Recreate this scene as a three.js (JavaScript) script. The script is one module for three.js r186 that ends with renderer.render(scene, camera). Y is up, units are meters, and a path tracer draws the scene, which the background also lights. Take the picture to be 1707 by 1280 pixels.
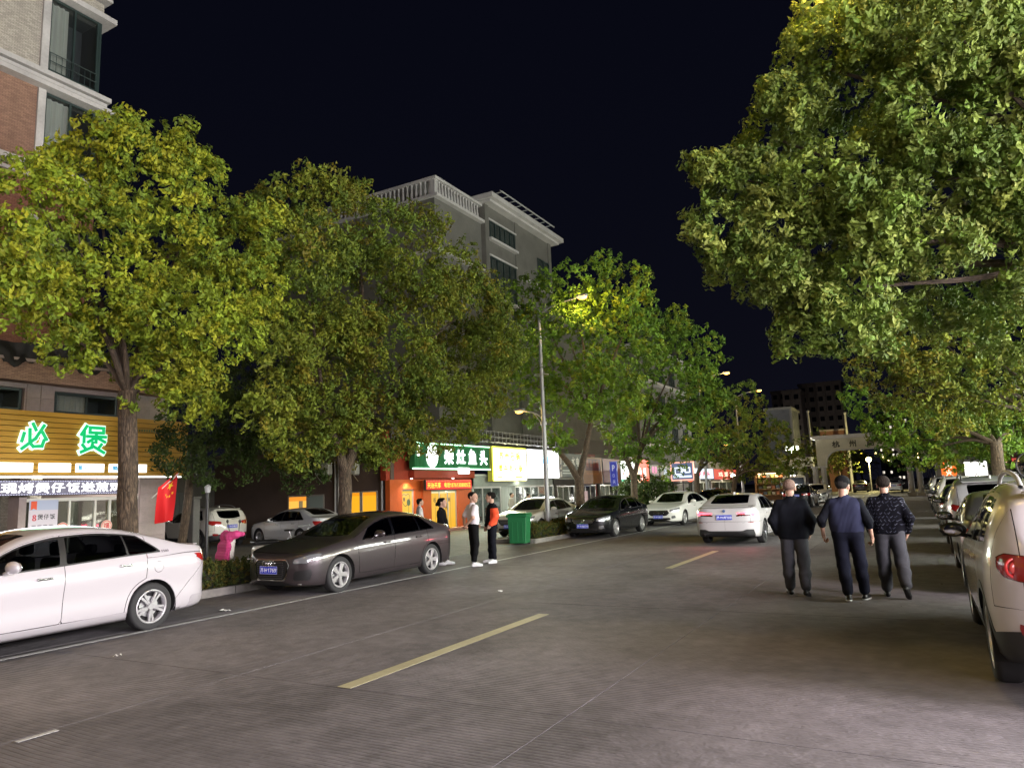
import * as THREE from 'three';
import { mergeGeometries } from 'three/addons/utils/BufferGeometryUtils.js';
import { RoundedBoxGeometry } from 'three/addons/geometries/RoundedBoxGeometry.js';
import { RectAreaLightUniformsLib } from 'three/addons/lights/RectAreaLightUniformsLib.js';

// ---------- camera, sky, exposure ----------
const scene = new THREE.Scene();
const camera = new THREE.PerspectiveCamera(56.145, 1024 / 767, 0.05, 1500);
camera.position.set(0, 1.72, 0);
camera.rotation.order = 'YXZ';
camera.rotation.set(8.528 * Math.PI / 180, 28.98 * Math.PI / 180, -2.2 * Math.PI / 180);
const renderer = new THREE.WebGLRenderer({ antialias: true });
renderer.setSize(1024, 767);
renderer.toneMapping = THREE.LinearToneMapping;
renderer.toneMappingExposure = 1.25;
renderer.shadowMap.enabled = true;
RectAreaLightUniformsLib.init();
{ // night sky: clear dark navy, a little lighter low down from the town's glow all round
  const w = 64, h = 32, d = new Float32Array(w * h * 4);
  for (let j = 0; j < h; j++) for (let i = 0; i < w; i++) {
    const e = Math.max(0, (j + 0.5) / h * 2 - 1), k = (j * w + i) * 4, g = Math.exp(-e * 5);
    d[k] = 0.0016 + 0.0022 * g; d[k + 1] = 0.0019 + 0.0020 * g; d[k + 2] = 0.0048 + 0.0026 * g; d[k + 3] = 1;
  }
  const t = new THREE.DataTexture(d, w, h, THREE.RGBAFormat, THREE.FloatType);
  t.mapping = THREE.EquirectangularReflectionMapping; t.magFilter = THREE.LinearFilter; t.needsUpdate = true;
  scene.background = t; scene.environment = t;
}

// ---------- helpers ----------
function mulberry(a) { return () => { a |= 0; a = a + 0x6D2B79F5 | 0; let t = Math.imul(a ^ a >>> 15, 1 | a); t = t + Math.imul(t ^ t >>> 7, 61 | t) ^ t; return ((t ^ t >>> 14) >>> 0) / 4294967296; }; }
let rnd = mulberry(7);
const rr = (a, b) => a + (b - a) * rnd();
const V = (x, y, z) => new THREE.Vector3(x, y, z);
const RAD = Math.PI / 180;
const clamp = (x, a, b) => Math.min(b, Math.max(a, x));
const used = new Map();
function numbered(n) { const k = used.get(n) || 0; used.set(n, k + 1); return k ? n + '_' + String(k).padStart(3, '0') : n; }
function tag(o, label, category, group, kind) {
  if (label) o.userData.label = label;
  if (category) o.userData.category = category;
  if (group) o.userData.group = group;
  if (kind) o.userData.kind = kind;
  return o;
}
function thing(name, label, category, pos = [0, 0, 0], turn = 0, group) {
  const o = new THREE.Group(); o.name = numbered(name); o.position.set(...pos); o.rotation.y = turn; scene.add(o);
  return tag(o, label, category, group);
}
function part(parent, name, geo, mat, label) {
  const m = new THREE.Mesh(geo, mat); m.name = name; m.castShadow = m.receiveShadow = true; parent.add(m);
  if (label) m.userData.label = label;
  return m;
}
function struct(name, geo, mat) {
  const m = geo ? new THREE.Mesh(geo, mat) : new THREE.Group(); m.name = numbered(name); m.userData.kind = 'structure';
  if (geo) m.castShadow = m.receiveShadow = true; scene.add(m); return m;
}
function copyOf(root, pos, turn, label) {
  const r = root.clone(); r.name = numbered(root.name.replace(/_\d+$/, '')); r.userData = { ...root.userData }; scene.add(r);
  r.position.set(...pos); r.rotation.y = turn; if (label) r.userData.label = label; return r;
}
const bx = (w, h, d, x = 0, y = 0, z = 0) => new THREE.BoxGeometry(w, h, d).translate(x, y, z);
const rbx = (w, h, d, x = 0, y = 0, z = 0, r = 0.02, s = 2) => new RoundedBoxGeometry(w, h, d, s, Math.min(r, w / 2.01, h / 2.01, d / 2.01)).translate(x, y, z);
const cyl = (r0, r1, h, x = 0, y = 0, z = 0, n = 12) => new THREE.CylinderGeometry(r1, r0, h, n).translate(x, y + h / 2, z);
function norm(g) { g = g.index ? g.toNonIndexed() : g; for (const k of Object.keys(g.attributes)) if (!['position', 'normal', 'uv'].includes(k)) g.deleteAttribute(k); if (!g.attributes.uv) g.setAttribute('uv', new THREE.BufferAttribute(new Float32Array(g.attributes.position.count * 2), 2)); return g; }
const merge = (list) => mergeGeometries(list.map(norm));
function bar(a, b, r0, r1 = r0, n = 8) { // tapered round bar between two points
  const d = b.clone().sub(a), L = d.length();
  const g = new THREE.CylinderGeometry(r1, r0, L, n); g.translate(0, L / 2, 0);
  g.applyQuaternion(new THREE.Quaternion().setFromUnitVectors(V(0, 1, 0), d.normalize())); return g.translate(a.x, a.y, a.z);
}
function tube(pts, r, n = 8, seg = 0) { return new THREE.TubeGeometry(new THREE.CatmullRomCurve3(pts), seg || pts.length * 5, r, n); }
function metreUV(g) { // uv in metres by the way each face points
  g = g.index ? g.toNonIndexed() : g; const p = g.attributes.position, n = g.attributes.normal, uv = new Float32Array(p.count * 2);
  for (let i = 0; i < p.count; i++) {
    const ax = Math.abs(n.getX(i)), ay = Math.abs(n.getY(i)), az = Math.abs(n.getZ(i));
    const [u, v] = ay > ax && ay > az ? [p.getX(i), p.getZ(i)] : ax > az ? [p.getZ(i), p.getY(i)] : [p.getX(i), p.getY(i)];
    uv[i * 2] = u; uv[i * 2 + 1] = v;
  }
  g.setAttribute('uv', new THREE.BufferAttribute(uv, 2)); return g;
}
// ---------- procedural textures ----------
function hash2(x, y, s) { let h = Math.imul(x, 374761393) + Math.imul(y, 668265263) + Math.imul(s, 982451653) | 0; h = Math.imul(h ^ h >>> 13, 1274126177); return ((h ^ h >>> 16) >>> 0) / 4294967296; }
function pnoise(x, y, per, s) {
  const xi = Math.floor(x), yi = Math.floor(y), fx = x - xi, fy = y - yi, u = fx * fx * (3 - 2 * fx), v = fy * fy * (3 - 2 * fy), m = (a) => ((a % per) + per) % per;
  const a = hash2(m(xi), m(yi), s), b = hash2(m(xi + 1), m(yi), s), c = hash2(m(xi), m(yi + 1), s), d = hash2(m(xi + 1), m(yi + 1), s);
  return a + (b - a) * u + (c - a) * v + (a - b - c + d) * u * v;
}
function fbm(u, v, per, s, oct = 4) { let t = 0, a = 0.5, n = 0; for (let i = 0; i < oct; i++) { t += a * pnoise(u * per, v * per, per, s + i); n += a; a *= 0.5; per *= 2; } return t / n; }
function texture(size, metres, fn, srgb) { // fn gives linear or sRGB values 0..1; the pattern spans so many metres
  const d = new Uint8Array(size * size * 4);
  for (let j = 0; j < size; j++) for (let i = 0; i < size; i++) {
    const c = fn(i / size, j / size), k = (j * size + i) * 4;
    for (let q = 0; q < 3; q++) d[k + q] = clamp(Math.round((typeof c === 'number' ? c : c[q]) * 255), 0, 255);
    d[k + 3] = 255;
  }
  const t = new THREE.DataTexture(d, size, size); t.magFilter = THREE.LinearFilter; t.wrapS = t.wrapT = THREE.RepeatWrapping;
  t.repeat.set(1 / metres, 1 / metres); if (srgb) t.colorSpace = THREE.SRGBColorSpace; t.needsUpdate = true; return t;
}
const lin = (r, g, b) => new THREE.Color().setRGB(r, g, b);
function std(r, g, b, rough = 0.7, extra = {}) { return new THREE.MeshStandardMaterial({ color: lin(r, g, b), roughness: rough, ...extra }); }
function cloth(r, g, b, map) { return new THREE.MeshPhysicalMaterial({ color: lin(r, g, b), roughness: 0.9, specularIntensity: 0.2, ...(map ? { map } : {}) }); }
function glow(r, g, b, k = 1) { return new THREE.MeshStandardMaterial({ color: lin(0.6, 0.6, 0.6), emissive: lin(r, g, b), emissiveIntensity: k, roughness: 0.5 }); }
const tv = (u, v, per, s) => fbm(u, v, per, s);
const T = {
  concrete: texture(1024, 7.3, (u, v) => { const a = fbm(u, v, 3, 1, 5), b = fbm(u, v, 60, 9, 3), st = Math.pow(fbm(u, v, 9, 31, 4), 2.2); const k = 0.60 + 0.26 * (a - 0.5) + 0.16 * (b - 0.5) - 0.16 * st; return [k * 1.01, k, k * 0.985]; }, true),
  tining: texture(2048, 6.1, (u, v) => { const wob = fbm(u, v, 8, 5, 3) * 0.010, wear = clamp(fbm(u, v, 4, 41, 4) * 2.2 - 0.55, 0, 1), q = ((v + wob) * 122) % 1, l = Math.pow(Math.abs(Math.cos(Math.PI * q)), 10); return clamp(0.62 - 0.5 * l * wear + 0.3 * (fbm(u, v, 200, 3, 2) - 0.5), 0, 1); }),
  paver: texture(1024, 2.0, (u, v) => { const r = Math.floor(v * 20), q = (v * 20) % 1, p = (u * 10 + (r % 2) * 0.5) % 1, j = q < 0.09 || p < 0.05; const k = j ? 0.34 : 0.50 + 0.10 * (hash2(Math.floor(u * 10 + (r % 2) * 0.5) % 10, r, 3) - 0.5) + 0.1 * (fbm(u, v, 40, 2) - 0.5); return [k, k * 0.985, k * 0.95]; }, true),
  paverB: texture(512, 2.0, (u, v) => { const r = Math.floor(v * 20), q = (v * 20) % 1, p = (u * 10 + (r % 2) * 0.5) % 1; return q < 0.1 || p < 0.06 ? 0.1 : 0.7 + 0.3 * fbm(u, v, 60, 2); }),
  plaster: texture(512, 3.1, (u, v) => { const k = 0.78 + 0.2 * (fbm(u, v, 4, 11, 5) - 0.5) + 0.07 * (fbm(u, v, 70, 12, 2) - 0.5); return [k, k, k]; }, true),
  tileC: texture(1024, 1.05, (u, v) => { const r = Math.floor(v * 26), q = (v * 26) % 1, p = (u * 8 + (r % 2) * 0.5) % 1, j = q < 0.14 || p < 0.04; const k = j ? 0.52 : 0.80 + 0.13 * (hash2(Math.floor(u * 8 + (r % 2) * 0.5) % 8, r, 5) - 0.5) + 0.08 * (fbm(u, v, 30, 6) - 0.5); return [k, k, k]; }, true),
  tileB: texture(512, 1.05, (u, v) => { const r = Math.floor(v * 26), q = (v * 26) % 1, p = (u * 8 + (r % 2) * 0.5) % 1; return q < 0.16 || p < 0.05 ? 0.1 : 0.8; }),
  bark: texture(512, 1, (u, v) => { const n = fbm(u, v, 14, 21, 4), f = Math.abs(fbm(u * 1.0, v * 0.35, 20, 22, 4) - 0.5) * 2; const k = 0.34 + 0.4 * f + 0.14 * (n - 0.5); return [k, k * 0.9, k * 0.78]; }, true),
  barkB: texture(512, 1, (u, v) => Math.abs(fbm(u * 1.0, v * 0.35, 20, 22, 4) - 0.5) * 2),
  cloth: texture(256, 0.5, (u, v) => 0.5 + 0.5 * (fbm(u, v, 100, 8, 2) - 0.5)),
};
const withTex = (r, g, b, rough, map, bump, scale, ex = {}) => std(r, g, b, rough, { map, ...(bump ? { bumpMap: bump, bumpScale: scale } : {}), ...ex });
const M = {
  road: withTex(0.45, 0.425, 0.47, 0.72, T.concrete, T.tining, 0.012),
  roadFar: withTex(0.60, 0.58, 0.58, 0.78, T.concrete),
  paver: withTex(0.80, 0.80, 0.78, 0.75, T.paver, T.paverB, 0.005),
  kerb: withTex(0.70, 0.68, 0.64, 0.8, T.concrete),
  soil: std(0.05, 0.038, 0.028, 0.95),
  white: std(0.62, 0.62, 0.60, 0.6), yellow: withTex(0.58, 0.54, 0.34, 0.6, T.plaster), worn: withTex(0.42, 0.42, 0.40, 0.7, T.concrete), linePaint: withTex(0.62, 0.62, 0.61, 0.6, T.plaster),
  steel: std(0.45, 0.45, 0.46, 0.35, { metalness: 0.8 }), galv: withTex(0.55, 0.55, 0.56, 0.5, T.plaster, null, 0, { metalness: 0.35 }),
  black: std(0.015, 0.015, 0.016, 0.45), rubber: std(0.02, 0.02, 0.021, 0.8), dark: std(0.012, 0.012, 0.013, 0.8),
  chrome: std(0.75, 0.75, 0.76, 0.12, { metalness: 1 }), alloy: std(0.62, 0.62, 0.63, 0.28, { metalness: 0.85 }),
  glass: new THREE.MeshPhysicalMaterial({ color: lin(0.55, 0.58, 0.57), roughness: 0.03, transmission: 1, thickness: 0, ior: 1.5 }),
  tint: new THREE.MeshPhysicalMaterial({ color: lin(0.17, 0.18, 0.185), roughness: 0.03, transmission: 1, thickness: 0, ior: 1.52 }),
  tintDark: new THREE.MeshPhysicalMaterial({ color: lin(0.05, 0.055, 0.06), roughness: 0.03, transmission: 1, thickness: 0, ior: 1.52 }),
  windowDark: new THREE.MeshPhysicalMaterial({ color: lin(0.012, 0.014, 0.017), roughness: 0.06, metalness: 0, ior: 1.5, specularIntensity: 0.8 }),
  bark: withTex(0.46, 0.40, 0.34, 0.9, T.bark, T.barkB, 0.03),
};
for (const t of [T.bark, T.barkB]) t.repeat.set(2, 1);

// ---------- hand-drawn stroke lettering for the signs (strokes on a 100 x 100 box, y down) ----------
const GLYPH = {
  '必': [[44, 6, 54, 26], [16, 40, 10, 66], [34, 26, 36, 72, 48, 84, 76, 82, 82, 62], [76, 34, 90, 58], [80, 10, 54, 56, 12, 92]],
  '煲': [[26, 4, 8, 34], [18, 22, 18, 60], [38, 8, 88, 8, 88, 26, 38, 26, 38, 8], [30, 40, 96, 40], [62, 28, 62, 60], [62, 42, 34, 60], [62, 42, 94, 58], [14, 72, 24, 84], [82, 68, 72, 82], [50, 62, 46, 80, 10, 97], [50, 74, 92, 97]],
  '现': [[6, 14, 40, 14], [8, 44, 38, 44], [4, 84, 42, 76], [23, 14, 23, 80], [50, 10, 50, 62], [50, 10, 90, 10, 90, 62], [70, 22, 70, 52, 42, 94], [72, 54, 72, 90, 96, 90, 96, 76]],
  '烤': [[6, 34, 14, 50], [40, 30, 30, 46], [22, 8, 22, 54, 4, 92], [24, 62, 40, 84], [52, 18, 88, 18], [70, 4, 70, 36], [44, 36, 98, 36], [94, 8, 44, 66], [62, 52, 88, 52], [62, 52, 60, 68, 88, 68, 84, 94, 68, 92]],
  '仔': [[30, 6, 8, 46], [20, 32, 20, 96], [42, 14, 84, 14, 62, 36], [62, 36, 62, 90, 48, 88], [36, 52, 96, 52]],
  '饭': [[20, 4, 6, 32], [14, 18, 40, 18, 36, 32], [24, 34, 24, 88, 42, 76], [92, 8, 54, 14], [54, 14, 54, 58, 42, 94], [54, 38, 88, 38, 66, 84, 52, 94], [62, 50, 94, 92]],
  '送': [[44, 4, 52, 18], [80, 4, 70, 18], [36, 24, 92, 24], [32, 44, 96, 44], [64, 24, 62, 48, 36, 76], [64, 48, 90, 74], [8, 12, 20, 26], [4, 42, 22, 42, 22, 74, 6, 90], [22, 76, 44, 90, 98, 90]],
  '煎': [[28, 2, 36, 12], [70, 2, 62, 12], [4, 16, 96, 16], [16, 26, 16, 66], [16, 26, 46, 26, 46, 64], [16, 38, 46, 38], [16, 50, 46, 50], [64, 28, 64, 54], [84, 24, 84, 66, 74, 64], [10, 78, 4, 94], [32, 78, 36, 94], [58, 78, 64, 94], [82, 76, 94, 92]],
  '鸡': [[6, 18, 40, 18, 8, 88], [10, 36, 42, 86], [68, 4, 60, 16], [54, 16, 86, 16, 84, 40], [54, 16, 54, 56, 92, 56, 90, 94, 78, 92], [66, 26, 72, 34], [46, 74, 82, 74]],
  '蛋': [[14, 8, 88, 8], [50, 8, 50, 36], [50, 20, 80, 20], [28, 18, 8, 40], [26, 28, 48, 40, 92, 40], [26, 50, 76, 50, 76, 70, 26, 70, 26, 50], [50, 42, 50, 90], [10, 90, 88, 88], [76, 80, 90, 94]],
  '杭': [[4, 26, 44, 26], [24, 6, 24, 94], [24, 30, 4, 66], [26, 36, 42, 54], [66, 4, 72, 18], [46, 24, 96, 24], [60, 42, 60, 64, 46, 92], [60, 42, 82, 42, 82, 86, 98, 84, 98, 70]],
  '州': [[24, 6, 22, 60, 8, 92], [52, 8, 52, 88], [84, 4, 84, 96], [10, 32, 6, 52], [36, 32, 42, 50], [66, 32, 74, 50]],
  '路': [[10, 8, 40, 8, 40, 32, 10, 32, 10, 8], [26, 32, 26, 86], [26, 54, 42, 54], [10, 46, 10, 88], [4, 92, 46, 82], [66, 4, 50, 34], [60, 18, 90, 18, 48, 58], [62, 28, 98, 58], [58, 62, 88, 62, 88, 92, 58, 92, 58, 62]],
  '口': [[16, 16, 84, 16, 84, 88, 16, 88, 16, 16]],
  '柴': [[14, 6, 14, 44], [14, 22, 32, 22], [34, 4, 34, 44], [4, 50, 50, 40], [86, 6, 60, 22], [60, 4, 60, 44, 94, 44, 94, 32], [6, 62, 94, 62], [50, 50, 50, 98], [50, 64, 8, 94], [50, 64, 92, 94]],
  '灶': [[6, 34, 14, 50], [40, 30, 30, 46], [22, 8, 22, 54, 4, 92], [24, 62, 40, 84], [50, 36, 94, 36], [72, 8, 72, 90], [42, 90, 98, 90]],
  '鱼': [[34, 2, 12, 30], [30, 14, 66, 14, 54, 30], [16, 30, 84, 30, 84, 78, 16, 78, 16, 30], [50, 30, 50, 78], [16, 54, 84, 54], [4, 94, 96, 94]],
  '头': [[26, 8, 40, 22], [16, 30, 32, 44], [6, 58, 96, 58], [56, 4, 54, 58, 14, 96], [56, 66, 90, 94]],
  '羊': [[28, 4, 38, 18], [72, 4, 62, 18], [14, 24, 86, 24], [18, 46, 82, 46], [4, 68, 96, 68], [50, 24, 50, 98]],
  '牛': [[30, 8, 12, 40], [24, 26, 86, 26], [4, 56, 96, 56], [52, 4, 52, 98]],
  '肉': [[14, 22, 14, 96], [14, 22, 86, 22, 86, 92, 74, 92], [50, 4, 48, 30, 26, 54], [50, 30, 72, 48], [50, 50, 46, 64, 26, 82], [50, 60, 72, 80]],
  '火': [[20, 30, 28, 52], [80, 26, 68, 46], [50, 4, 50, 46, 8, 96], [50, 50, 92, 96]],
  '锅': [[22, 4, 6, 32], [14, 20, 38, 20], [8, 40, 38, 40], [6, 58, 38, 58], [22, 40, 22, 90, 40, 76], [50, 8, 88, 8, 88, 34, 50, 34, 50, 8], [46, 46, 46, 96], [46, 46, 92, 46, 92, 94, 82, 92], [68, 34, 68, 56, 54, 78], [68, 58, 82, 74]],
  '王': [[12, 12, 88, 12], [16, 48, 84, 48], [6, 90, 94, 90], [50, 12, 50, 90]],
  '水': [[50, 4, 50, 92, 38, 88], [8, 30, 40, 30, 10, 82], [88, 20, 56, 42], [54, 40, 94, 84]],
  '电': [[16, 22, 84, 22, 84, 66, 16, 66, 16, 22], [16, 44, 84, 44], [50, 4, 50, 88, 92, 88, 92, 74]],
  '天': [[14, 14, 86, 14], [6, 46, 94, 46], [50, 14, 48, 50, 8, 94], [52, 50, 94, 94]],
  '治': [[10, 8, 24, 20], [4, 34, 20, 46], [6, 90, 28, 56], [62, 6, 42, 42, 86, 38], [76, 26, 94, 50], [46, 58, 86, 58, 86, 92, 46, 92, 46, 58]],
  '享': [[50, 2, 50, 14], [8, 16, 92, 16], [26, 26, 74, 26, 74, 44, 26, 44, 26, 26], [20, 56, 80, 56, 54, 70], [52, 68, 52, 94, 40, 92], [4, 74, 96, 74]],
  '话': [[10, 8, 22, 20], [4, 38, 20, 38, 20, 84, 32, 74], [90, 8, 44, 16], [36, 38, 98, 38], [68, 14, 68, 58], [46, 58, 88, 58, 88, 92, 46, 92, 46, 58]],
  '主': [[44, 4, 56, 16], [14, 24, 86, 24], [20, 54, 80, 54], [6, 90, 94, 90], [50, 24, 50, 90]],
  '福': [[14, 6, 24, 16], [4, 26, 34, 26, 6, 62], [22, 44, 22, 96], [42, 8, 94, 8], [50, 20, 86, 20, 86, 38, 50, 38, 50, 20], [46, 50, 92, 50, 92, 94, 46, 94, 46, 50], [68, 50, 68, 94], [46, 72, 92, 72]],
  '石': [[8, 14, 92, 14], [44, 14, 8, 72], [32, 48, 82, 48, 82, 92, 32, 92, 32, 48]],
  '苏': [[6, 20, 94, 20], [32, 6, 32, 32], [66, 6, 66, 32], [18, 44, 74, 44, 70, 90, 54, 88], [44, 32, 40, 60, 12, 94], [14, 58, 6, 78], [82, 56, 92, 74]],
  '美': [[30, 2, 38, 12], [70, 2, 62, 12], [14, 16, 86, 16], [20, 30, 80, 30], [8, 44, 92, 44], [50, 16, 50, 44], [6, 64, 94, 64], [50, 48, 46, 68, 10, 96], [52, 66, 92, 96]],
};
function strokes(ctx, ch, x, y, s, w) { // draw one character, top left at x, y
  ctx.lineWidth = w; ctx.lineCap = ctx.lineJoin = 'round';
  for (const st of GLYPH[ch] || []) { ctx.beginPath(); for (let i = 0; i < st.length; i += 2) ctx[i ? 'lineTo' : 'moveTo'](x + st[i] * s / 100, y + st[i + 1] * s / 100); ctx.stroke(); }
}
function write(ctx, text, x, y, s, w, gap = 0.08) { // Chinese strokes and Latin letters on one line
  ctx.textBaseline = 'top'; ctx.font = 'bold ' + Math.round(s * 1.05) + 'px sans-serif';
  for (const ch of text) { if (GLYPH[ch]) { strokes(ctx, ch, x, y, s, w); x += s * (1 + gap); } else { ctx.fillText(ch, x, y - s * 0.05); x += ch === ' ' ? s * 0.4 : ctx.measureText(ch).width + s * gap * 0.5; } }
  return x;
}
function canvasTex(w, h, draw) {
  const c = document.createElement('canvas'); c.width = w; c.height = h; const x = c.getContext('2d'); draw(x, w, h);
  const t = new THREE.CanvasTexture(c); t.colorSpace = THREE.SRGBColorSpace; t.magFilter = THREE.LinearFilter; return t;
}
function printed(tex, rough = 0.5) { return new THREE.MeshStandardMaterial({ map: tex, roughness: rough }); }
function lit(tex, k) { return new THREE.MeshStandardMaterial({ color: lin(0.05, 0.05, 0.05), emissive: lin(1, 1, 1), emissiveMap: tex, emissiveIntensity: k, roughness: 0.5 }); }
function strokeGeo(ch, s, w, depth, grow = 0) { // a raised letter: front towards +z, centred
  const list = []; let k = 0;
  for (const st of GLYPH[ch]) for (let i = 0; i + 3 < st.length; i += 2) {
    const ax = (st[i] / 100 - 0.5) * s, ay = (0.5 - st[i + 1] / 100) * s, bx_ = (st[i + 2] / 100 - 0.5) * s, by = (0.5 - st[i + 3] / 100) * s, L = Math.hypot(bx_ - ax, by - ay), d = depth + (k++ % 7) * 0.0012;
    const g = rbx(L + w + grow, w + grow, d, 0, 0, 0, w * 0.25, 1); g.rotateZ(Math.atan2(by - ay, bx_ - ax)); list.push(g.translate((ax + bx_) / 2, (ay + by) / 2, d / 2));
  }
  return merge(list);
}
function areaLight(w, h, color, k, pos, towards) { const l = new THREE.RectAreaLight(color, k, w, h); l.position.copy(pos); l.lookAt(pos.clone().add(towards)); scene.add(l); return l; }
function lampLight(color, k, pos, r = 1) { const l = new THREE.PointLight(color, k, 0, 2); l.position.copy(pos); l.castShadow = true; l.shadow.radius = r; scene.add(l); return l; }
// ---------- ground, road, kerbs, pavements ----------
struct('ground', metreUV(bx(1600, 0.2, 1600, 0, -0.36, -300)), std(0.05, 0.05, 0.048, 0.95));
{
  const road = struct('road'), cols = [-11.65, -9.85, -6.2, -2.55, 1.1, 2.4];
  for (let i = 0; i + 1 < cols.length; i++) for (let k = 0; k < 14; k++) {
    const z0 = 9.73 - k * 5, w = cols[i + 1] - cols[i] - 0.009, dz = 5 - 0.009, dy = rr(-0.0015, 0.0015);
    const s = new THREE.Shape([new THREE.Vector2(-w / 2, -dz / 2), new THREE.Vector2(w / 2, -dz / 2), new THREE.Vector2(w / 2, dz / 2), new THREE.Vector2(-w / 2, dz / 2)]);
    const g = new THREE.ExtrudeGeometry(s, { depth: 0.204, bevelEnabled: false }); g.rotateX(-Math.PI / 2); g.translate((cols[i] + cols[i + 1]) / 2, -0.204 + dy, z0 - 2.5);
    part(road, 'concrete_slab', metreUV(g), M.road);
  }
  const joint = part(road, 'joint_filler', bx(14.1, 0.05, 70, -4.62, -0.036, -25.3), std(0.05, 0.047, 0.044, 0.95)); joint.castShadow = false;
  part(road, 'far_surface', metreUV(bx(14.05, 0.2, 260, -4.625, -0.1, -190.3)), M.roadFar);
  part(road, 'near_surface', metreUV(bx(14.05, 0.2, 14, -4.625, -0.1, 16.75)), M.roadFar);
}
{ // painted lines
  const edge = struct('edge_line'); for (let k = 0; k < 26; k++) { const z = 8 - k * 5; part(edge, 'line_segment', metreUV(bx(0.095, 0.003, 4.97, -9.6 + rr(-0.006, 0.006), 0.0075, z)), M.linePaint); }
  const edgeR = struct('edge_line'); for (let k = 0; k < 26; k++) { const z = -17 - k * 5; part(edgeR, 'line_segment', metreUV(bx(0.10, 0.003, 1.6, 0.22, 0.0075, z)), M.worn); }
  const mid = struct('centre_line'); for (let k = -1; k < 10; k++) part(mid, 'dash', metreUV(bx(0.16, 0.003, 4.08, -4.80, 0.0075, -7.30 - k * 9.9)), M.yellow);
  const mk = struct('survey_mark', metreUV(bx(0.055, 0.003, 0.30, -6.12, 0.0075, -3.3)), M.linePaint); mk.rotation.y = 0;
}
struct('pavement', metreUV(bx(60, 0.2, 130, -41.67, -0.101, -45)), M.paver);
function bed(x0, x1, z0, z1, hue) { // planting bed with kerbstones
  const b = struct('planting_bed'), h = 0.14, w = 0.13;
  part(b, 'soil', bx(x1 - x0 - 2 * w, 0.1, z0 - z1 - 2 * w, (x0 + x1) / 2, 0.05, (z0 + z1) / 2), M.soil);
  const stone = (len, along, x, z) => part(b, 'kerbstone', metreUV(rbx(along ? w : len - 0.012, h + 0.1, along ? len - 0.012 : w, x, h / 2 - 0.05 + rr(-0.004, 0.004), z, 0.018)), M.kerb);
  const n = Math.round((z0 - z1) / 1.0), L = (z0 - z1) / n; for (let i = 0; i < n; i++) for (const x of [x0 + w / 2, x1 - w / 2]) stone(L, true, x, z0 - (i + 0.5) * L);
  const m = Math.max(1, Math.round((x1 - x0 - 2 * w) / 0.8)), K = (x1 - x0 - 2 * w) / m; for (let i = 0; i < m; i++) for (const z of [z0 - w / 2, z1 + w / 2]) stone(K, false, x0 + w + (i + 0.5) * K, z);
  return b;
}
bed(-13.5, -11.72, 8, -14.8); bed(-12.95, -11.35, -21.7, -44.0); bed(-12.95, -11.5, -48, -66);
{ // right-hand pavement with its kerb
  const p = struct('pavement', metreUV(bx(40, 0.3, 130, 22.62, -0.02, -45)), M.paver), k = struct('kerb');
  for (let i = 0; i < 60; i++) part(k, 'kerbstone', metreUV(rbx(0.15, 0.3, 0.985, 2.5, -0.01, 10 - i * 1.0, 0.02)), M.kerb);
}
// ---------- cars: a body skin lofted from side, belt and plan curves, cut into panels, panes and lamps ----------
function pchip(pts) {
  const n = pts.length, x = pts.map((p) => p[0]), y = pts.map((p) => p[1]), d = [], m = [];
  for (let i = 0; i < n - 1; i++) d.push((y[i + 1] - y[i]) / (x[i + 1] - x[i]));
  m[0] = d[0]; m[n - 1] = d[n - 2];
  for (let i = 1; i < n - 1; i++) m[i] = d[i - 1] * d[i] <= 0 ? 0 : 2 * d[i - 1] * d[i] / (d[i - 1] + d[i]);
  return (t) => { if (t <= x[0]) return y[0]; if (t >= x[n - 1]) return y[n - 1]; let i = 0; while (t > x[i + 1]) i++; const h = x[i + 1] - x[i], u = (t - x[i]) / h, u2 = u * u, u3 = u2 * u; return (2 * u3 - 3 * u2 + 1) * y[i] + (u3 - 2 * u2 + u) * h * m[i] + (3 * u2 - 2 * u3) * y[i + 1] + (u3 - u2) * h * m[i + 1]; };
}
function polySD(poly, px, py) { // positive inside
  let d = 1e9, ins = false;
  for (let i = 0, j = poly.length - 1; i < poly.length; j = i++) {
    const [ax, ay] = poly[j], [bx_, by] = poly[i], ex = bx_ - ax, ey = by - ay, wx = px - ax, wy = py - ay, k = clamp((wx * ex + wy * ey) / (ex * ex + ey * ey), 0, 1);
    d = Math.min(d, Math.hypot(wx - ex * k, wy - ey * k));
    if ((by > py) !== (ay > py) && px < (ax - bx_) * (py - by) / (ay - by) + bx_) ins = !ins;
  }
  return ins ? d : -d;
}
const ST = 8; // x y z nx ny nz s t
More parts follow.
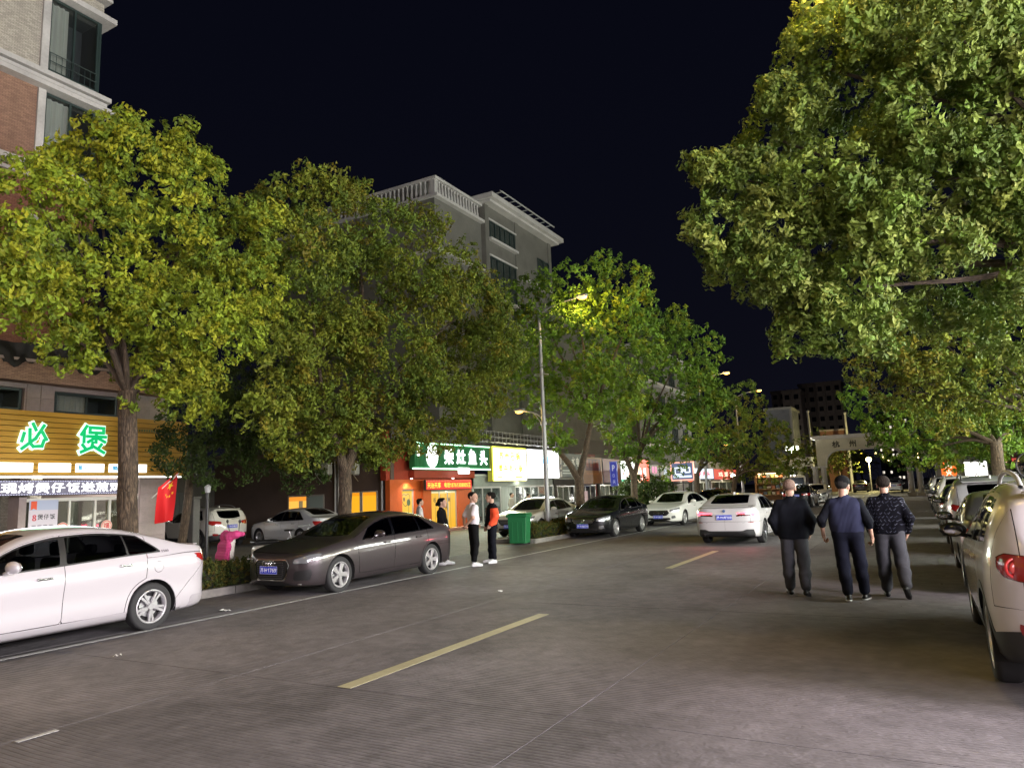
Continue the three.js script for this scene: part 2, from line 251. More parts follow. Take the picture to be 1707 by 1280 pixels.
function splitSoup(src, f) {
  const a = [], b = [], v = new Float32Array(3);
  const vert = (o) => src.slice(o, o + ST), mix = (p, q, k) => p.map((c, i) => c + (q[i] - c) * k);
  for (let i = 0; i < src.length; i += ST * 3) {
    for (let k = 0; k < 3; k++) v[k] = f(src[i + k * ST], src[i + k * ST + 1], src[i + k * ST + 6], src[i + k * ST + 7]);
    if (v[0] >= 0 && v[1] >= 0 && v[2] >= 0) { for (let q = 0; q < ST * 3; q++) a.push(src[i + q]); continue; }
    if (v[0] < 0 && v[1] < 0 && v[2] < 0) { for (let q = 0; q < ST * 3; q++) b.push(src[i + q]); continue; }
    const P = [vert(i), vert(i + ST), vert(i + 2 * ST)], A = [], B = [];
    for (let k = 0; k < 3; k++) {
      const j = (k + 1) % 3; (v[k] >= 0 ? A : B).push(P[k]);
      if ((v[k] >= 0) !== (v[j] >= 0)) { const m = mix(P[k], P[j], v[k] / (v[k] - v[j])); A.push(m); B.push(m); }
    }
    for (const [poly, out] of [[A, a], [B, b]]) for (let k = 1; k + 1 < poly.length; k++) for (const w of [poly[0], poly[k], poly[k + 1]]) for (let q = 0; q < ST; q++) out.push(w[q]);
  }
  return [a, b];
}
function soupGeo(src, push = 0) {
  const n = src.length / ST, p = new Float32Array(n * 3), m = new Float32Array(n * 3), uv = new Float32Array(n * 2);
  for (let i = 0; i < n; i++) { for (let k = 0; k < 3; k++) { m[i * 3 + k] = src[i * ST + 3 + k]; p[i * 3 + k] = src[i * ST + k] + push * m[i * 3 + k]; } uv[i * 2] = src[i * ST + 6]; uv[i * 2 + 1] = src[i * ST + 1]; }
  const g = new THREE.BufferGeometry(); g.setAttribute('position', new THREE.BufferAttribute(p, 3)); g.setAttribute('normal', new THREE.BufferAttribute(m, 3)); g.setAttribute('uv', new THREE.BufferAttribute(uv, 2)); return g;
}
function paint(r, g, b, metal = 0, rough = 0.32) { return new THREE.MeshPhysicalMaterial({ color: lin(r, g, b), roughness: rough, metalness: metal, clearcoat: 1, clearcoatRoughness: 0.04 }); }
const CM = {
  lampClear: std(0.30, 0.31, 0.33, 0.14, { metalness: 0.6 }), lampDark: std(0.05, 0.05, 0.055, 0.12), lampRed: new THREE.MeshPhysicalMaterial({ color: lin(0.30, 0.012, 0.012), roughness: 0.12, clearcoat: 1 }),
  lampSmoke: new THREE.MeshPhysicalMaterial({ color: lin(0.10, 0.008, 0.01), roughness: 0.1, clearcoat: 1 }), clad: std(0.022, 0.022, 0.024, 0.6), seat: std(0.03, 0.03, 0.034, 0.8), grille: std(0.012, 0.012, 0.013, 0.35),
};
function wheelParts(style, wr) {
  const w = 0.215, r1 = wr * 0.70, prof = [[r1, -w / 2 + 0.012], [wr * 0.90, -w / 2], [wr * 0.975, -w / 2 + 0.028], [wr, -w / 2 + 0.06], [wr, w / 2 - 0.06], [wr * 0.975, w / 2 - 0.028], [wr * 0.90, w / 2], [r1, w / 2 - 0.012]];
  const tyre = new THREE.LatheGeometry(prof.map(([a, b]) => new THREE.Vector2(a, b)), 40).rotateZ(-Math.PI / 2);
  const rimProf = [[r1 - 0.035, w / 2 - 0.06], [r1 - 0.022, w / 2 - 0.014], [r1 + 0.004, w / 2 - 0.008], [r1 + 0.002, w / 2 - 0.03], [r1 - 0.03, -w / 2 + 0.02]];
  const list = [new THREE.LatheGeometry(rimProf.map(([a, b]) => new THREE.Vector2(a, b)), 40).rotateZ(-Math.PI / 2)];
  const n = style.spokes, dark = [];
  for (let i = 0; i < n; i++) for (const e of style.double ? [-1, 1] : [0]) {
    const s = new THREE.Shape(), L = r1 - 0.02, a0 = style.w0 ?? 0.03, a1 = style.w1 ?? 0.022;
    s.moveTo(-a0, 0.03); s.lineTo(-a1, L); s.lineTo(a1, L); s.lineTo(a0, 0.03); s.closePath();
    const g = new THREE.ExtrudeGeometry(s, { depth: 0.022, bevelEnabled: true, bevelSize: 0.005, bevelThickness: 0.006, bevelSegments: 1 });
    g.rotateZ(e * (style.fan ?? 0.11) + i * 2 * Math.PI / n); g.translate(0, 0, w / 2 - 0.052 - (e + 1) * 0.0015); g.rotateY(Math.PI / 2); list.push(g);
  }
  list.push(new THREE.CylinderGeometry(0.045, 0.06, 0.03, 16).rotateZ(-Math.PI / 2).translate(w / 2 - 0.03, 0, 0));
  dark.push(new THREE.CylinderGeometry(r1 - 0.02, r1 - 0.02, 0.01, 28).rotateZ(Math.PI / 2).translate(-0.01, 0, 0));
  return { tyre, rim: merge(list), disc: new THREE.CylinderGeometry(r1 * 0.62, r1 * 0.62, 0.02, 24).rotateZ(Math.PI / 2).translate(0.012, 0, 0), back: merge(dark) };
}
function plateTex(text) {
  return canvasTex(352, 112, (x) => { x.fillStyle = '#1230c8'; x.fillRect(0, 0, 352, 112); x.strokeStyle = '#e8ecff'; x.lineWidth = 4; x.strokeRect(5, 5, 342, 102); x.strokeStyle = x.fillStyle = '#f4f6ff'; strokes(x, '苏', 14, 22, 66, 7); x.font = 'bold 78px sans-serif'; x.textBaseline = 'middle'; let px = 88; for (const c of text) { x.fillText(c, px, 58); px += c === '·' ? 24 : 45; } });
}
function buildCar(c) { // front towards +z, wheels on y = 0
  const { L, W } = c, top = pchip(c.top), belt = pchip(c.belt), bot = pchip(c.bottom || [[0, 0.30], [0.12, 0.2], [0.6, 0.185], [L - 0.6, 0.2], [L - 0.12, 0.25], [L, 0.36]]);
  const df = c.df ?? 0.62, dr = c.dr ?? 0.5, nf = c.nf ?? 2.6, nr = c.nr ?? 3.0, tum = c.tum ?? 0.40;
  const plan = (s) => { let k = 1; if (s < df) k = Math.pow(Math.max(0, 1 - Math.pow(1 - s / df, nf)), 1 / nf); if (L - s < dr) k = Math.min(k, Math.pow(Math.max(0, 1 - Math.pow(1 - (L - s) / dr, nr)), 1 / nr)); return k * (1 - 0.045 * Math.pow(clamp((s - L * 0.55) / (L * 0.45), 0, 1), 2) - 0.03 * Math.pow(clamp((L * 0.4 - s) / (L * 0.4), 0, 1), 2)); };
  const prof = pchip(c.prof || [[0, 0.90], [0.06, 0.945], [0.16, 0.968], [0.30, 0.985], [0.5, 0.998], [0.66, 1.0], [0.80, 0.992], [0.90, 0.982], [1, 0.955]]);
  const NQ = 16, NU = 18, S = [];
  { const ends = (d, n) => Array.from({ length: n }, (_, i) => d * (1 - Math.cos(i / n * Math.PI / 2))); const a = ends(df, 22), b = ends(dr, 22).map((q) => L - q).reverse(); const mid = Math.round((L - df - dr) / 0.045); S.push(...a); for (let i = 0; i <= mid; i++) S.push(df + (L - df - dr) * i / mid); S.push(...b); S.push(); }
  const ring = (s) => {
    const k = Math.max(plan(s), 0.002), wm = W * k, y0 = bot(s), yb = Math.max(belt(s), y0 + 0.02), h = Math.max(top(s) - yb, 0.012), out = [[0, y0, 0]];
    for (let i = 0; i <= NQ; i++) { const q = i / NQ; out.push([wm * prof(q), y0 + (yb - y0) * q, 1 + q]); }
    const x0 = wm * prof(1), p1x = Math.max(x0 - 0.02 * k - tum * h, 0.30 * x0), p1y = yb + 0.90 * h, ex = (a, b, u) => a + (b - a) * u;
    const fa = [ex(x0, p1x, 0.84), ex(yb, p1y, 0.84)], fb = [p1x * 0.80, ex(p1y, yb + h, 0.36)];
    for (let i = 1; i <= NU; i++) {
      const r = i / NU; let x, y;
      if (r <= 0.42) { const u = r / 0.42; x = ex(x0, fa[0], u) + 0.020 * Math.sin(Math.PI * u) * Math.min(1, h / 0.4); y = ex(yb, fa[1], u); }
      else if (r <= 0.64) { const u = (r - 0.42) / 0.22, m = 1 - u; x = m * m * fa[0] + 2 * m * u * p1x + u * u * fb[0]; y = m * m * fa[1] + 2 * m * u * p1y + u * u * fb[1]; }
      else { const u = (r - 0.64) / 0.36; x = fb[0] * (1 - u); const v = 1 - u; y = yb + h - (yb + h - fb[1]) * v * v; }
      out.push([x, y, 2 + r]);
    }
    return out;
  };
  const R = S.map(ring), n = R[0].length, rows = S.length, P = [], cols = 2 * n - 1;
  for (let i = 0; i < rows; i++) for (let j = 0; j < cols; j++) { const m = j < n, q = R[i][m ? j : 2 * n - 2 - j]; P.push([(m ? 1 : -1) * q[0], q[1], L / 2 - S[i], S[i], q[2]]); }
  const N = P.map(() => [0, 0, 0]), idx = [];
  for (let i = 0; i + 1 < rows; i++) for (let j = 0; j + 1 < cols; j++) { const a = i * cols + j, b = a + 1, d = a + cols, e = d + 1; idx.push([a, b, e], [a, e, d]); }
  for (const [a, b, d] of idx) { const u = P[b].map((q, k) => q - P[a][k]), w = P[d].map((q, k) => q - P[a][k]), nn = [u[1] * w[2] - u[2] * w[1], u[2] * w[0] - u[0] * w[2], u[0] * w[1] - u[1] * w[0]]; for (const q of [a, b, d]) for (let k = 0; k < 3; k++) N[q][k] += nn[k]; }
  { const v = N[Math.floor(rows / 2) * cols + Math.floor(NQ / 2)]; const sg = v[0] > 0 ? 1 : -1; for (const q of N) { const l = Math.hypot(...q) || 1; for (let k = 0; k < 3; k++) q[k] *= sg / l; } if (sg < 0) for (const t of idx) [t[1], t[2]] = [t[2], t[1]]; }
  let rest = []; for (const t of idx) for (const q of t) rest.push(P[q][0], P[q][1], P[q][2], N[q][0], N[q][1], N[q][2], P[q][3], P[q][4]);
  const g = new THREE.Group(), wr = c.wr, ax = [c.fa, c.fa + c.wb];
  const cut = (f) => { const [a, b] = splitSoup(rest, f); rest = b; return a; };
  const cutKeep = (name, f, mat, push, label) => { const a = cut(f); return a.length ? part(g, name, soupGeo(a, push), mat, label) : null; };
  const cutBand = (d, w) => { const [a, b] = splitSoup(rest, (x, y, s, t) => d(x, y, s, t) + w), [c1, c2] = splitSoup(a, (x, y, s, t) => w - d(x, y, s, t)); rest = b; for (let i = 0; i < c2.length; i++) rest.push(c2[i]); return c1; };
  const bySide = (name, f, mat, push, sub) => { for (const sd of [1, -1]) { const a = cut((x, y, s, t) => Math.min(f(x, y, s, t), x * sd)); if (a.length) { const m = part(g, name, soupGeo(a, push), mat); if (sub) sub(m, sd); } } };
  for (const q of ax) cut((x, y, s, t) => Math.min(wr + 0.045 - Math.hypot(s - q, y - wr), Math.abs(x) - 0.45 * W));
  cutKeep('underbody', (x, y, s, t) => 0.97 - t, M.dark, 0);
  // glazing
  const hgt = (s) => top(s) - belt(s), glass = c.glass || M.tint;
  cutKeep('windshield', (x, y, s, t) => Math.min(s - (c.ws[0] + 0.14 * (x / 0.75) ** 2), c.ws[1] + 0.05 * (x / 0.6) ** 2 - s, (t - 2.66) * 1.2), c.wsGlass || glass, -0.004);
  cutKeep('rear_window', (x, y, s, t) => Math.min(s - (c.rw[0] - 0.03 * (x / 0.6) ** 2), c.rw[1] - 0.10 * (x / 0.75) ** 2 - s, (t - 2.68) * 1.0), c.rwGlass || glass, -0.004);
  for (const w of c.windows) bySide(w.name || 'side_window', (x, y, s, t) => { const u = (y - belt(s)) / 0.35; return Math.min(s - (w.a0 + (w.a1 - w.a0) * u), w.b0 + (w.b1 - w.b0) * u - s, y - belt(s) - 0.03, (2.40 - t) * Math.max(hgt(s), 0.05) * 2.2); }, glass, -0.004);
  if (c.band) bySide('window_trim', (x, y, s, t) => { const w = c.windows, u = (y - belt(s)) / 0.35, lo = w[0], hi = w[w.length - 1]; return Math.min(s - (lo.a0 + (lo.a1 - lo.a0) * u) + 0.03, hi.b0 + (hi.b1 - hi.b0) * u - s + 0.03, y - belt(s) - 0.012, (2.43 - t) * Math.max(hgt(s), 0.05) * 2.2); }, c.band, 0.001);
  // lamps, grilles and other cut-outs seen from the front, rear or side
  for (const q of c.cuts || []) {
    const f = (x, y, s, t) => { const a = q.view === 'front' ? Math.abs(x) + s : q.view === 'rear' ? Math.abs(x) + (L - s) : s; let d = polySD(q.poly, a, y); if (q.view !== 'side') d = Math.min(d, (q.view === 'front' ? L * 0.45 - s : s - L * 0.55)); else d = Math.min(d, Math.abs(x) - 0.4 * W); return d; };
    const dress = (m) => { if (q.rim) { /* bright outline cut from the panel round it */ } };
    if (q.mid) cutKeep(q.name, f, q.mat, q.push ?? 0, q.label); else bySide(q.name, f, q.mat, q.push ?? 0, dress);
    if (q.outline) { if (q.mid) cutKeep(q.outline[0], (x, y, s, t) => f(x, y, s, t) + q.outline[1], q.outline[2], 0.004); else bySide(q.outline[0], (x, y, s, t) => f(x, y, s, t) + q.outline[1], q.outline[2], 0.003); }
  }
  if (c.clad) { // dark lower cladding and arch trims
    cutKeep('lower_cladding', (x, y, s, t) => Math.max(c.clad.y(s) - y, Math.max(...ax.map((q) => Math.min(wr + 0.045 + c.clad.arch - Math.hypot(s - q, y - wr), Math.abs(x) - 0.6 * W)))), CM.clad, 0.004);
  }
  // doors
  const doorF = (d) => (x, y, s, t) => { const u = y - 0.6; let f = Math.min(s - (d.a + d.as * u), d.b + d.bs * u - s, y - (c.doorY ?? 0.30), (2.455 - t) * Math.max(hgt(s), 0.05) * 2.2, Math.abs(x) - 0.3 * W); for (const q of ax) f = Math.min(f, Math.hypot(s - q, y - wr) - wr - 0.085); return f; };
  for (const d of c.doors) {
    const f = doorF(d);
    { const gap = cutBand(f, 0.004); part(g, 'door_gap', soupGeo(gap, -0.012), M.dark); }
    bySide('door', f, c.paint, 0, (m, sd) => {
      const hy = belt(d.h) - 0.105, hx = W * plan(d.h) * 0.99;
      part(m, 'handle', merge([rbx(0.022, 0.026, 0.19, sd * (hx + 0.022), hy, L / 2 - d.h, 0.01), rbx(0.03, 0.034, 0.05, sd * (hx + 0.006), hy, L / 2 - d.h + 0.07, 0.01), rbx(0.03, 0.03, 0.04, sd * (hx + 0.006), hy, L / 2 - d.h - 0.07, 0.01)]), c.handle || c.paint);
    });
  }
  for (const q of c.seams || []) { const f = (x, y, s, t) => { const a = q.view === 'top' ? s : q.view === 'rear' ? Math.abs(x) + (L - s) : q.view === 'front' ? Math.abs(x) + s : s; return q.f(a, y, Math.abs(x), t, s); }; const gap = cutBand(f, 0.0035); if (gap.length) part(g, 'panel_gap', soupGeo(gap, -0.01), M.dark); }
  part(g, 'body', soupGeo(rest), c.paint);
  // wheel wells and wheels
  const ws = wheelParts(c.wheel, wr), wells = [];
  for (const q of ax) for (const sd of [1, -1]) {
    const cy = new THREE.CylinderGeometry(wr + 0.05, wr + 0.05, 0.34, 24, 1, true, -0.3, Math.PI + 0.6).rotateZ(Math.PI / 2);
    cy.translate(sd * (W - 0.20), wr, L / 2 - q); wells.push(cy); wells.push(new THREE.CircleGeometry(wr + 0.05, 20, -0.2, Math.PI + 0.4).rotateY(Math.PI / 2).translate(sd * (W - 0.36), wr, L / 2 - q));
    const wh = new THREE.Group(); wh.name = 'wheel'; g.add(wh); wh.position.set(sd * (W - 0.135), wr, L / 2 - q); wh.rotation.y = sd > 0 ? 0 : Math.PI; wh.rotation.x = q * 1.3 + sd;
    part(wh, 'tyre', ws.tyre, M.rubber); part(wh, 'rim', ws.rim, c.wheel.mat || M.alloy); part(wh, 'brake_disc', ws.disc, M.steel); part(wh, 'wheel_back', ws.back, M.dark);
  }
  const wg = merge(wells); wg.computeVertexNormals(); part(g, 'wheel_arch', wg, new THREE.MeshStandardMaterial({ color: lin(0.012, 0.012, 0.012), roughness: 0.95, side: THREE.DoubleSide }));
  // mirrors
  const ms = c.mirror ?? c.ws[0] + 0.55, my = belt(ms) + 0.075, mx = W * plan(ms) * 0.955;
  for (const sd of [1, -1]) {
    const sh = new THREE.SphereGeometry(1, 18, 12).scale(0.132, 0.078, 0.060).translate(sd * (mx + 0.125), my + 0.02, L / 2 - ms);
    const m = part(g, 'mirror', merge([sh, bar(V(sd * (mx - 0.04), my - 0.06, L / 2 - ms + 0.02), V(sd * (mx + 0.1), my - 0.015, L / 2 - ms), 0.022, 0.028, 8)]), c.mirrorMat || c.paint);
    part(m, 'mirror_glass', new THREE.SphereGeometry(1, 18, 10).scale(0.092, 0.058, 0.012).translate(sd * (mx + 0.127), my + 0.02, L / 2 - ms - 0.058), M.chrome);
  }
  // cabin seen through the panes
  const seat = (x, s) => [rbx(0.48, 0.14, 0.5, x, 0.48, L / 2 - s, 0.06), rbx(0.46, 0.60, 0.13, x, 0.80, L / 2 - s - 0.27, 0.06).rotateX(0), rbx(0.24, 0.17, 0.10, x, 1.19 + (c.seatUp ?? 0), L / 2 - s - 0.31, 0.04)];
  const s1 = c.seat ?? c.ws[0] + 1.05, s2 = s1 + 0.9;
  part(g, 'seats', merge([...seat(0.37, s1), ...seat(-0.37, s1), rbx(1.25, 0.15, 0.5, 0, 0.5, L / 2 - s2, 0.06), rbx(1.25, 0.55, 0.14, 0, 0.8, L / 2 - s2 - 0.28, 0.06), rbx(0.22, 0.13, 0.09, 0.36, 1.13, L / 2 - s2 - 0.3, 0.04), rbx(0.22, 0.13, 0.09, -0.36, 1.13, L / 2 - s2 - 0.3, 0.04)]), CM.seat);
  part(g, 'dashboard', merge([rbx(1.4, 0.2, 0.4, 0, belt(c.ws[0] + 0.4) - 0.06, L / 2 - c.ws[0] - 0.38, 0.08), new THREE.TorusGeometry(0.18, 0.016, 8, 24).rotateX(-0.4).translate(0.37, belt(c.ws[0] + 0.4) + 0.03, L / 2 - c.ws[0] - 0.66)]), CM.seat);
  if (c.plateF) { const m = part(g, 'number_plate', bx(0.44, 0.14, 0.012, 0, c.plateF.y, L / 2 - c.plateF.s + 0.012), M.black); const q = new THREE.PlaneGeometry(0.44, 0.14).translate(0, c.plateF.y, L / 2 - c.plateF.s + 0.0205); part(m, 'plate_face', q, printed(plateTex(c.plateF.text))); }
  if (c.plateR) { const m = part(g, 'number_plate', bx(0.44, 0.14, 0.012, 0, c.plateR.y, -L / 2 + c.plateR.s - 0.012), M.black); const q = new THREE.PlaneGeometry(0.44, 0.14).rotateY(Math.PI).translate(0, c.plateR.y, -L / 2 + c.plateR.s - 0.0205); part(m, 'plate_face', q, printed(plateTex(c.plateR.text))); }
  if (c.rails) for (const sd of [1, -1]) part(g, 'roof_rail', tube(c.rails.map(([s, y]) => V(sd * c.railX, y, L / 2 - s)), 0.02, 8, 30), c.railMat || M.galv);
  if (c.extra) c.extra(g, L, W);
  return g;
}
// ----- the kinds of car -----
const wheelFive = { spokes: 5, double: true, w0: 0.020, w1: 0.024, fan: 0.10 }, wheelTen = { spokes: 10, w0: 0.018, w1: 0.020 }, wheelFat = { spokes: 5, w0: 0.035, w1: 0.05 };
const sedanTop = (H) => [[0, 0.60], [0.03, 0.68], [0.22, 0.79], [0.8, 0.915], [1.3, 0.985], [1.55, 1.09], [2.1, H - 0.10], [2.5, H - 0.012], [2.95, H], [3.4, H - 0.045], [3.9, H - 0.20], [4.3, H - 0.345], [4.6, H - 0.385], [4.76, H - 0.42], [4.82, H - 0.60]];
const sedanBelt = [[0, 0.57], [0.03, 0.64], [0.22, 0.73], [0.8, 0.835], [1.3, 0.885], [2.4, 0.925], [3.4, 0.955], [4.2, 0.975], [4.6, 0.955], [4.76, 0.90], [4.82, 0.76]];
const sedanWin = [{ a0: 1.50, a1: 1.98, b0: 2.42, b1: 2.47 }, { a0: 2.50, a1: 2.55, b0: 3.36, b1: 3.32 }, { name: 'quarter_window', a0: 3.40, a1: 3.36, b0: 3.92, b1: 3.42 }];
const sedanDoors = [{ a: 1.36, as: -0.10, b: 2.46, bs: 0.06, h: 2.22 }, { a: 2.46, as: 0.06, b: 3.66, bs: -0.10, h: 3.28 }];
const hoodSeam = { view: 'top', f: (a, y, x, t, s) => (s < 1.45 && t > 2.02 ? Math.min(t - 2.30, (s - 0.16 - 0.1 * x)) * 0.5 : -1) };
const trunkSeam = (s0) => ({ view: 'rear', f: (a, y, x, t, s) => (s > s0 && y > 0.62 ? 0.70 - x : -1) });
const rearBumperSeam = (y0) => ({ view: 'rear', f: (a, y, x, t, s) => (s > 4.0 && t < 2.0 ? y - y0 : 1) });
function darkSaloon() { // brown-grey executive saloon: hexagonal grille with four rings
  const c = { L: 4.82, W: 0.92, wb: 2.90, fa: 0.88, wr: 0.33, top: sedanTop(1.43), belt: sedanBelt, ws: [1.32, 2.16], rw: [3.42, 4.16], windows: sedanWin, doors: sedanDoors, band: M.chrome, glass: M.tintDark, wsGlass: M.tint, paint: paint(0.050, 0.040, 0.044, 0.5, 0.32), wheel: { ...wheelFive, mat: std(0.40, 0.39, 0.40, 0.3, { metalness: 0.6 }) }, plateF: { s: -0.02, y: 0.49, text: 'H·17691' }, plateR: { s: -0.005, y: 0.78, text: 'H·17691' }, seams: [hoodSeam, trunkSeam(4.2), rearBumperSeam(0.64)] };
  c.cuts = [
    { name: 'grille', view: 'front', mid: true, mat: CM.grille, push: -0.006, poly: [[-0.40, 0.655], [0.40, 0.655], [0.455, 0.575], [0.36, 0.315], [-0.36, 0.315]], outline: ['grille_frame', 0.02, M.chrome] },
    { name: 'headlight', view: 'front', mat: CM.lampClear, push: 0.002, poly: [[0.56, 0.60], [0.60, 0.668], [0.98, 0.742], [1.30, 0.76], [1.22, 0.69], [0.98, 0.645], [0.92, 0.60]], outline: ['headlight_surround', 0.012, CM.lampDark] },
    { name: 'air_intake', view: 'front', mat: CM.grille, push: -0.004, poly: [[0.56, 0.30], [0.60, 0.46], [1.02, 0.50], [1.04, 0.40], [0.98, 0.30]] },
    { name: 'tail_light', view: 'rear', mat: CM.lampRed, push: 0.002, poly: [[0.46, 0.80], [0.44, 0.90], [1.0, 0.95], [1.20, 0.93], [1.05, 0.83], [0.9, 0.79]] },
    { name: 'door_moulding', view: 'side', mat: M.chrome, push: 0.002, poly: [[1.5, 0.285], [1.5, 0.30], [3.35, 0.31], [3.35, 0.295]] },
  ];
  c.extra = (g, L) => {
    const rings = []; for (let i = 0; i < 4; i++) rings.push(new THREE.TorusGeometry(0.048, 0.0085, 8, 24).translate((i - 1.5) * 0.066, 0.605, L / 2 + 0.034 + (i % 2) * 0.004)); part(g, 'emblem', merge(rings), M.chrome);
    for (let i = 0; i < 9; i++) part(g, 'grille_bar', rbx(0.68 - Math.abs(i - 6) * 0.012, 0.010, 0.012, 0, 0.345 + i * 0.034, L / 2 + 0.002, 0.004, 1), std(0.06, 0.06, 0.065, 0.3));
    part(g, 'bumper_lip', rbx(1.3, 0.02, 0.03, 0, 0.235, L / 2 - 0.12, 0.008), M.steel);
    for (const sd of [1, -1]) { const h = part(g, 'running_light', rbx(0.26, 0.012, 0.02, sd * 0.72, 0.655, L / 2 - 0.225, 0.004).rotateY(0), std(0.85, 0.85, 0.86, 0.2)); h.rotation.y = 0; }
  };
  return buildCar(c);
}
function whiteSaloon(text = true) { // smooth white saloon with a fastback tail
  const H = 1.50, c = { L: 4.68, W: 0.905, wb: 2.70, fa: 0.92, wr: 0.325, top: [[0, 0.62], [0.03, 0.70], [0.22, 0.80], [0.8, 0.945], [1.2, 1.03], [1.45, 1.13], [2.0, H - 0.09], [2.4, H - 0.01], [2.75, H], [3.2, H - 0.05], [3.75, H - 0.20], [4.15, H - 0.335], [4.45, H - 0.385], [4.58, H - 0.42], [4.68, H - 0.74]], belt: [[0, 0.59], [0.03, 0.66], [0.22, 0.74], [0.8, 0.87], [1.2, 0.93], [2.3, 0.985], [3.3, 1.035], [4.1, 1.055], [4.45, 1.035], [4.58, 0.98], [4.68, 0.68]],
    ws: [1.2, 2.06], rw: [3.28, 3.98], windows: [{ a0: 1.42, a1: 1.88, b0: 2.34, b1: 2.38 }, { a0: 2.42, a1: 2.46, b0: 3.24, b1: 3.20 }, { name: 'quarter_window', a0: 3.27, a1: 3.22, b0: 3.76, b1: 3.30 }], doors: [{ a: 1.26, as: -0.1, b: 2.38, bs: 0.04, h: 2.14 }, { a: 2.38, as: 0.04, b: 3.50, bs: 0.06, h: 3.20 }], band: M.black, glass: M.tint, paint: paint(0.42, 0.395, 0.42, 0, 0.3), handle: M.chrome,
    wheel: { ...wheelFive, w0: 0.011, w1: 0.015, fan: 0.15, mat: std(0.42, 0.41, 0.43, 0.3, { metalness: 0.6 }) }, mirror: 1.72, seatUp: 0.02, seams: [hoodSeam, { view: 'side', f: (a, y, x, t, s) => (s > 3.9 && s < 4.6 && t < 2.05 && t > 1.05 && x > 0.5 ? y - (0.30 + (s - 3.9) * 0.98) : 1) }, { view: 'side', f: (a, y, x, t, s) => (t < 2 && x > 0.5 ? 0.075 - Math.hypot(s - 3.70, y - 0.86) : 1) }] };
  c.prof = [[0, 0.90], [0.06, 0.945], [0.16, 0.975], [0.28, 0.985], [0.44, 0.978], [0.62, 0.990], [0.74, 1.0], [0.82, 0.993], [0.9, 0.980], [1, 0.950]];
  c.cuts = [
    { name: 'tail_light', view: 'rear', mat: CM.lampRed, push: 0.003, poly: [[0.30, 0.90], [0.30, 0.96], [0.9, 0.985], [1.23, 1.0], [1.28, 0.975], [1.05, 0.88], [0.9, 0.875]] },
    { name: 'bumper_vent', view: 'rear', mat: M.black, push: -0.006, poly: [[0.80, 0.46], [0.86, 0.47], [0.935, 0.70], [0.915, 0.72]] },
    { name: 'headlight', view: 'front', mat: CM.lampClear, push: 0.002, poly: [[0.55, 0.66], [0.6, 0.72], [1.0, 0.80], [1.2, 0.80], [0.95, 0.68]] },
    { name: 'grille', view: 'front', mid: true, mat: CM.grille, push: -0.006, poly: [[-0.5, 0.62], [0.5, 0.62], [0.56, 0.5], [0.5, 0.34], [-0.5, 0.34], [-0.56, 0.5]] },
    { name: 'sill_trim', view: 'side', mat: std(0.32, 0.30, 0.32, 0.5), push: 0.002, poly: [[1.2, 0.17], [1.2, 0.285], [3.35, 0.31], [3.35, 0.17]] },
    { name: 'sill_trim', view: 'rear', mid: true, mat: std(0.32, 0.30, 0.32, 0.5), push: 0.002, poly: [[-0.2, 0.2], [-0.2, 0.40], [1.3, 0.40], [1.3, 0.2]] },
  ];
  c.extra = (g, L, W) => {
    for (const sd of [1, -1]) { const t = canvasTex(128, 40, (x) => { x.fillStyle = '#aca6ac'; x.fillRect(0, 0, 128, 40); x.fillStyle = '#26262a'; x.font = 'bold 36px sans-serif'; x.textBaseline = 'middle'; x.fillText('E500', 12, 21); }); const q = new THREE.PlaneGeometry(0.19, 0.052); q.rotateY(sd * Math.PI / 2); q.rotateZ(sd * 0.42); const m = part(g, 'badge', q, printed(t, 0.3)); m.position.set(sd * (W * 0.935), 1.075, L / 2 - 3.83); }
    part(g, 'antenna', rbx(0.06, 0.05, 0.14, 0, 1.36, L / 2 - 3.62, 0.02), c.paint); part(g, 'trunk_lip', rbx(1.2, 0.018, 0.06, 0, 1.118, -L / 2 + 0.18, 0.008), c.paint);
  };
  return buildCar(c);
}
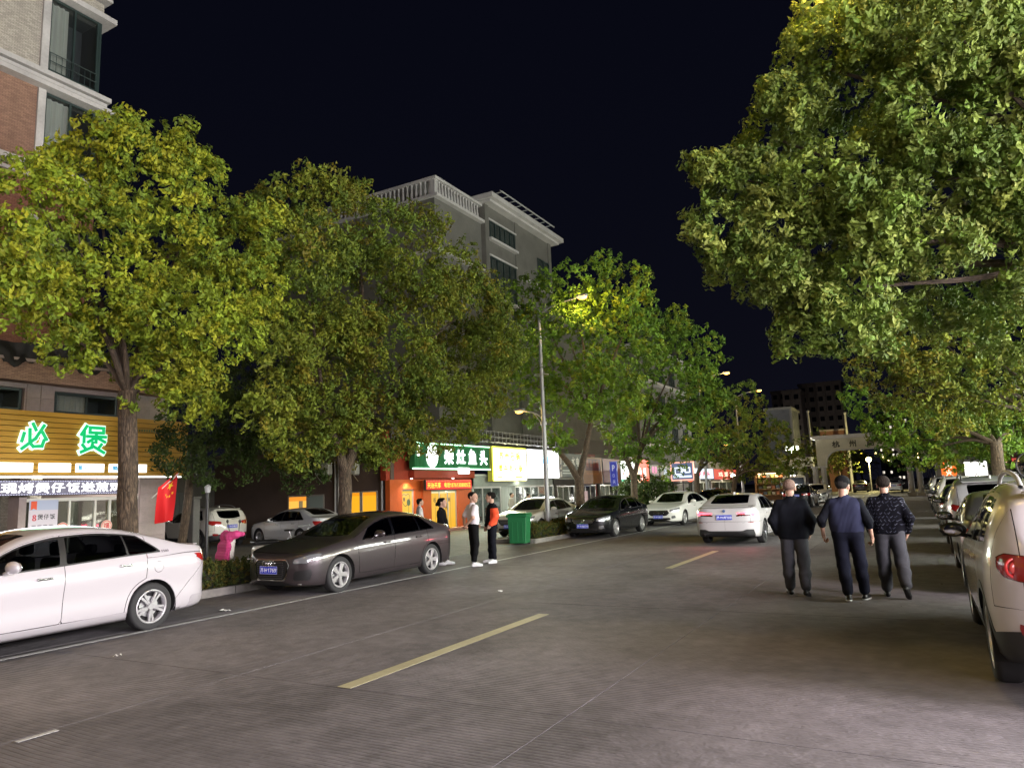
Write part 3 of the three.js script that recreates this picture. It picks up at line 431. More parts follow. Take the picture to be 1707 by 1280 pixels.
function sportSaloon() { // white saloon driving away with its tail lamps lit
  const H = 1.44, red = new THREE.MeshStandardMaterial({ color: lin(0.4, 0.01, 0.02), emissive: lin(1, 0.06, 0.09), emissiveIntensity: 5, roughness: 0.2 });
  const c = { L: 4.72, W: 0.92, wb: 2.85, fa: 0.80, wr: 0.335, top: sedanTop(H).map(([s, y]) => [s * 4.72 / 4.82, y]), belt: sedanBelt.map(([s, y]) => [s * 4.72 / 4.82, y + 0.005]), ws: [1.3, 2.12], rw: [3.36, 4.06], windows: sedanWin.map((w) => ({ ...w, a0: w.a0 * 0.98, a1: w.a1 * 0.98, b0: w.b0 * 0.98, b1: w.b1 * 0.98 })), doors: sedanDoors, band: M.black, glass: M.tintDark, paint: paint(0.58, 0.56, 0.585, 0, 0.3), wheel: { ...wheelFive, mat: std(0.10, 0.10, 0.11, 0.3, { metalness: 0.7 }) }, plateR: { s: -0.012, y: 0.78, text: 'H·AF086' }, mirrorMat: M.black, seams: [trunkSeam(4.15), rearBumperSeam(0.655)] };
  c.cuts = [
    { name: 'tail_light', view: 'rear', mat: red, push: 0.003, poly: [[0.34, 0.868], [0.34, 0.90], [0.80, 0.925], [0.96, 0.945], [1.06, 0.94], [1.04, 0.85], [0.95, 0.815], [0.82, 0.818], [0.84, 0.865]] },
    { name: 'indicator', view: 'rear', mat: CM.lampSmoke, push: 0.002, poly: [[0.34, 0.80], [0.34, 0.864], [0.82, 0.862], [0.80, 0.815]] },
    { name: 'rear_reflector', view: 'rear', mat: CM.lampRed, push: 0.002, poly: [[0.62, 0.615], [0.62, 0.635], [0.92, 0.65], [0.92, 0.628]] },
    { name: 'diffuser', view: 'rear', mid: true, mat: CM.clad, push: 0.003, poly: [[-0.2, 0.2], [-0.2, 0.40], [0.5, 0.40], [0.62, 0.44], [0.90, 0.44], [1.0, 0.27], [1.0, 0.2]] },
    { name: 'headlight', view: 'front', mat: CM.lampClear, push: 0.002, poly: [[0.5, 0.62], [0.55, 0.70], [1.0, 0.76], [1.2, 0.76], [0.95, 0.64]] },
    { name: 'grille', view: 'front', mat: CM.grille, push: -0.006, poly: [[0.03, 0.42], [0.03, 0.64], [0.36, 0.66], [0.42, 0.56], [0.32, 0.42]] },
  ];
  c.extra = (g, L) => { part(g, 'emblem', new THREE.CylinderGeometry(0.04, 0.04, 0.012, 24).rotateX(Math.PI / 2).translate(0, 0.955, -L / 2 - 0.012), std(0.10, 0.16, 0.35, 0.3)); for (const sd of [1, -1]) part(g, 'exhaust_tip', new THREE.CylinderGeometry(0.05, 0.05, 0.1, 18, 1, true).rotateX(Math.PI / 2).translate(sd * 0.56, 0.30, -L / 2 + 0.06), M.chrome); part(g, 'trunk_lip', rbx(1.3, 0.02, 0.08, 0, 1.075, -L / 2 + 0.14, 0.008), c.paint); part(g, 'roof_antenna', rbx(0.05, 0.07, 0.16, 0, 1.435, L / 2 - 3.2, 0.02), c.paint); };
  return buildCar(c);
}
function plainSaloon(o) { // parked saloons: colour, grille and lamps differ
  const H = o.H ?? 1.47, c = { L: 4.82, W: 0.91, wb: 2.77, fa: 0.95, wr: 0.325, top: sedanTop(H), belt: sedanBelt.map(([s, y]) => [s, y + 0.01]), ws: [1.32, 2.14], rw: [3.42, 4.14], windows: sedanWin, doors: sedanDoors, band: o.band || M.black, glass: o.glass || M.tintDark, wsGlass: M.tint, paint: o.paint, handle: M.chrome, wheel: { ...(o.wheel || wheelTen), mat: M.alloy }, plateF: { s: -0.02, y: o.py ?? 0.44, text: o.text }, plateR: { s: -0.005, y: 0.80, text: o.text }, seams: [hoodSeam, trunkSeam(4.2), rearBumperSeam(0.62)] };
  c.cuts = [
    { name: 'grille', view: 'front', mid: true, mat: CM.grille, push: -0.005, poly: o.grille, outline: ['grille_frame', 0.018, M.chrome] },
    { name: 'lower_intake', view: 'front', mid: true, mat: CM.grille, push: -0.005, poly: [[-0.6, 0.27], [-0.56, 0.36], [0.56, 0.36], [0.6, 0.27]] },
    { name: 'headlight', view: 'front', mat: CM.lampClear, push: 0.003, poly: o.lamp || [[0.52, 0.60], [0.56, 0.69], [0.95, 0.75], [1.35, 0.78], [1.2, 0.66], [0.9, 0.59]], outline: ['headlight_surround', 0.008, CM.lampDark] },
    { name: 'fog_light', view: 'front', mat: CM.lampClear, push: 0.002, poly: [[0.66, 0.33], [0.64, 0.42], [0.86, 0.44], [0.9, 0.36]], outline: ['fog_light_surround', 0.012, M.chrome] },
    { name: 'tail_light', view: 'rear', mat: CM.lampRed, push: 0.003, poly: [[0.38, 0.80], [0.38, 0.90], [0.9, 0.945], [1.25, 0.95], [1.1, 0.80], [0.9, 0.77]] },
  ];
  c.extra = (g, L) => { const e = o.emblem; if (e === 'oval') part(g, 'emblem', merge([new THREE.TorusGeometry(0.062, 0.009, 6, 24).scale(1, 0.68, 1).translate(0, o.ey, L / 2 + 0.025), new THREE.TorusGeometry(0.028, 0.007, 6, 18).scale(1, 1.3, 1).translate(0, o.ey, L / 2 + 0.030), new THREE.TorusGeometry(0.05, 0.007, 6, 18).scale(1, 0.42, 1).translate(0, o.ey + 0.018, L / 2 + 0.033)]), M.chrome); else if (e === 'wings') part(g, 'emblem', merge([-1, 0, 1].map((k) => rbx(0.026, 0.075 - Math.abs(k) * 0.012, 0.02, k * 0.045, o.ey, L / 2 + 0.02, 0.008).rotateZ(0)).concat([rbx(0.5, 0.012, 0.014, 0, o.ey - 0.01, L / 2 + 0.01, 0.005)])), M.chrome); for (let i = 0; i < (o.bars ?? 4); i++) part(g, 'grille_bar', rbx(o.barW ?? 0.8, 0.009, 0.012, 0, o.grille[0][1] - 0.03 - i * 0.034, L / 2 + 0.004, 0.003, 1), M.steel); };
  return buildCar(c);
}
function whiteCrossover(o = {}) { // tall five-door: curved shoulders, dark cladding, roof rails
  const c = { L: 4.55, W: 0.92, wb: 2.70, fa: 0.93, wr: 0.355, top: [[0, 0.70], [0.03, 0.80], [0.2, 0.93], [0.8, 1.06], [1.2, 1.11], [1.45, 1.24], [1.95, 1.55], [2.3, 1.655], [2.8, 1.685], [3.4, 1.665], [3.95, 1.585], [4.16, 1.52], [4.30, 1.34], [4.42, 1.13], [4.48, 1.03], [4.53, 0.85], [4.55, 0.60]], belt: [[0, 0.66], [0.03, 0.75], [0.2, 0.85], [0.8, 0.97], [1.3, 1.02], [2.4, 1.05], [3.4, 1.10], [4.1, 1.14], [4.35, 1.10], [4.48, 0.98], [4.53, 0.80], [4.55, 0.56]], bottom: [[0, 0.36], [0.12, 0.26], [0.6, 0.24], [3.9, 0.25], [4.4, 0.32], [4.55, 0.46]],
    df: 0.6, dr: 0.62, nr: 2.6, tum: 0.36, ws: [1.26, 2.06], rw: [4.18, 4.395], rwGlass: M.tintDark, windows: [{ a0: 1.46, a1: 1.86, b0: 2.40, b1: 2.44 }, { a0: 2.46, a1: 2.50, b0: 3.26, b1: 3.34 }, { name: 'quarter_window', a0: 3.30, a1: 3.38, b0: 3.92, b1: 3.60 }], doors: [{ a: 1.34, as: -0.05, b: 2.43, bs: 0.04, h: 2.2 }, { a: 2.43, as: 0.04, b: 3.50, bs: 0.10, h: 3.2 }], doorY: 0.42, band: M.black, glass: o.glass || M.tint, paint: o.paint || paint(0.60, 0.565, 0.58, 0, 0.3), mirror: 1.72, mirrorMat: o.mirror || M.black,
    wheel: { ...(o.wheel || wheelFive), mat: M.alloy }, clad: { arch: 0.07, y: (s) => 0.40 + (s > 3.7 ? (s - 3.7) * 0.20 : 0) }, rails: [[1.98, 1.57], [2.2, 1.665], [2.7, 1.725], [3.3, 1.715], [3.7, 1.665], [3.85, 1.60]], railX: 0.545, railMat: o.rail || M.galv, seatUp: 0.14, plateR: { s: 0.02, y: 0.86, text: o.text || 'H·65D90' }, plateF: { s: -0.02, y: 0.52, text: o.text || 'H·65D90' },
    seams: [{ view: 'rear', f: (a, y, x, t, s) => (s > 4.15 && y > 0.66 && y < 1.5 ? 0.665 - x : 1) }] };
  const tail = o.tail || [[0.34, 0.98], [0.36, 1.045], [0.68, 1.085], [1.0, 1.10], [1.12, 1.07], [1.10, 0.985], [1.0, 0.93], [0.8, 0.905], [0.6, 0.93]];
  c.cuts = [
    { name: 'tail_light', view: 'rear', mat: o.tailMat || CM.lampRed, push: 0.004, poly: tail, outline: ['tail_light_surround', 0.008, CM.lampSmoke] },
    { name: 'fog_light', view: 'rear', mat: CM.lampRed, push: 0.004, poly: [[0.60, 0.50], [0.62, 0.58], [0.92, 0.60], [0.9, 0.51]] },
    { name: 'headlight', view: 'front', mat: CM.lampClear, push: 0.003, poly: [[0.5, 0.80], [0.55, 0.88], [0.95, 0.93], [1.3, 0.95], [1.1, 0.82], [0.9, 0.78]] },
    { name: 'grille', view: 'front', mid: true, mat: CM.grille, push: -0.005, poly: [[-0.5, 0.80], [0.5, 0.80], [0.55, 0.7], [0.36, 0.56], [-0.36, 0.56], [-0.55, 0.7]], outline: ['grille_frame', 0.02, M.chrome] },
  ];
  c.extra = (g, L) => {
    part(g, 'roof_spoiler', rbx(1.12, 0.03, 0.22, 0, 1.555, -L / 2 + 0.47, 0.012), c.paint); part(g, 'roof_antenna', rbx(0.05, 0.06, 0.14, 0, 1.665, L / 2 - 3.55, 0.02), c.paint);
    if (!o.plain) for (const sd of [1, -1]) { part(g, 'lamp_ring', new THREE.TorusGeometry(0.068, 0.012, 8, 24).rotateY(sd * 0.5).translate(sd * 0.705, 1.0, -L / 2 + 0.20), std(0.55, 0.03, 0.03, 0.2)); part(g, 'lamp_reflector', new THREE.SphereGeometry(0.05, 12, 8).scale(1, 1, 0.35).rotateY(sd * 0.5).translate(sd * 0.70, 1.0, -L / 2 + 0.195), std(0.5, 0.06, 0.05, 0.15)); }
    part(g, 'rear_wiper', bar(V(-0.02, 1.14, -L / 2 + 0.10), V(-0.42, 1.19, -L / 2 + 0.15), 0.008), M.black);
  };
  return buildCar(c);
}
// ---------- people: joints with radii joined by a smooth minimum and meshed on a grid ----------
function surfaceNets(sdf, lo, hi, cell) {
  const n = lo.map((a, i) => Math.ceil((hi[i] - a) / cell) + 1), [nx, ny, nz] = n, val = new Float32Array(nx * ny * nz);
  for (let k = 0; k < nz; k++) for (let j = 0; j < ny; j++) for (let i = 0; i < nx; i++) val[i + nx * (j + ny * k)] = sdf(lo[0] + i * cell, lo[1] + j * cell, lo[2] + k * cell);
  const id = new Int32Array(nx * ny * nz).fill(-1), pos = [], idx = [];
  const C = [[0, 0, 0], [1, 0, 0], [0, 1, 0], [1, 1, 0], [0, 0, 1], [1, 0, 1], [0, 1, 1], [1, 1, 1]], E = [[0, 1], [2, 3], [4, 5], [6, 7], [0, 2], [1, 3], [4, 6], [5, 7], [0, 4], [1, 5], [2, 6], [3, 7]];
  for (let k = 0; k + 1 < nz; k++) for (let j = 0; j + 1 < ny; j++) for (let i = 0; i + 1 < nx; i++) {
    let m = 0; const v = []; for (let c = 0; c < 8; c++) { const q = val[i + C[c][0] + nx * (j + C[c][1] + ny * (k + C[c][2]))]; v.push(q); if (q < 0) m |= 1 << c; }
    if (m === 0 || m === 255) continue;
    let x = 0, y = 0, z = 0, e = 0; for (const [a, b] of E) if ((v[a] < 0) !== (v[b] < 0)) { const t = v[a] / (v[a] - v[b]); x += C[a][0] + (C[b][0] - C[a][0]) * t; y += C[a][1] + (C[b][1] - C[a][1]) * t; z += C[a][2] + (C[b][2] - C[a][2]) * t; e++; }
    id[i + nx * (j + ny * k)] = pos.length / 3; pos.push(lo[0] + (i + x / e) * cell, lo[1] + (j + y / e) * cell, lo[2] + (k + z / e) * cell);
  }
  const at = (i, j, k) => id[i + nx * (j + ny * k)], quad = (a, b, c, d, f) => { if (a < 0 || b < 0 || c < 0 || d < 0) return; if (f) idx.push(a, b, c, a, c, d); else idx.push(a, c, b, a, d, c); };
  for (let k = 1; k + 1 < nz; k++) for (let j = 1; j + 1 < ny; j++) for (let i = 1; i + 1 < nx; i++) {
    const s = val[i + nx * (j + ny * k)] < 0;
    if (s !== val[i + 1 + nx * (j + ny * k)] < 0) quad(at(i, j - 1, k - 1), at(i, j, k - 1), at(i, j, k), at(i, j - 1, k), s);
    if (s !== val[i + nx * (j + 1 + ny * k)] < 0) quad(at(i - 1, j, k - 1), at(i - 1, j, k), at(i, j, k), at(i, j, k - 1), s);
    if (s !== val[i + nx * (j + ny * (k + 1))] < 0) quad(at(i - 1, j - 1, k), at(i, j - 1, k), at(i, j, k), at(i - 1, j, k), s);
  }
  const g = new THREE.BufferGeometry(); g.setAttribute('position', new THREE.BufferAttribute(new Float32Array(pos), 3)); g.setIndex(idx); g.computeVertexNormals(); return metreUV2(g);
}
function metreUV2(g) { const p = g.attributes.position, uv = new Float32Array(p.count * 2); for (let i = 0; i < p.count; i++) { uv[i * 2] = p.getX(i) + p.getZ(i); uv[i * 2 + 1] = p.getY(i); } g.setAttribute('uv', new THREE.BufferAttribute(uv, 2)); return g; }
function capsules(list, k = 0.03) { // [[ax,ay,az,ra, bx,by,bz,rb, (squash in z)]]
  const L = list.map((c) => { const d = [c[4] - c[0], c[5] - c[1], c[6] - c[2]]; return { c, d, dd: Math.max(1e-9, d[0] * d[0] + d[1] * d[1] + d[2] * d[2]) }; });
  return (x, y, z) => {
    let r = 1e3;
    for (const { c, d, dd } of L) {
      const t = clamp(((x - c[0]) * d[0] + (y - c[1]) * d[1] + (z - c[2]) * d[2]) / dd, 0, 1), s = c[8] || 1, dz = (z - c[2] - d[2] * t) / s;
      const q = (Math.hypot(x - c[0] - d[0] * t, y - c[1] - d[1] * t, dz) - (c[3] + (c[7] - c[3]) * t)) * Math.min(1, s);
      const h = Math.max(k - Math.abs(r - q), 0) / k; r = Math.min(r, q) - h * h * k * 0.25;
    }
    return r;
  };
}
function meshOf(list, cell, k, extra) {
  const lo = [1e9, 1e9, 1e9], hi = [-1e9, -1e9, -1e9];
  for (const c of list) for (const o of [0, 4]) for (let i = 0; i < 3; i++) { const r = c[o + 3] * (i === 2 ? Math.max(1, c[8] || 1) : 1) + cell * 3 + 0.012; lo[i] = Math.min(lo[i], c[o + i] - r); hi[i] = Math.max(hi[i], c[o + i] + r); }
  const f = capsules(list, k); return surfaceNets(extra ? (x, y, z) => extra(f(x, y, z), x, y, z) : f, lo, hi, cell);
}
const skinMat = std(0.42, 0.25, 0.18, 0.55);
function mixJ(a, b, t) { return a.map((q, i) => q + (b[i] - q) * t); }
// A person stands at the origin facing +z, their left hand towards +x. J gives joints that differ from plain standing.
function makePerson(o) {
  const g = new THREE.Group(), b = o.bulk ?? 1, J = {
    hipL: [0.095, 0.92, 0], hipR: [-0.095, 0.92, 0], kneeL: [0.105, 0.50, 0.02], kneeR: [-0.105, 0.50, 0.02], ankL: [0.11, 0.085, -0.02], ankR: [-0.11, 0.085, -0.02], toeL: 0.15, toeR: -0.15, footL: 0, footR: 0,
    neck: [0, 1.45, -0.01], head: [0, 1.60, 0.015], shL: [0.178, 1.365, -0.015], shR: [-0.178, 1.365, -0.015], elL: [0.25, 1.13, -0.03], elR: [-0.25, 1.13, -0.03], wrL: [0.26, 0.89, 0.03], wrR: [-0.26, 0.89, 0.03], ...o.J };
  const seg = (a, ra, c, rb, s) => [...a, ra, ...c, rb, s || 1];
  // skin: head, neck, forearms and hands, with the limbs and trunk running on under the clothes
  const skin = [seg([0, 1.0, 0.01], 0.085, [0, 1.34, 0.0], 0.085, 0.8), seg(J.neck, 0.055, mixJ(J.neck, J.head, 0.6), 0.052), seg([0, 1.36, -0.01], 0.06, J.neck, 0.056)];
  for (const s of ['L', 'R']) { skin.push(seg(J['hip' + s], 0.075, J['knee' + s], 0.05), seg(J['knee' + s], 0.05, J['ank' + s], 0.035), seg(J['sh' + s], 0.05, J['el' + s], 0.042), seg(J['el' + s], 0.041, J['wr' + s], 0.027), seg([0, 1.34, 0.0], 0.06, J['sh' + s], 0.045), seg([0, 1.0, 0], 0.09, J['hip' + s], 0.08)); }
  const geos = [meshOf(skin, 0.013, 0.03)], nrm = (a) => { const l = Math.hypot(...a) || 1; return a.map((q) => q / l); }, add = (a, d, t) => a.map((q, i) => q + d[i] * t), cross = (a, c) => [a[1] * c[2] - a[2] * c[1], a[2] * c[0] - a[0] * c[2], a[0] * c[1] - a[1] * c[0]];
  // head: skull, jaw, nose, brow, ears; turned about the neck
  const hd = J.head, yaw = o.look ?? 0, nod = o.nod ?? 0, turn = (v) => { const y1 = v[1] * Math.cos(nod) - v[2] * Math.sin(nod), z1 = v[1] * Math.sin(nod) + v[2] * Math.cos(nod), x1 = v[0] * Math.cos(yaw) + z1 * Math.sin(yaw), z2 = -v[0] * Math.sin(yaw) + z1 * Math.cos(yaw); return [hd[0] + x1, hd[1] + y1, hd[2] + z2]; };
  const HS = 1.12, hs = (a, ra, c, rb) => seg(turn(a.map((q) => q * HS)), ra * HS, turn(c.map((q) => q * HS)), rb * HS);
  const headL = [hs([0, 0.035, -0.03], 0.076, [0, 0.035, 0.02], 0.074), hs([0, 0.03, 0.03], 0.066, [0, -0.045, 0.042], 0.052), hs([0, -0.06, 0.055], 0.038, [0, -0.075, 0.062], 0.03), hs([0, 0.015, 0.094], 0.010, [0, -0.012, 0.112], 0.015), hs([-0.03, 0.03, 0.083], 0.014, [0.03, 0.03, 0.083], 0.014), hs([-0.02, -0.047, 0.088], 0.009, [0.02, -0.047, 0.088], 0.009), hs([0.076, 0.022, -0.012], 0.012, [0.077, -0.025, -0.008], 0.010), hs([-0.076, 0.022, -0.012], 0.012, [-0.077, -0.025, -0.008], 0.010), hs([0, -0.06, -0.02], 0.052, [0, -0.13, -0.025], 0.05)];
  geos.push(meshOf(headL, 0.006, 0.022));
  // hands: palm, four fingers, thumb
  for (const s of ['L', 'R']) {
    if (o.hide?.includes(s)) continue; const sg = s === 'L' ? 1 : -1, w = J['wr' + s], d = nrm(o['dir' + s] || [J['wr' + s][0] - J['el' + s][0], J['wr' + s][1] - J['el' + s][1], J['wr' + s][2] - J['el' + s][2]]), inw = nrm(cross(d, cross([-sg, 0, 0.25], d))), fwd = nrm(cross(inw, d)).map((q) => q * sg), curl = o['grip' + s] ?? 0.35;
    const L = [seg(w, 0.026, add(w, d, 0.03), 0.027)], base = add(w, d, 0.088); for (let f = 0; f < 4; f++) { const off = (f - 1.5) * 0.0195, a = add(base, fwd, -off), len = [0.036, 0.041, 0.038, 0.030][f]; L.push(seg(add(add(w, d, 0.025), fwd, -off * 0.7), 0.013, a, 0.0115)); let p = a, ang = curl * 0.7; for (let k = 0; k < 3; k++) { const dir = add(d.map((q) => q * Math.cos(ang)), inw, Math.sin(ang)), q = add(p, dir, len * (1 - 0.18 * k)); L.push(seg(p, 0.0095 - 0.0008 * k, q, 0.009 - 0.001 * k)); p = q; ang += curl * 1.5; } }
    const t0 = add(add(w, d, 0.028), fwd, 0.024), t1 = add(add(t0, d, 0.032), add(fwd.map((q) => q * 0.025), inw, 0.008), 1), t2 = add(add(t1, d, 0.030), inw, 0.012); L.push(seg(add(w, d, 0.02), 0.016, t0, 0.014), seg(t0, 0.013, t1, 0.0105), seg(t1, 0.0105, t2, 0.0085)); geos.push(meshOf(L, 0.0042, 0.007));
  }
  part(g, 'body', merge(geos), o.skin || skinMat);
  // trousers
  const tr = [seg([-0.075, 0.955, 0], 0.125 * b, [0.075, 0.955, 0], 0.125 * b, 0.86), seg([-0.07, 1.03, 0], 0.115 * b, [0.07, 1.03, 0], 0.115 * b, 0.84)], tw = o.leg ?? 1, sg_ = (x, y, z) => Math.sin(y * 46 + 9 * x + 3 * Math.sin(z * 40)) * 0.0022 + Math.sin(y * 23 - 20 * x + 15 * z) * 0.003;
  for (const s of ['L', 'R']) { const h = J['hip' + s], k = J['knee' + s], a = J['ank' + s]; tr.push(seg(h, 0.100 * b, k, 0.074 * tw), seg(k, 0.072 * tw, mixJ(k, a, 0.45), 0.068 * tw), seg(mixJ(k, a, 0.45), 0.068 * tw, mixJ(k, a, o.hem ?? 0.93), 0.060 * tw)); }
  part(g, 'trousers', meshOf(tr, 0.0125, 0.035, (d, x, y, z) => Math.max(d + sg_(x, y, z) * clamp((0.9 - y) * 3, 0.3, 1), -(y - (o.hemY ?? 0.03)))), o.trousers);
  // upper garment with sleeves
  const low = o.low ?? 0.90, tb = (o.torso ?? 1) * b, up = [seg([-0.07, low + 0.02, 0.005], 0.128 * tb, [0.07, low + 0.02, 0.005], 0.128 * tb, 0.88), seg([-0.076, low + 0.11, 0.005], 0.127 * tb, [0.076, low + 0.11, 0.005], 0.127 * tb, 0.89), seg([-0.08, 1.10, 0.005], 0.126 * tb, [0.08, 1.10, 0.005], 0.126 * tb, 0.90), seg([-0.095, 1.20, 0], 0.121 * b, [0.095, 1.20, 0], 0.121 * b, 0.91), seg([-0.105, 1.29, -0.01], 0.118 * b, [0.105, 1.29, -0.01], 0.118 * b, 0.92), seg(J.shL, 0.058, [0, 1.42, -0.015], 0.055), seg(J.shR, 0.058, [0, 1.42, -0.015], 0.055), seg([0, 1.385, -0.015], 0.085, [J.neck[0], J.neck[1] + (o.collar ?? 0), J.neck[2]], o.collar ? 0.062 : 0.060)];
  const sl = o.sleeve ?? 1, arm = o.arm ?? 1, sleeves = [];
  for (const s of ['L', 'R']) { const S = J['sh' + s], E = J['el' + s], W_ = J['wr' + s]; if (sl <= 1) sleeves.push(seg(S, 0.066 * arm, mixJ(S, E, sl), 0.064 * arm)); else sleeves.push(seg(S, 0.064 * arm, E, 0.057 * arm), seg(E, 0.060 * arm, mixJ(E, W_, sl - 1), 0.050 * arm)); }
  const fold = (x, y, z) => Math.sin(y * 38 + 14 * Math.sin(x * 9) + 6 * z) * 0.0016 + Math.sin(x * 31 + y * 17 + z * 22) * 0.0020, bottom = low - 0.035;
  if (o.sleeveMat) { part(g, o.top || 'vest', meshOf(up, 0.0125, 0.04, (d, x, y, z) => Math.max(d - 0.004 + fold(x, y, z), bottom - y)), o.topMat); part(g, 'shirt', meshOf([...sleeves, seg(J.shL, 0.05, J.shR, 0.05)], 0.0125, 0.03, (d, x, y, z) => d + fold(x, y, z)), o.sleeveMat); }
  else part(g, o.top || 'jacket', meshOf([...up, ...sleeves], 0.0125, 0.035, (d, x, y, z) => Math.max(d + fold(x, y, z), Math.abs(x) < 0.2 * b ? bottom - y : -1)), o.topMat);
  // shoes
  for (const s of ['L', 'R']) {
    const a = J['ank' + s], t = J['toe' + s], pt = J['foot' + s], f = [Math.sin(t) * Math.cos(pt), -Math.sin(pt), Math.cos(t) * Math.cos(pt)], dn = [Math.sin(t) * -Math.sin(pt), -Math.cos(pt), -Math.sin(pt) * Math.cos(t)], heel = add(add(a, dn, 0.048), f, -0.035), ball = add(add(a, dn, 0.052), f, 0.12), toe = add(add(a, dn, 0.057), f, 0.175);
    const list = [seg(heel, 0.036, ball, 0.038), seg(ball, 0.038, toe, 0.028), seg(add(a, dn, 0.005), 0.042, add(add(a, dn, 0.04), f, 0.07), 0.036)], m = part(g, 'shoe', meshOf(list, 0.008, 0.02, (d, x, y, z) => Math.max(d, (x - a[0]) * dn[0] + (y - a[1]) * dn[1] + (z - a[2]) * dn[2] - 0.080)), o.shoes);
    if (o.sole) part(m, 'sole', meshOf([seg(add(heel, dn, 0.022), 0.036, add(ball, dn, 0.018), 0.041), seg(add(ball, dn, 0.018), 0.041, add(toe, dn, 0.012), 0.028)], 0.008, 0.015, (d, x, y, z) => { const h = (x - a[0]) * dn[0] + (y - a[1]) * dn[1] + (z - a[2]) * dn[2]; return Math.max(d, h - 0.0835, 0.062 - h); }), o.sole);
  }
  // hair or cap
  if (o.hair) { const hl = [hs([0, 0.045, -0.038], 0.083, [0, 0.05, 0.014], 0.080)]; if (o.hairLow) hl.push(hs([0, -0.02, -0.055], 0.055, [0, -0.03, -0.05], 0.05)); if (o.bun) hl.push(hs([0, -0.005, -0.125], 0.035, [0, -0.035, -0.135], 0.03), hs([0, 0.0, -0.06], 0.07, [0, -0.02, -0.06], 0.06));
    const cut = o.hairCut ?? 0.0; part(g, 'hair', meshOf(hl, 0.007, 0.02, (d, x, y, z) => { const p = [x - hd[0], y - hd[1], z - hd[2]], c = Math.cos(yaw), s = Math.sin(yaw), lx = p[0] * c - p[2] * s, lz = p[0] * s + p[2] * c, ly = p[1]; return Math.max(d + 0.0035 * Math.sin(lx * 210 + ly * 90) * Math.sin(lz * 190 + ly * 60), Math.min(lz - 0.062 + (0.095 - ly) * 0.55, 1) > 0 ? Math.max(lz - 0.062 + (0.095 - ly) * 0.55, 0) : -1, cut - ly - (lz < -0.02 ? 0.06 : 0)); }), o.hairMat); }
  if (o.cap) { const cp = [hs([0, 0.062, -0.03], 0.085, [0, 0.066, 0.015], 0.083)]; const m = part(g, 'cap', meshOf(cp, 0.007, 0.02, (d, x, y, z) => Math.max(d - 0.004, hd[1] + 0.012 - y)), o.cap); part(m, 'cap_peak', meshOf([hs([-0.04, 0.045, 0.10], 0.010, [0.04, 0.045, 0.10], 0.010), hs([-0.05, 0.05, 0.075], 0.012, [0.05, 0.05, 0.075], 0.012), hs([-0.02, 0.038, 0.14], 0.008, [0.02, 0.038, 0.14], 0.008)], 0.006, 0.03), o.cap); }
  // face: eyes and mouth
  if (!o.noFace) { const e = []; for (const sd of [1, -1]) e.push(new THREE.SphereGeometry(0.0115, 10, 8).translate(...turn([sd * 0.035, 0.019, 0.094]))); part(g, 'eyes', merge(e), std(0.05, 0.04, 0.035, 0.25)); part(g, 'mouth', merge([bar(V(...turn([-0.023, -0.053, 0.108])), V(...turn([0.023, -0.053, 0.108])), 0.0035)]), std(0.28, 0.10, 0.085, 0.5)); }
  const sc = (o.height ?? 1.72) / (1.72); g.scale.setScalar(sc); return g;
}
function placePerson(o, label, pos, face) { const g = makePerson(o); g.name = numbered('person'); g.position.set(...pos); g.rotation.y = face; tag(g, label, 'person', o.group); scene.add(g); return g; }
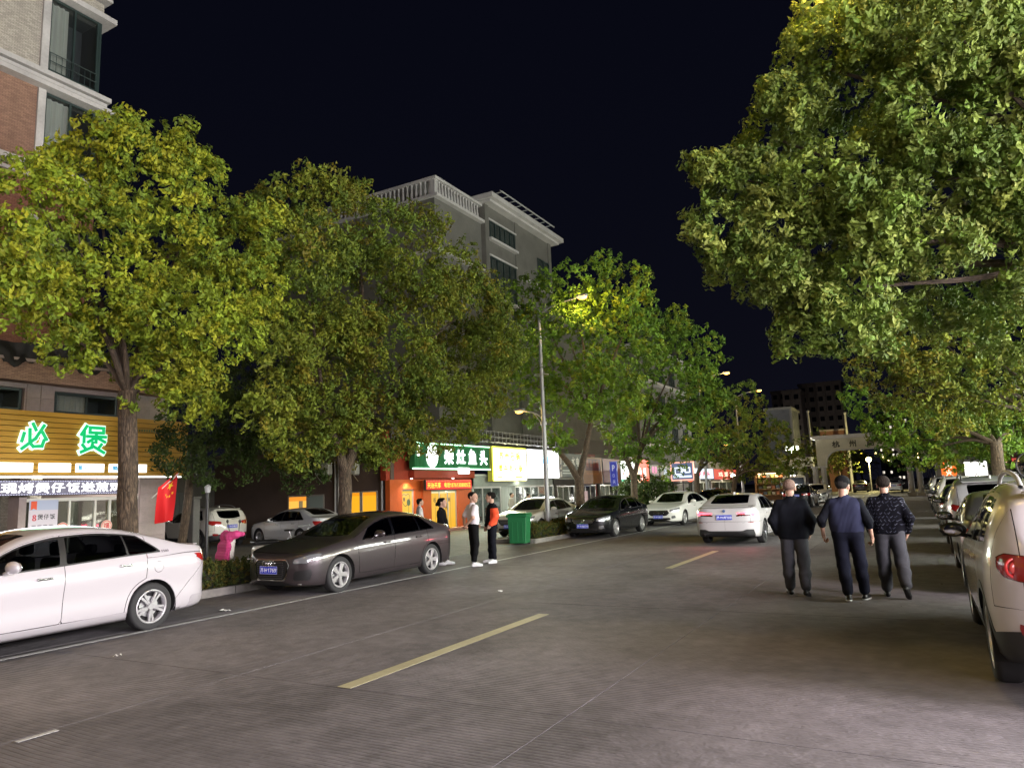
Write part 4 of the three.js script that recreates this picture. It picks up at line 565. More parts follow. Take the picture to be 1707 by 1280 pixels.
const CROWN = {
  A: [[-12.3,6.85,-6.14,0.75], [-11.4,5.52,-5.37,0.62], [-13.1,7.9,-7.23,0.67], [-11.9,8.08,-7.45,0.63], [-12.3,8.15,-7.08,0.52], [-11.4,8.23,-7.88,0.53], [-13.1,8.77,-9.87,0.56], [-11.9,7.37,-7.89,0.89], [-12.3,6.44,-6.85,0.83], [-11.4,6.93,-9.31,0.86], [-13.1,7.13,-9.41,1.01], [-11.9,7.64,-10.83,0.64], [-12.3,6.66,-11.04,0.74], [-11.4,4.66,-5.62,0.47], [-13.1,5.11,-7.06,0.64], [-11.9,5.3,-6.02,0.57], [-12.3,5.63,-7.53,0.87], [-11.4,5.14,-7.99,0.86], [-13.1,4.87,-8.31,0.81], [-11.9,4.27,-6.58,0.41], [-12.3,4.49,-8.78,0.7], [-11.4,5.06,-9.08,0.81], [-13.1,5.76,-11.51,0.81], [-11.9,4.19,-9.09,0.49], [-12.3,4.06,-8.18,0.47], [-11.4,3.6,-8.34,0.39], [-13.1,3.61,-10.1,0.31], [-11.9,6.26,-9.97,0.62], [-12.3,6.07,-5.31,0.56], [-11.4,4.89,-5.05,0.52], [-13.1,9.29,-8.05,0.31], [-11.9,8.99,-8.46,0.28], [-12.3,8.79,-9.4,0.3]],
  B: [[-12.4,8.77,-11.73,0.71], [-11.5,8.97,-12.29,0.66], [-13.2,8.7,-11.63,0.52], [-12.0,8.88,-14.8,0.95], [-12.4,9.84,-17.0,0.8], [-11.5,7.29,-11.61,1.04], [-13.2,7.75,-15.19,1.46], [-12.0,7.83,-16.4,1.46], [-12.4,7.89,-19.77,1.24], [-11.5,6.44,-19.72,0.97], [-13.2,6.22,-20.18,1.63], [-12.0,5.33,-14.98,1.48], [-12.4,5.56,-13.04,1.25], [-11.5,4.8,-10.75,0.76], [-13.2,4.24,-12.54,0.91], [-12.0,3.72,-12.92,0.86], [-12.4,3.77,-15.2,1.16], [-11.5,4.05,-16.74,1.22], [-13.2,5.17,-22.08,0.95], [-12.0,3.4,-15.5,0.49], [-12.4,3.2,-11.97,0.72], [-11.5,3.48,-10.29,0.54], [-13.2,3.24,-14.79,0.74], [-12.0,3.73,-18.34,0.62], [-12.4,2.95,-14.93,0.48], [-11.5,9.02,-11.6,0.39], [-13.2,10.17,-14.96,0.51], [-12.0,8.68,-18.31,0.85], [-12.4,2.73,-12.26,0.42]],
  C: [[-16.5,3.92,-12.54,0.95], [-15.6,3.89,-13.15,0.96], [-17.3,3.46,-15.73,0.92], [-16.1,2.93,-11.75,0.6], [-16.5,2.83,-13.33,0.82], [-15.6,4.76,-13.73,0.99], [-17.3,5.06,-13.32,0.85], [-16.1,2.49,-15.8,0.72]],
  D: [[-14.21,10.54,-28.3,1.3], [-11.89,10.25,-26.5,0.95], [-10.92,10.76,-29.9,1.35], [-9.32,9.14,-27.5,0.83], [-14.76,8.67,-28.3,1.41], [-11.89,7.71,-26.5,1.77], [-11.1,7.89,-29.9,1.93], [-14.15,6.32,-27.5,1.15], [-12.53,5.97,-28.3,1.45], [-10.32,5.56,-26.5,1.42], [-16.63,8.02,-29.9,0.87], [-11.31,9.08,-27.5,1.39], [-9.29,7.9,-28.3,0.75], [-12.64,3.82,-26.5,0.63], [-15.13,5.27,-29.9,0.73], [-10.78,11.08,-27.5,0.56]],
  E: [[-10.71,9.26,-35.0,1.46], [-9.04,8.13,-33.2,1.36], [-9.08,8.05,-36.6,1.11], [-11.86,6.83,-34.2,1.56], [-10.29,6.45,-35.0,1.92], [-8.37,5.78,-33.2,1.11], [-14.18,5.37,-36.6,1.17], [-11.4,4.39,-34.2,1.6], [-9.84,4.31,-35.0,1.42], [-8.54,3.57,-33.2,0.83], [-11.03,2.94,-36.6,0.8], [-12.69,3.88,-34.2,0.9], [-9.72,10.04,-35.0,0.78], [-7.8,6.0,-33.2,0.61]],
  G: [[-9.32,6.12,-43.0,1.27], [-8.05,6.53,-41.2,0.94], [-10.35,4.5,-44.6,1.32], [-8.61,4.27,-42.2,1.23], [-10.42,3.19,-43.0,0.85], [-10.15,5.35,-41.2,1.03]],
  H: [[-9.51,5.68,-53.0,1.36], [-8.48,4.67,-51.2,1.38], [-10.4,3.65,-54.6,1.75], [-8.16,3.46,-52.2,1.32], [-7.35,3.02,-53.0,0.99], [-8.67,2.46,-51.2,1.13], [-11.54,2.84,-54.6,1.15], [-6.99,3.6,-52.2,0.81]],
  R: [[-1.79,6.13,-10.5,0.55], [-2.06,6.1,-10.0,0.33], [-2.06,5.26,-9.9,0.44], [-1.37,6.84,-10.9,0.56], [-0.91,6.98,-10.1,0.43], [-0.3,7.61,-10.0,0.48], [-0.51,8.35,-10.5,0.34], [-0.18,7.28,-11.0,0.65], [0.4,7.63,-10.5,0.65], [1.02,7.12,-10.0,0.67], [1.71,7.44,-11.0,0.64], [0.69,6.44,-10.2,0.69], [1.38,6.43,-10.8,0.7], [-0.65,5.69,-10.1,0.64], [0.06,5.82,-10.7,0.7], [0.71,5.38,-10.2,0.68], [1.34,5.25,-10.5,0.67], [-1.39,5.3,-10.2,0.52], [-1.9,4.78,-10.5,0.47], [-1.34,4.43,-9.9,0.46], [-0.77,5.08,-10.8,0.61], [-0.1,4.7,-10.0,0.55], [-1.06,4.19,-10.5,0.46], [-1.22,3.69,-10.2,0.29], [-0.5,4.17,-10.1,0.48], [-0.74,3.81,-10.8,0.4], [0.04,4.21,-10.7,0.38], [0.49,4.61,-10.1,0.45], [-0.28,3.47,-9.9,0.3], [1.25,4.75,-11.7,0.5], [-0.89,7.73,-10.5,0.26], [-2.33,6.43,-10.3,0.21], [2.19,6.27,-10.5,0.8], [2.02,4.93,-10.5,0.79], [1.81,4.47,-11.1,0.61], [0.51,8.67,-10.5,0.82], [1.5,8.25,-10.5,0.86], [1.11,4.26,-12.5,0.46], [1.48,3.67,-12.5,0.45], [0.49,4.23,-12.5,0.4], [1.63,4.12,-11.5,0.48]],
  S: [[0.75,5.24,-21.0,1.07], [-0.52,4.7,-20.5,0.68], [1.44,4.85,-20.2,0.86], [2.25,5.03,-21.0,0.88], [0.47,3.96,-20.4,0.83], [1.41,3.97,-21.4,0.94], [-0.2,3.94,-21.0,0.62], [2.18,3.79,-20.5,0.85], [0.65,3.22,-20.7,0.59], [-0.97,4.58,-21.0,0.48], [0.28,4.56,-20.2,0.74]],
  T: [[-1.53,5.05,-36.0,0.81], [-0.73,4.21,-35.0,1.08], [0.16,3.63,-36.0,1.31], [1.31,3.6,-37.0,1.27], [2.49,3.41,-35.0,1.17], [3.63,3.63,-36.0,1.24], [-0.68,3.17,-36.0,0.84], [0.28,2.69,-35.0,0.86], [-1.01,3.9,-35.4,0.73], [1.6,2.51,-36.0,0.76], [3.41,2.62,-35.0,0.72], [-2.28,5.45,-36.0,0.55]],
};
// ---------- trees: tapered trunk, limbs, and a crown of leafy sprigs ----------
function taper(pts, radii, n = 9, seg = 14, rough = 0.07) {
  const c = new THREE.CatmullRomCurve3(pts), fr = c.computeFrenetFrames(seg), P = [], U = [], I = [], rf = pchip(radii.map((r, i) => [i / (radii.length - 1), r]));
  let len = 0, prev = null;
  for (let i = 0; i <= seg; i++) { const p = c.getPoint(i / seg), r = rf(i / seg); if (prev) len += p.distanceTo(prev); prev = p; for (let j = 0; j <= n; j++) { const a = j / n * Math.PI * 2, k = r * (1 + rough * Math.sin(a * 3 + i * 0.9) + rough * 0.7 * Math.sin(a * 5 - i * 1.7)), v = fr.normals[i].clone().multiplyScalar(Math.cos(a) * k).addScaledVector(fr.binormals[i], Math.sin(a) * k).add(p); P.push(v.x, v.y, v.z); U.push(j / n * 0.7, len); } }
  for (let i = 0; i < seg; i++) for (let j = 0; j < n; j++) { const a = i * (n + 1) + j, b = a + n + 1; I.push(a, b, a + 1, b, b + 1, a + 1); }
  const g = new THREE.BufferGeometry(); g.setAttribute('position', new THREE.BufferAttribute(new Float32Array(P), 3)); g.setAttribute('uv', new THREE.BufferAttribute(new Float32Array(U), 2)); g.setIndex(I); g.computeVertexNormals(); return g;
}
const leafMat = new THREE.MeshPhysicalMaterial({ color: lin(1, 1, 1), roughness: 0.6, transmission: 0.28, thickness: 0, ior: 1.4, specularIntensity: 0.45, side: THREE.DoubleSide });
function sprig(seed, leaves, len, wid, twig) { // a short twig with leaves round it
  const r = mulberry(seed), P = [];
  for (let i = 0; i < leaves; i++) {
    const h = twig * (0.15 + 0.85 * i / leaves), az = i * 2.4 + r() * 0.8, el = 0.15 + r() * 0.9, L = len * (0.7 + 0.5 * r()), w = wid * (0.8 + 0.4 * r()), droop = -0.25 - 0.5 * r();
    const m = new THREE.Matrix4().makeTranslation(0, h, 0).multiply(new THREE.Matrix4().makeRotationY(az)).multiply(new THREE.Matrix4().makeRotationZ(-el)).multiply(new THREE.Matrix4().makeRotationX((r() - 0.5) * 1.2)), q = (x, y, z) => V(x, y, z).applyMatrix4(m);
    const b = q(0.012, 0, 0), mid = q(L * 0.5, 0.0, 0), l = q(L * 0.48, 0.28 * w, w), rt = q(L * 0.48, 0.28 * w, -w), t = q(L, droop * L * 0.5, 0);
    for (const tri of [[b, l, mid], [l, t, mid], [b, mid, rt], [mid, t, rt]]) for (const v of tri) P.push(v.x, v.y, v.z);
  }
  const g = new THREE.BufferGeometry(); g.setAttribute('position', new THREE.BufferAttribute(new Float32Array(P), 3)); g.computeVertexNormals(); return g;
}
const SPRIG = { over: sprig(6, 9, 0.098, 0.0225, 0.17), near: sprig(1, 8, 0.115, 0.029, 0.17), mid: sprig(2, 8, 0.122, 0.032, 0.19), far: sprig(3, 8, 0.17, 0.046, 0.26), hedge: sprig(4, 9, 0.045, 0.014, 0.07), weed: sprig(5, 6, 0.06, 0.016, 0.10) };
const leafTone = { gold: [[0.21, 0.24, 0.018], [0.17, 0.23, 0.018], [0.23, 0.245, 0.018], [0.13, 0.19, 0.02]], mix: [[0.115, 0.15, 0.016], [0.135, 0.155, 0.016], [0.08, 0.12, 0.016], [0.15, 0.135, 0.014]], green: [[0.095, 0.17, 0.016], [0.115, 0.185, 0.016], [0.075, 0.14, 0.015], [0.15, 0.185, 0.014]], deep: [[0.04, 0.065, 0.012], [0.05, 0.08, 0.014], [0.035, 0.055, 0.012]], pale: [[0.13, 0.175, 0.030], [0.105, 0.155, 0.022], [0.16, 0.19, 0.036], [0.085, 0.14, 0.02]] };
function leafCloud(parent, blobs, dens, kind, tones, base, seed, inner = 0.5) {
  const r = mulberry(seed), list = [], up = V(0, 1, 0), cols = [];
  const sub = []; for (const b of blobs) { sub.push(b); const n = 8; for (let i = 0; i < n; i++) { const d = V(r() * 2 - 1, r() * 1.6 - 0.8, r() * 2 - 1).normalize(); const e = 0.78 + 0.34 * r(); sub.push([b[0] + d.x * b[3] * e, b[1] + d.y * b[3] * e * 0.92, b[2] + d.z * b[3] * e, b[3] * (0.22 + 0.2 * r())]); } }
  for (const b of sub) {
    const n = Math.round(dens * b[3] * b[3]), tint = 0.75 + 0.5 * r(), ti = Math.floor(r() * tones.length);
    for (let i = 0; i < n; i++) {
      const d = V(r() * 2 - 1, r() * 2 - 1, r() * 2 - 1); if (d.lengthSq() > 1 || d.lengthSq() < 0.01) { i -= 0.999; continue; } d.normalize();
      const rad = b[3] * (inner + (1.06 - inner) * Math.pow(r(), 0.6)), p = V(b[0] + d.x * rad, b[1] + d.y * rad * 0.86, b[2] + d.z * rad);
      let deep = false; for (const q of blobs) { const dx = p.x - q[0], dy = (p.y - q[1]) / 0.86, dz = p.z - q[2]; if (dx * dx + dy * dy + dz * dz < q[3] * q[3] * 0.30) { deep = true; break; } } if (deep && r() < 0.85) continue;
      const f = 2.1 / Math.max(0.5, Math.min(1.4, b[3] > 0.9 ? 1.3 : 0.8)), lump = Math.sin(f * (p.x * 1.3 + p.y * 1.7) + seed) + Math.sin(f * (p.y * 1.9 - p.z * 1.5) + 2 * seed) + Math.sin(f * (p.z * 1.6 + p.x * 1.2) + 3 * seed); if (lump < -0.75 && r() < 0.93) continue;
      const axis = d.clone().multiplyScalar(0.75).add(V(r() - 0.5, r() - 0.85, r() - 0.5)).normalize(), s = 0.75 + 0.55 * r();
      list.push(new THREE.Matrix4().compose(p.sub(base), new THREE.Quaternion().setFromUnitVectors(up, axis).multiply(new THREE.Quaternion().setFromAxisAngle(up, r() * 6.28)), V(s, s, s)));
      const warm = Math.sin(p.x * 0.9 + seed) + Math.sin(p.y * 1.1 + p.z * 0.8 + seed), t = tones[r() < 0.55 ? ti : warm > 0.5 ? 0 : Math.floor(r() * tones.length)], k = tint * (0.75 + 0.7 * r()); cols.push(new THREE.Color().setRGB(t[0] * k, t[1] * k, t[2] * k));
    }
  }
  const m = new THREE.InstancedMesh(SPRIG[kind], leafMat, list.length); m.name = 'crown'; list.forEach((q, i) => { m.setMatrixAt(i, q); m.setColorAt(i, cols[i]); }); m.userData.kind = 'stuff'; m.castShadow = m.receiveShadow = true; parent.add(m); return m;
}
let leafCount = 0;
function makeTree(label, base, fork, r0, blobs, kind, dens, tones, seed, opt = {}) {
  const t = thing('camphor_tree', label, 'tree', base, 0, opt.group), B = V(...base), rg = mulberry(seed + 5);
  const loc = (p) => V(p[0], p[1], p[2]).sub(B);
  const forks = (Array.isArray(fork[0]) ? fork : [fork]).map(loc), f0 = forks[0];
  part(t, 'trunk', taper([V(0, -0.05, 0), V(0.02, f0.y * 0.12, 0.01), V(f0.x * 0.5 + 0.03, f0.y * 0.5, f0.z * 0.5), f0.clone()], [r0 * 1.35, r0 * 1.08, r0, r0 * 0.92], 14, 22, 0.05), M.bark);
  const sorted = blobs.map((b) => ({ c: loc(b), r: b[3] })); let n = 0; const nl = opt.limbs ?? 12, step = Math.max(1, Math.floor(sorted.length / nl));
  for (const g of forks.slice(1)) part(t, 'limb', taper([f0.clone().add(V(0, -0.1, 0)), f0.clone().lerp(g, 0.5).add(V(0.03, 0, 0)), g.clone()], [r0 * 0.78, r0 * 0.64, r0 * 0.55], 10, 12), M.bark);
  for (let i = 0; i < sorted.length && n < nl; i += step, n++) { const e = sorted[i].c; let s = f0; for (const g of forks.slice(1)) if (g.distanceTo(e) < s.distanceTo(e)) s = g; const m = s.clone().lerp(e, 0.5).add(V((rg() - 0.5) * 0.5, 0.25 - 0.3 * rg(), (rg() - 0.5) * 0.5)), k = r0 * (0.30 + 0.16 * rg()); part(t, 'limb', taper([s.clone().add(V(0, -0.06, 0)), s.clone().lerp(m, 0.5).add(V(0, 0.12, 0)), m, e], [k, k * 0.8, k * 0.55, k * 0.2], 7, 14), M.bark); }
  const c = leafCloud(t, blobs, dens, kind, tones, B, seed, opt.inner); leafCount += c.count; return t;
}
makeTree('nearest yellow-green street tree, its trunk rising behind the white saloon at left', [-12.7, 0.05, -8.25], [-12.7, 3.85, -8.12], 0.17, CROWN.A, 'near', 330, leafTone.gold, 11, { limbs: 14 });
makeTree('large street tree with a forked trunk behind the brown saloon', [-12.7, 0.05, -13.9], [[-12.7, 2.45, -14.0], [-12.7, 3.7, -13.3], [-12.7, 3.95, -14.8]], 0.17, CROWN.B, 'mid', 270, leafTone.mix, 12, { limbs: 14 });
makeTree('small dark tree in the unlit gap between the two buildings', [-17.6, 0.0, -12.9], [-17.5, 2.6, -13.1], 0.11, CROWN.C, 'mid', 190, leafTone.deep, 13, { limbs: 6 });
makeTree('street tree with a wide forked trunk beside the two-armed lamp post', [-12.6, 0.05, -28.3], [[-12.6, 2.2, -28.3], [-12.0, 4.7, -28.6], [-13.2, 3.3, -27.8]], 0.20, CROWN.D, 'far', 82, leafTone.green, 14, { limbs: 9 });
makeTree('street tree with a slim twin trunk behind the black saloon', [-12.3, 0.05, -34.0], [[-12.2, 2.3, -34.0], [-12.0, 3.5, -34.6], [-12.6, 3.6, -33.5]], 0.17, CROWN.E, 'far', 74, leafTone.green, 15, { limbs: 8 });
makeTree('rounded street tree between the white saloons and the street lamp', [-11.8, 0.05, -43.5], [-11.6, 2.4, -43.4], 0.17, CROWN.G, 'far', 66, leafTone.mix, 16, { limbs: 5 });
makeTree('dark street tree farthest along the left kerb before the arch', [-12.0, 0.05, -53.5], [-11.5, 2.2, -53.4], 0.18, CROWN.H, 'far', 60, leafTone.mix, 17, { limbs: 6 });
makeTree('big overhanging tree filling the upper right of the view', [3.3, 0.13, -11.4], [[3.1, 2.9, -11.4], [2.2, 4.3, -11.6], [2.7, 5.0, -10.8]], 0.17, CROWN.R, 'over', 600, leafTone.pale, 18, { limbs: 13 });
makeTree('right-hand tree whose crown hangs below the big overhanging one', [3.3, 0.13, -21.4], [3.1, 2.7, -21.3], 0.2, CROWN.S, 'mid', 210, leafTone.mix, 19, { limbs: 8 });
makeTree('right-hand tree with a brown trunk showing above the parked cars', [2.6, 0.13, -33.4], [2.75, 2.9, -33.6], 0.22, CROWN.T, 'far', 80, leafTone.green, 20, { limbs: 8 });
console.log('sprigs', leafCount);
// hedges: clipped shrubs filling the beds
function hedge(label, x0, x1, z0, z1, h, seed, tones, dens = 520) {
  const t = thing('hedge', label, 'hedge', [(x0 + x1) / 2, 0.1, (z0 + z1) / 2]), r = mulberry(seed), w = x1 - x0, L = z0 - z1, up = V(0, 1, 0), list = [], cols = [];
  const n = Math.round(dens * (2 * L * h + w * L + 2 * w * h)); const bump = (a, b) => 0.045 * Math.sin(a * 5.1 + seed) + 0.04 * Math.sin(b * 4.3 + a * 2);
  for (let i = 0; i < n; i++) {
    let p, d; const q = r() * (2 * L * h + w * L + 2 * w * h);
    if (q < w * L) { p = V((r() - 0.5) * w, h, (r() - 0.5) * L); d = V(0, 1, 0); p.y += bump(p.x, p.z); } else if (q < w * L + 2 * L * h) { const s = r() < 0.5 ? 1 : -1; p = V(s * w / 2, r() * h, (r() - 0.5) * L); d = V(s, 0.3, 0); p.x += bump(p.y, p.z); } else { const s = r() < 0.5 ? 1 : -1; p = V((r() - 0.5) * w, r() * h, s * L / 2); d = V(0, 0.3, s); }
    p.addScaledVector(d, -0.12 * r()); const ax = d.clone().normalize().add(V(r() - 0.5, r() * 0.6, r() - 0.5)).normalize(), s = 0.8 + 0.6 * r();
    list.push(new THREE.Matrix4().compose(p, new THREE.Quaternion().setFromUnitVectors(up, ax).multiply(new THREE.Quaternion().setFromAxisAngle(up, r() * 6.28)), V(s, s, s))); const c = tones[Math.floor(r() * tones.length)], k = 0.7 + 0.6 * r(); cols.push(new THREE.Color().setRGB(c[0] * k, c[1] * k, c[2] * k));
  }
  const m = new THREE.InstancedMesh(SPRIG.hedge, leafMat, n); m.name = 'foliage'; list.forEach((q, i) => { m.setMatrixAt(i, q); m.setColorAt(i, cols[i]); }); m.userData.kind = 'stuff'; t.add(m);
  part(t, 'dark_core', rbx(w * 0.78, h * 0.86, L - 0.2, 0, h * 0.43, 0, 0.1), std(0.02, 0.022, 0.012, 0.95));  // solid dark block filling the inside of the hedge
}
const hedgeTone = [[0.07, 0.095, 0.02], [0.10, 0.11, 0.022], [0.15, 0.12, 0.025], [0.05, 0.075, 0.02]];
hedge('clipped hedge between the white saloon and the brown saloon', -12.72, -11.9, 1.0, -9.75, 0.46, 21, hedgeTone, 620);
hedge('low hedge hidden behind the brown saloon', -12.72, -11.9, -9.9, -13.4, 0.42, 22, hedgeTone, 320);
hedge('low planting round the lamp post beside the green bin', -12.75, -11.6, -22.4, -27.6, 0.42, 23, hedgeTone, 260);
hedge('low hedge behind the black saloon', -12.75, -11.6, -28.9, -33.4, 0.45, 24, hedgeTone, 160);
hedge('dark low hedge in front of the white people carrier', -17.4, -16.6, -8.8, -12.4, 0.5, 25, leafTone.deep, 420);
{ const t = thing('shrub', 'dark rounded bush above the white saloon with the winged grille', 'shrub', [-13.6, 0, -38]); leafCloud(t, [[-13.6, 1.2, -38, 0.9], [-13.0, 1.5, -39, 0.9], [-12.3, 1.3, -40, 0.85], [-14, 1.6, -39.5, 0.9]], 110, 'far', leafTone.deep, V(-13.6, 0, -38), 31); part(t, 'stem', taper([V(0, 0, 0), V(0, 0.5, -0.3), V(0.2, 1.1, -0.6)], [0.06, 0.05, 0.03], 7, 8), M.bark); }
// ---------- buildings ----------
function wallZ(len, h, holes, thick) { // a wall in the y-z plane facing +x, from z = 0 to -len; holes [z0, z1, y0, y1] with z measured as distance along
  const s = new THREE.Shape([new THREE.Vector2(0, 0), new THREE.Vector2(len, 0), new THREE.Vector2(len, h), new THREE.Vector2(0, h)]);
  for (const [a, b, c, d] of holes) s.holes.push(new THREE.Path([new THREE.Vector2(a, c), new THREE.Vector2(a, d), new THREE.Vector2(b, d), new THREE.Vector2(b, c)]));
  const g = new THREE.ExtrudeGeometry(s, { depth: thick, bevelEnabled: false }); g.rotateY(Math.PI / 2); g.translate(-thick, 0, 0); return metreUV(g);
}
const B = {
  beige: withTex(0.62, 0.58, 0.50, 0.75, T.tileC, T.tileB, 0.003), orange: withTex(0.40, 0.235, 0.165, 0.8, T.tileC, T.tileB, 0.003), brick: withTex(0.34, 0.15, 0.10, 0.8, T.tileC, T.tileB, 0.003), parapet: withTex(0.62, 0.40, 0.31, 0.75, T.tileC, T.tileB, 0.005),
  trim: withTex(0.72, 0.71, 0.70, 0.65, T.plaster), stone: withTex(0.55, 0.45, 0.43, 0.5, T.plaster), grey: withTex(0.20, 0.197, 0.18, 0.85, T.plaster), greyDark: withTex(0.14, 0.125, 0.115, 0.85, T.plaster), frame: std(0.02, 0.035, 0.034, 0.4), curtain: std(0.5, 0.47, 0.43, 0.95), room: std(0.10, 0.10, 0.10, 0.9), dim: std(0.03, 0.03, 0.03, 0.9),
  pane: new THREE.MeshPhysicalMaterial({ color: lin(0.8, 0.84, 0.84), roughness: 0.04, transmission: 1, thickness: 0, ior: 1.5 }),
};
function curtain(len, h, z0, y0, x) { const pts = [], n = Math.round(len * 26), g = new THREE.PlaneGeometry(len, h, n, 1); const p = g.attributes.position; for (let i = 0; i < p.count; i++) p.setZ(i, 0.03 * Math.sin(p.getX(i) * 42 + z0) + 0.015 * Math.sin(p.getX(i) * 17)); g.computeVertexNormals(); g.rotateY(Math.PI / 2); return g.translate(x, y0 + h / 2, z0 - len / 2); }
function windowUnit(parent, x, z0, z1, y0, y1, mull, opt = {}) { // frame, panes, mullions and a curtained niche, facing +x
  const w = z0 - z1, h = y1 - y0, m = part(parent, 'window', merge([bx(0.07, 0.06, w, x, y0 + 0.03, (z0 + z1) / 2), bx(0.07, 0.06, w, x, y1 - 0.03, (z0 + z1) / 2), bx(0.069, h - 0.12, 0.06, x, (y0 + y1) / 2, z0 - 0.03), bx(0.069, h - 0.12, 0.06, x, (y0 + y1) / 2, z1 + 0.03), ...Array.from({ length: mull }, (_, i) => bx(0.066, h - 0.12, 0.05, x, (y0 + y1) / 2, z0 - w * (i + 1) / (mull + 1)))]), B.frame);
  for (let i = 0; i <= mull; i++) part(m, 'pane', bx(0.008, h - 0.125, w / (mull + 1) - 0.055, x - 0.015, (y0 + y1) / 2, z0 - w * (i + 0.5) / (mull + 1)), B.pane);
  part(m, 'room', merge([bx(0.02, h, w, x - 0.9, (y0 + y1) / 2, (z0 + z1) / 2), bx(0.88, 0.02, w, x - 0.46, y0 - 0.012, (z0 + z1) / 2), bx(0.88, 0.02, w, x - 0.46, y1 + 0.012, (z0 + z1) / 2), bx(0.88, h, 0.02, x - 0.46, (y0 + y1) / 2, z0 + 0.012), bx(0.88, h, 0.02, x - 0.46, (y0 + y1) / 2, z1 - 0.012)]), B.room);
  if (opt.curtains !== false) part(m, 'curtain', curtain(w * (opt.cw ?? 0.45), h * 0.96, opt.cz ? z1 + w * (opt.cw ?? 0.45) : z0 - 0.02, y0, x - 0.12), B.curtain);
  return m;
}
{ // building with the claypot shop: corner windows, tiled wall, white ledges
  const b = thing('apartment_building', 'tiled apartment building with white window ledges at the left edge', 'building', [-20, 0, 0]), X = 0, LEN = 22, zA = 12.2;
  const seg = (name, y0, y1, mat, holes = []) => { const m = part(b, name, wallZ(zA + 9.85, y1 - y0, holes, 0.3), mat); m.position.set(X, y0, zA); };
  seg('brick_wall', 5.75, 10.75, B.brick); seg('orange_wall', 11.05, 13.45, B.orange); seg('beige_wall', 13.85, 19.5, B.beige);
  const corner = (y0, y1, mat) => part(b, 'corner_wall', metreUV(bx(1.72, y1 - y0, 1.68, X - 0.86, (y0 + y1) / 2, -10.70)), mat);
  corner(5.75, 7.6, B.brick); corner(9.6, 10.75, B.brick); corner(13.32, 13.452, B.orange); corner(16.2, 16.75, B.beige); corner(18.5, 19.5, B.beige);
  for (const [y, p, h] of [[10.9, 0.20, 0.16], [10.62, 0.12, 0.10], [13.66, 0.22, 0.14], [13.50, 0.14, 0.10], [16.22, 0.26, 0.16], [16.9, 0.16, 0.1], [13.28, 0.30, 0.13], [19.6, 0.3, 0.25]]) part(b, 'ledge', metreUV(bx(2.2, h, zA + 11.55 + p, X - 1.1 + p, y + (y === 13.28 ? 0.0015 : 0), (zA - 11.55 - p) / 2 + 0.0)), B.trim);
  for (const [y0, y1, c] of [[11.06, 13.2, 0.55], [13.82, 16.12, 0.4], [7.65, 9.55, 0.5]]) {
    part(b, 'window_jamb', metreUV(bx(0.34, y1 - y0, 0.20, X - 0.10, (y0 + y1) / 2, -9.93)), B.trim);
    windowUnit(b, X - 0.06, -10.04, -11.45, y0 + 0.05, y1, 1, { cw: c });
    part(b, 'side_pane', bx(1.5, y1 - y0 - 0.06, 0.01, X - 0.86, (y0 + y1) / 2, -11.47), M.windowDark); part(b, 'corner_post', bx(0.06, y1 - y0, 0.06, X - 0.06, (y0 + y1) / 2, -11.49), B.frame);
  }
  part(b, 'window_guard', merge([0.25, 0.5].map((k) => bar(V(X + 0.02, 13.9 + k, -10.05), V(X + 0.02, 13.9 + k, -11.42), 0.014)).concat(Array.from({ length: 9 }, (_, i) => bar(V(X + 0.02, 13.9, -10.1 - i * 0.16), V(X + 0.02, 14.4, -10.1 - i * 0.16), 0.009)))), B.frame);
  part(b, 'end_wall', metreUV(bx(11, 19.4, 0.3, -7.3, 9.8, -11.35)), B.beige); part(b, 'roof', bx(13, 0.2, 24, -6.6, 19.8, 0.3), B.greyDark);
  // first-floor band: tiled panels, windows, projecting brick parapet over the sign
  const fl = part(b, 'band_wall', wallZ(26.3, 1.6, [[16.3, 22.2, 0.42, 1.02], [22.95, 24.75, 0.42, 1.02]], 0.25), B.stone); fl.position.set(X - 0.02, 3.85, zA);
  for (let i = 0; i < 2; i++) for (let k = 0; k < 2; k++) part(b, 'wall_panel', rbx(0.03, 0.40, 0.34, X + 0.0, 4.42 + i * 0.41, -10.21 - k * 0.35, 0.008), B.stone);
  for (let i = 0; i < 2; i++) for (let k = 0; k < 2; k++) part(b, 'wall_panel', rbx(0.03, 0.40, 0.44, X + 0.0, 4.42 + i * 0.41, -12.85 - k * 0.45, 0.008), B.stone);
  windowUnit(b, X - 0.1, -6.5, -9.95, 4.29, 4.85, 2, { curtains: false }); windowUnit(b, X - 0.1, -10.78, -12.52, 4.29, 4.85, 1, { cw: 0.5 });
  part(b, 'parapet', metreUV(bx(0.9, 0.50, 26.2, X - 0.02, 5.24, zA - 13.1)), B.parapet); part(b, 'parapet_cap', metreUV(bx(0.98, 0.07, 26.3, X - 0.02, 5.53, zA - 13.1)), B.stone); part(b, 'flat_roof', bx(3.4, 0.12, 2.6, X - 2.0, 5.50, -12.85), B.greyDark);
  { // torn black sheeting lying along the parapet
    const g = new THREE.PlaneGeometry(5.2, 0.55, 60, 8), p = g.attributes.position; for (let i = 0; i < p.count; i++) { const x = p.getX(i), y = p.getY(i); p.setZ(i, 0.05 * Math.sin(x * 7 + y * 9) + 0.03 * Math.sin(x * 19)); p.setY(i, y + 0.06 * Math.sin(x * 3.1) + (y < 0 ? 0.10 * Math.sin(x * 11) * Math.sin(x * 4.3) : 0)); } g.computeVertexNormals(); g.rotateY(Math.PI / 2); const m = part(b, 'torn_sheeting', g, new THREE.MeshStandardMaterial({ color: lin(0.01, 0.01, 0.011), roughness: 0.6, side: THREE.DoubleSide })); m.position.set(X + 0.47, 5.72, -9.9);
  }
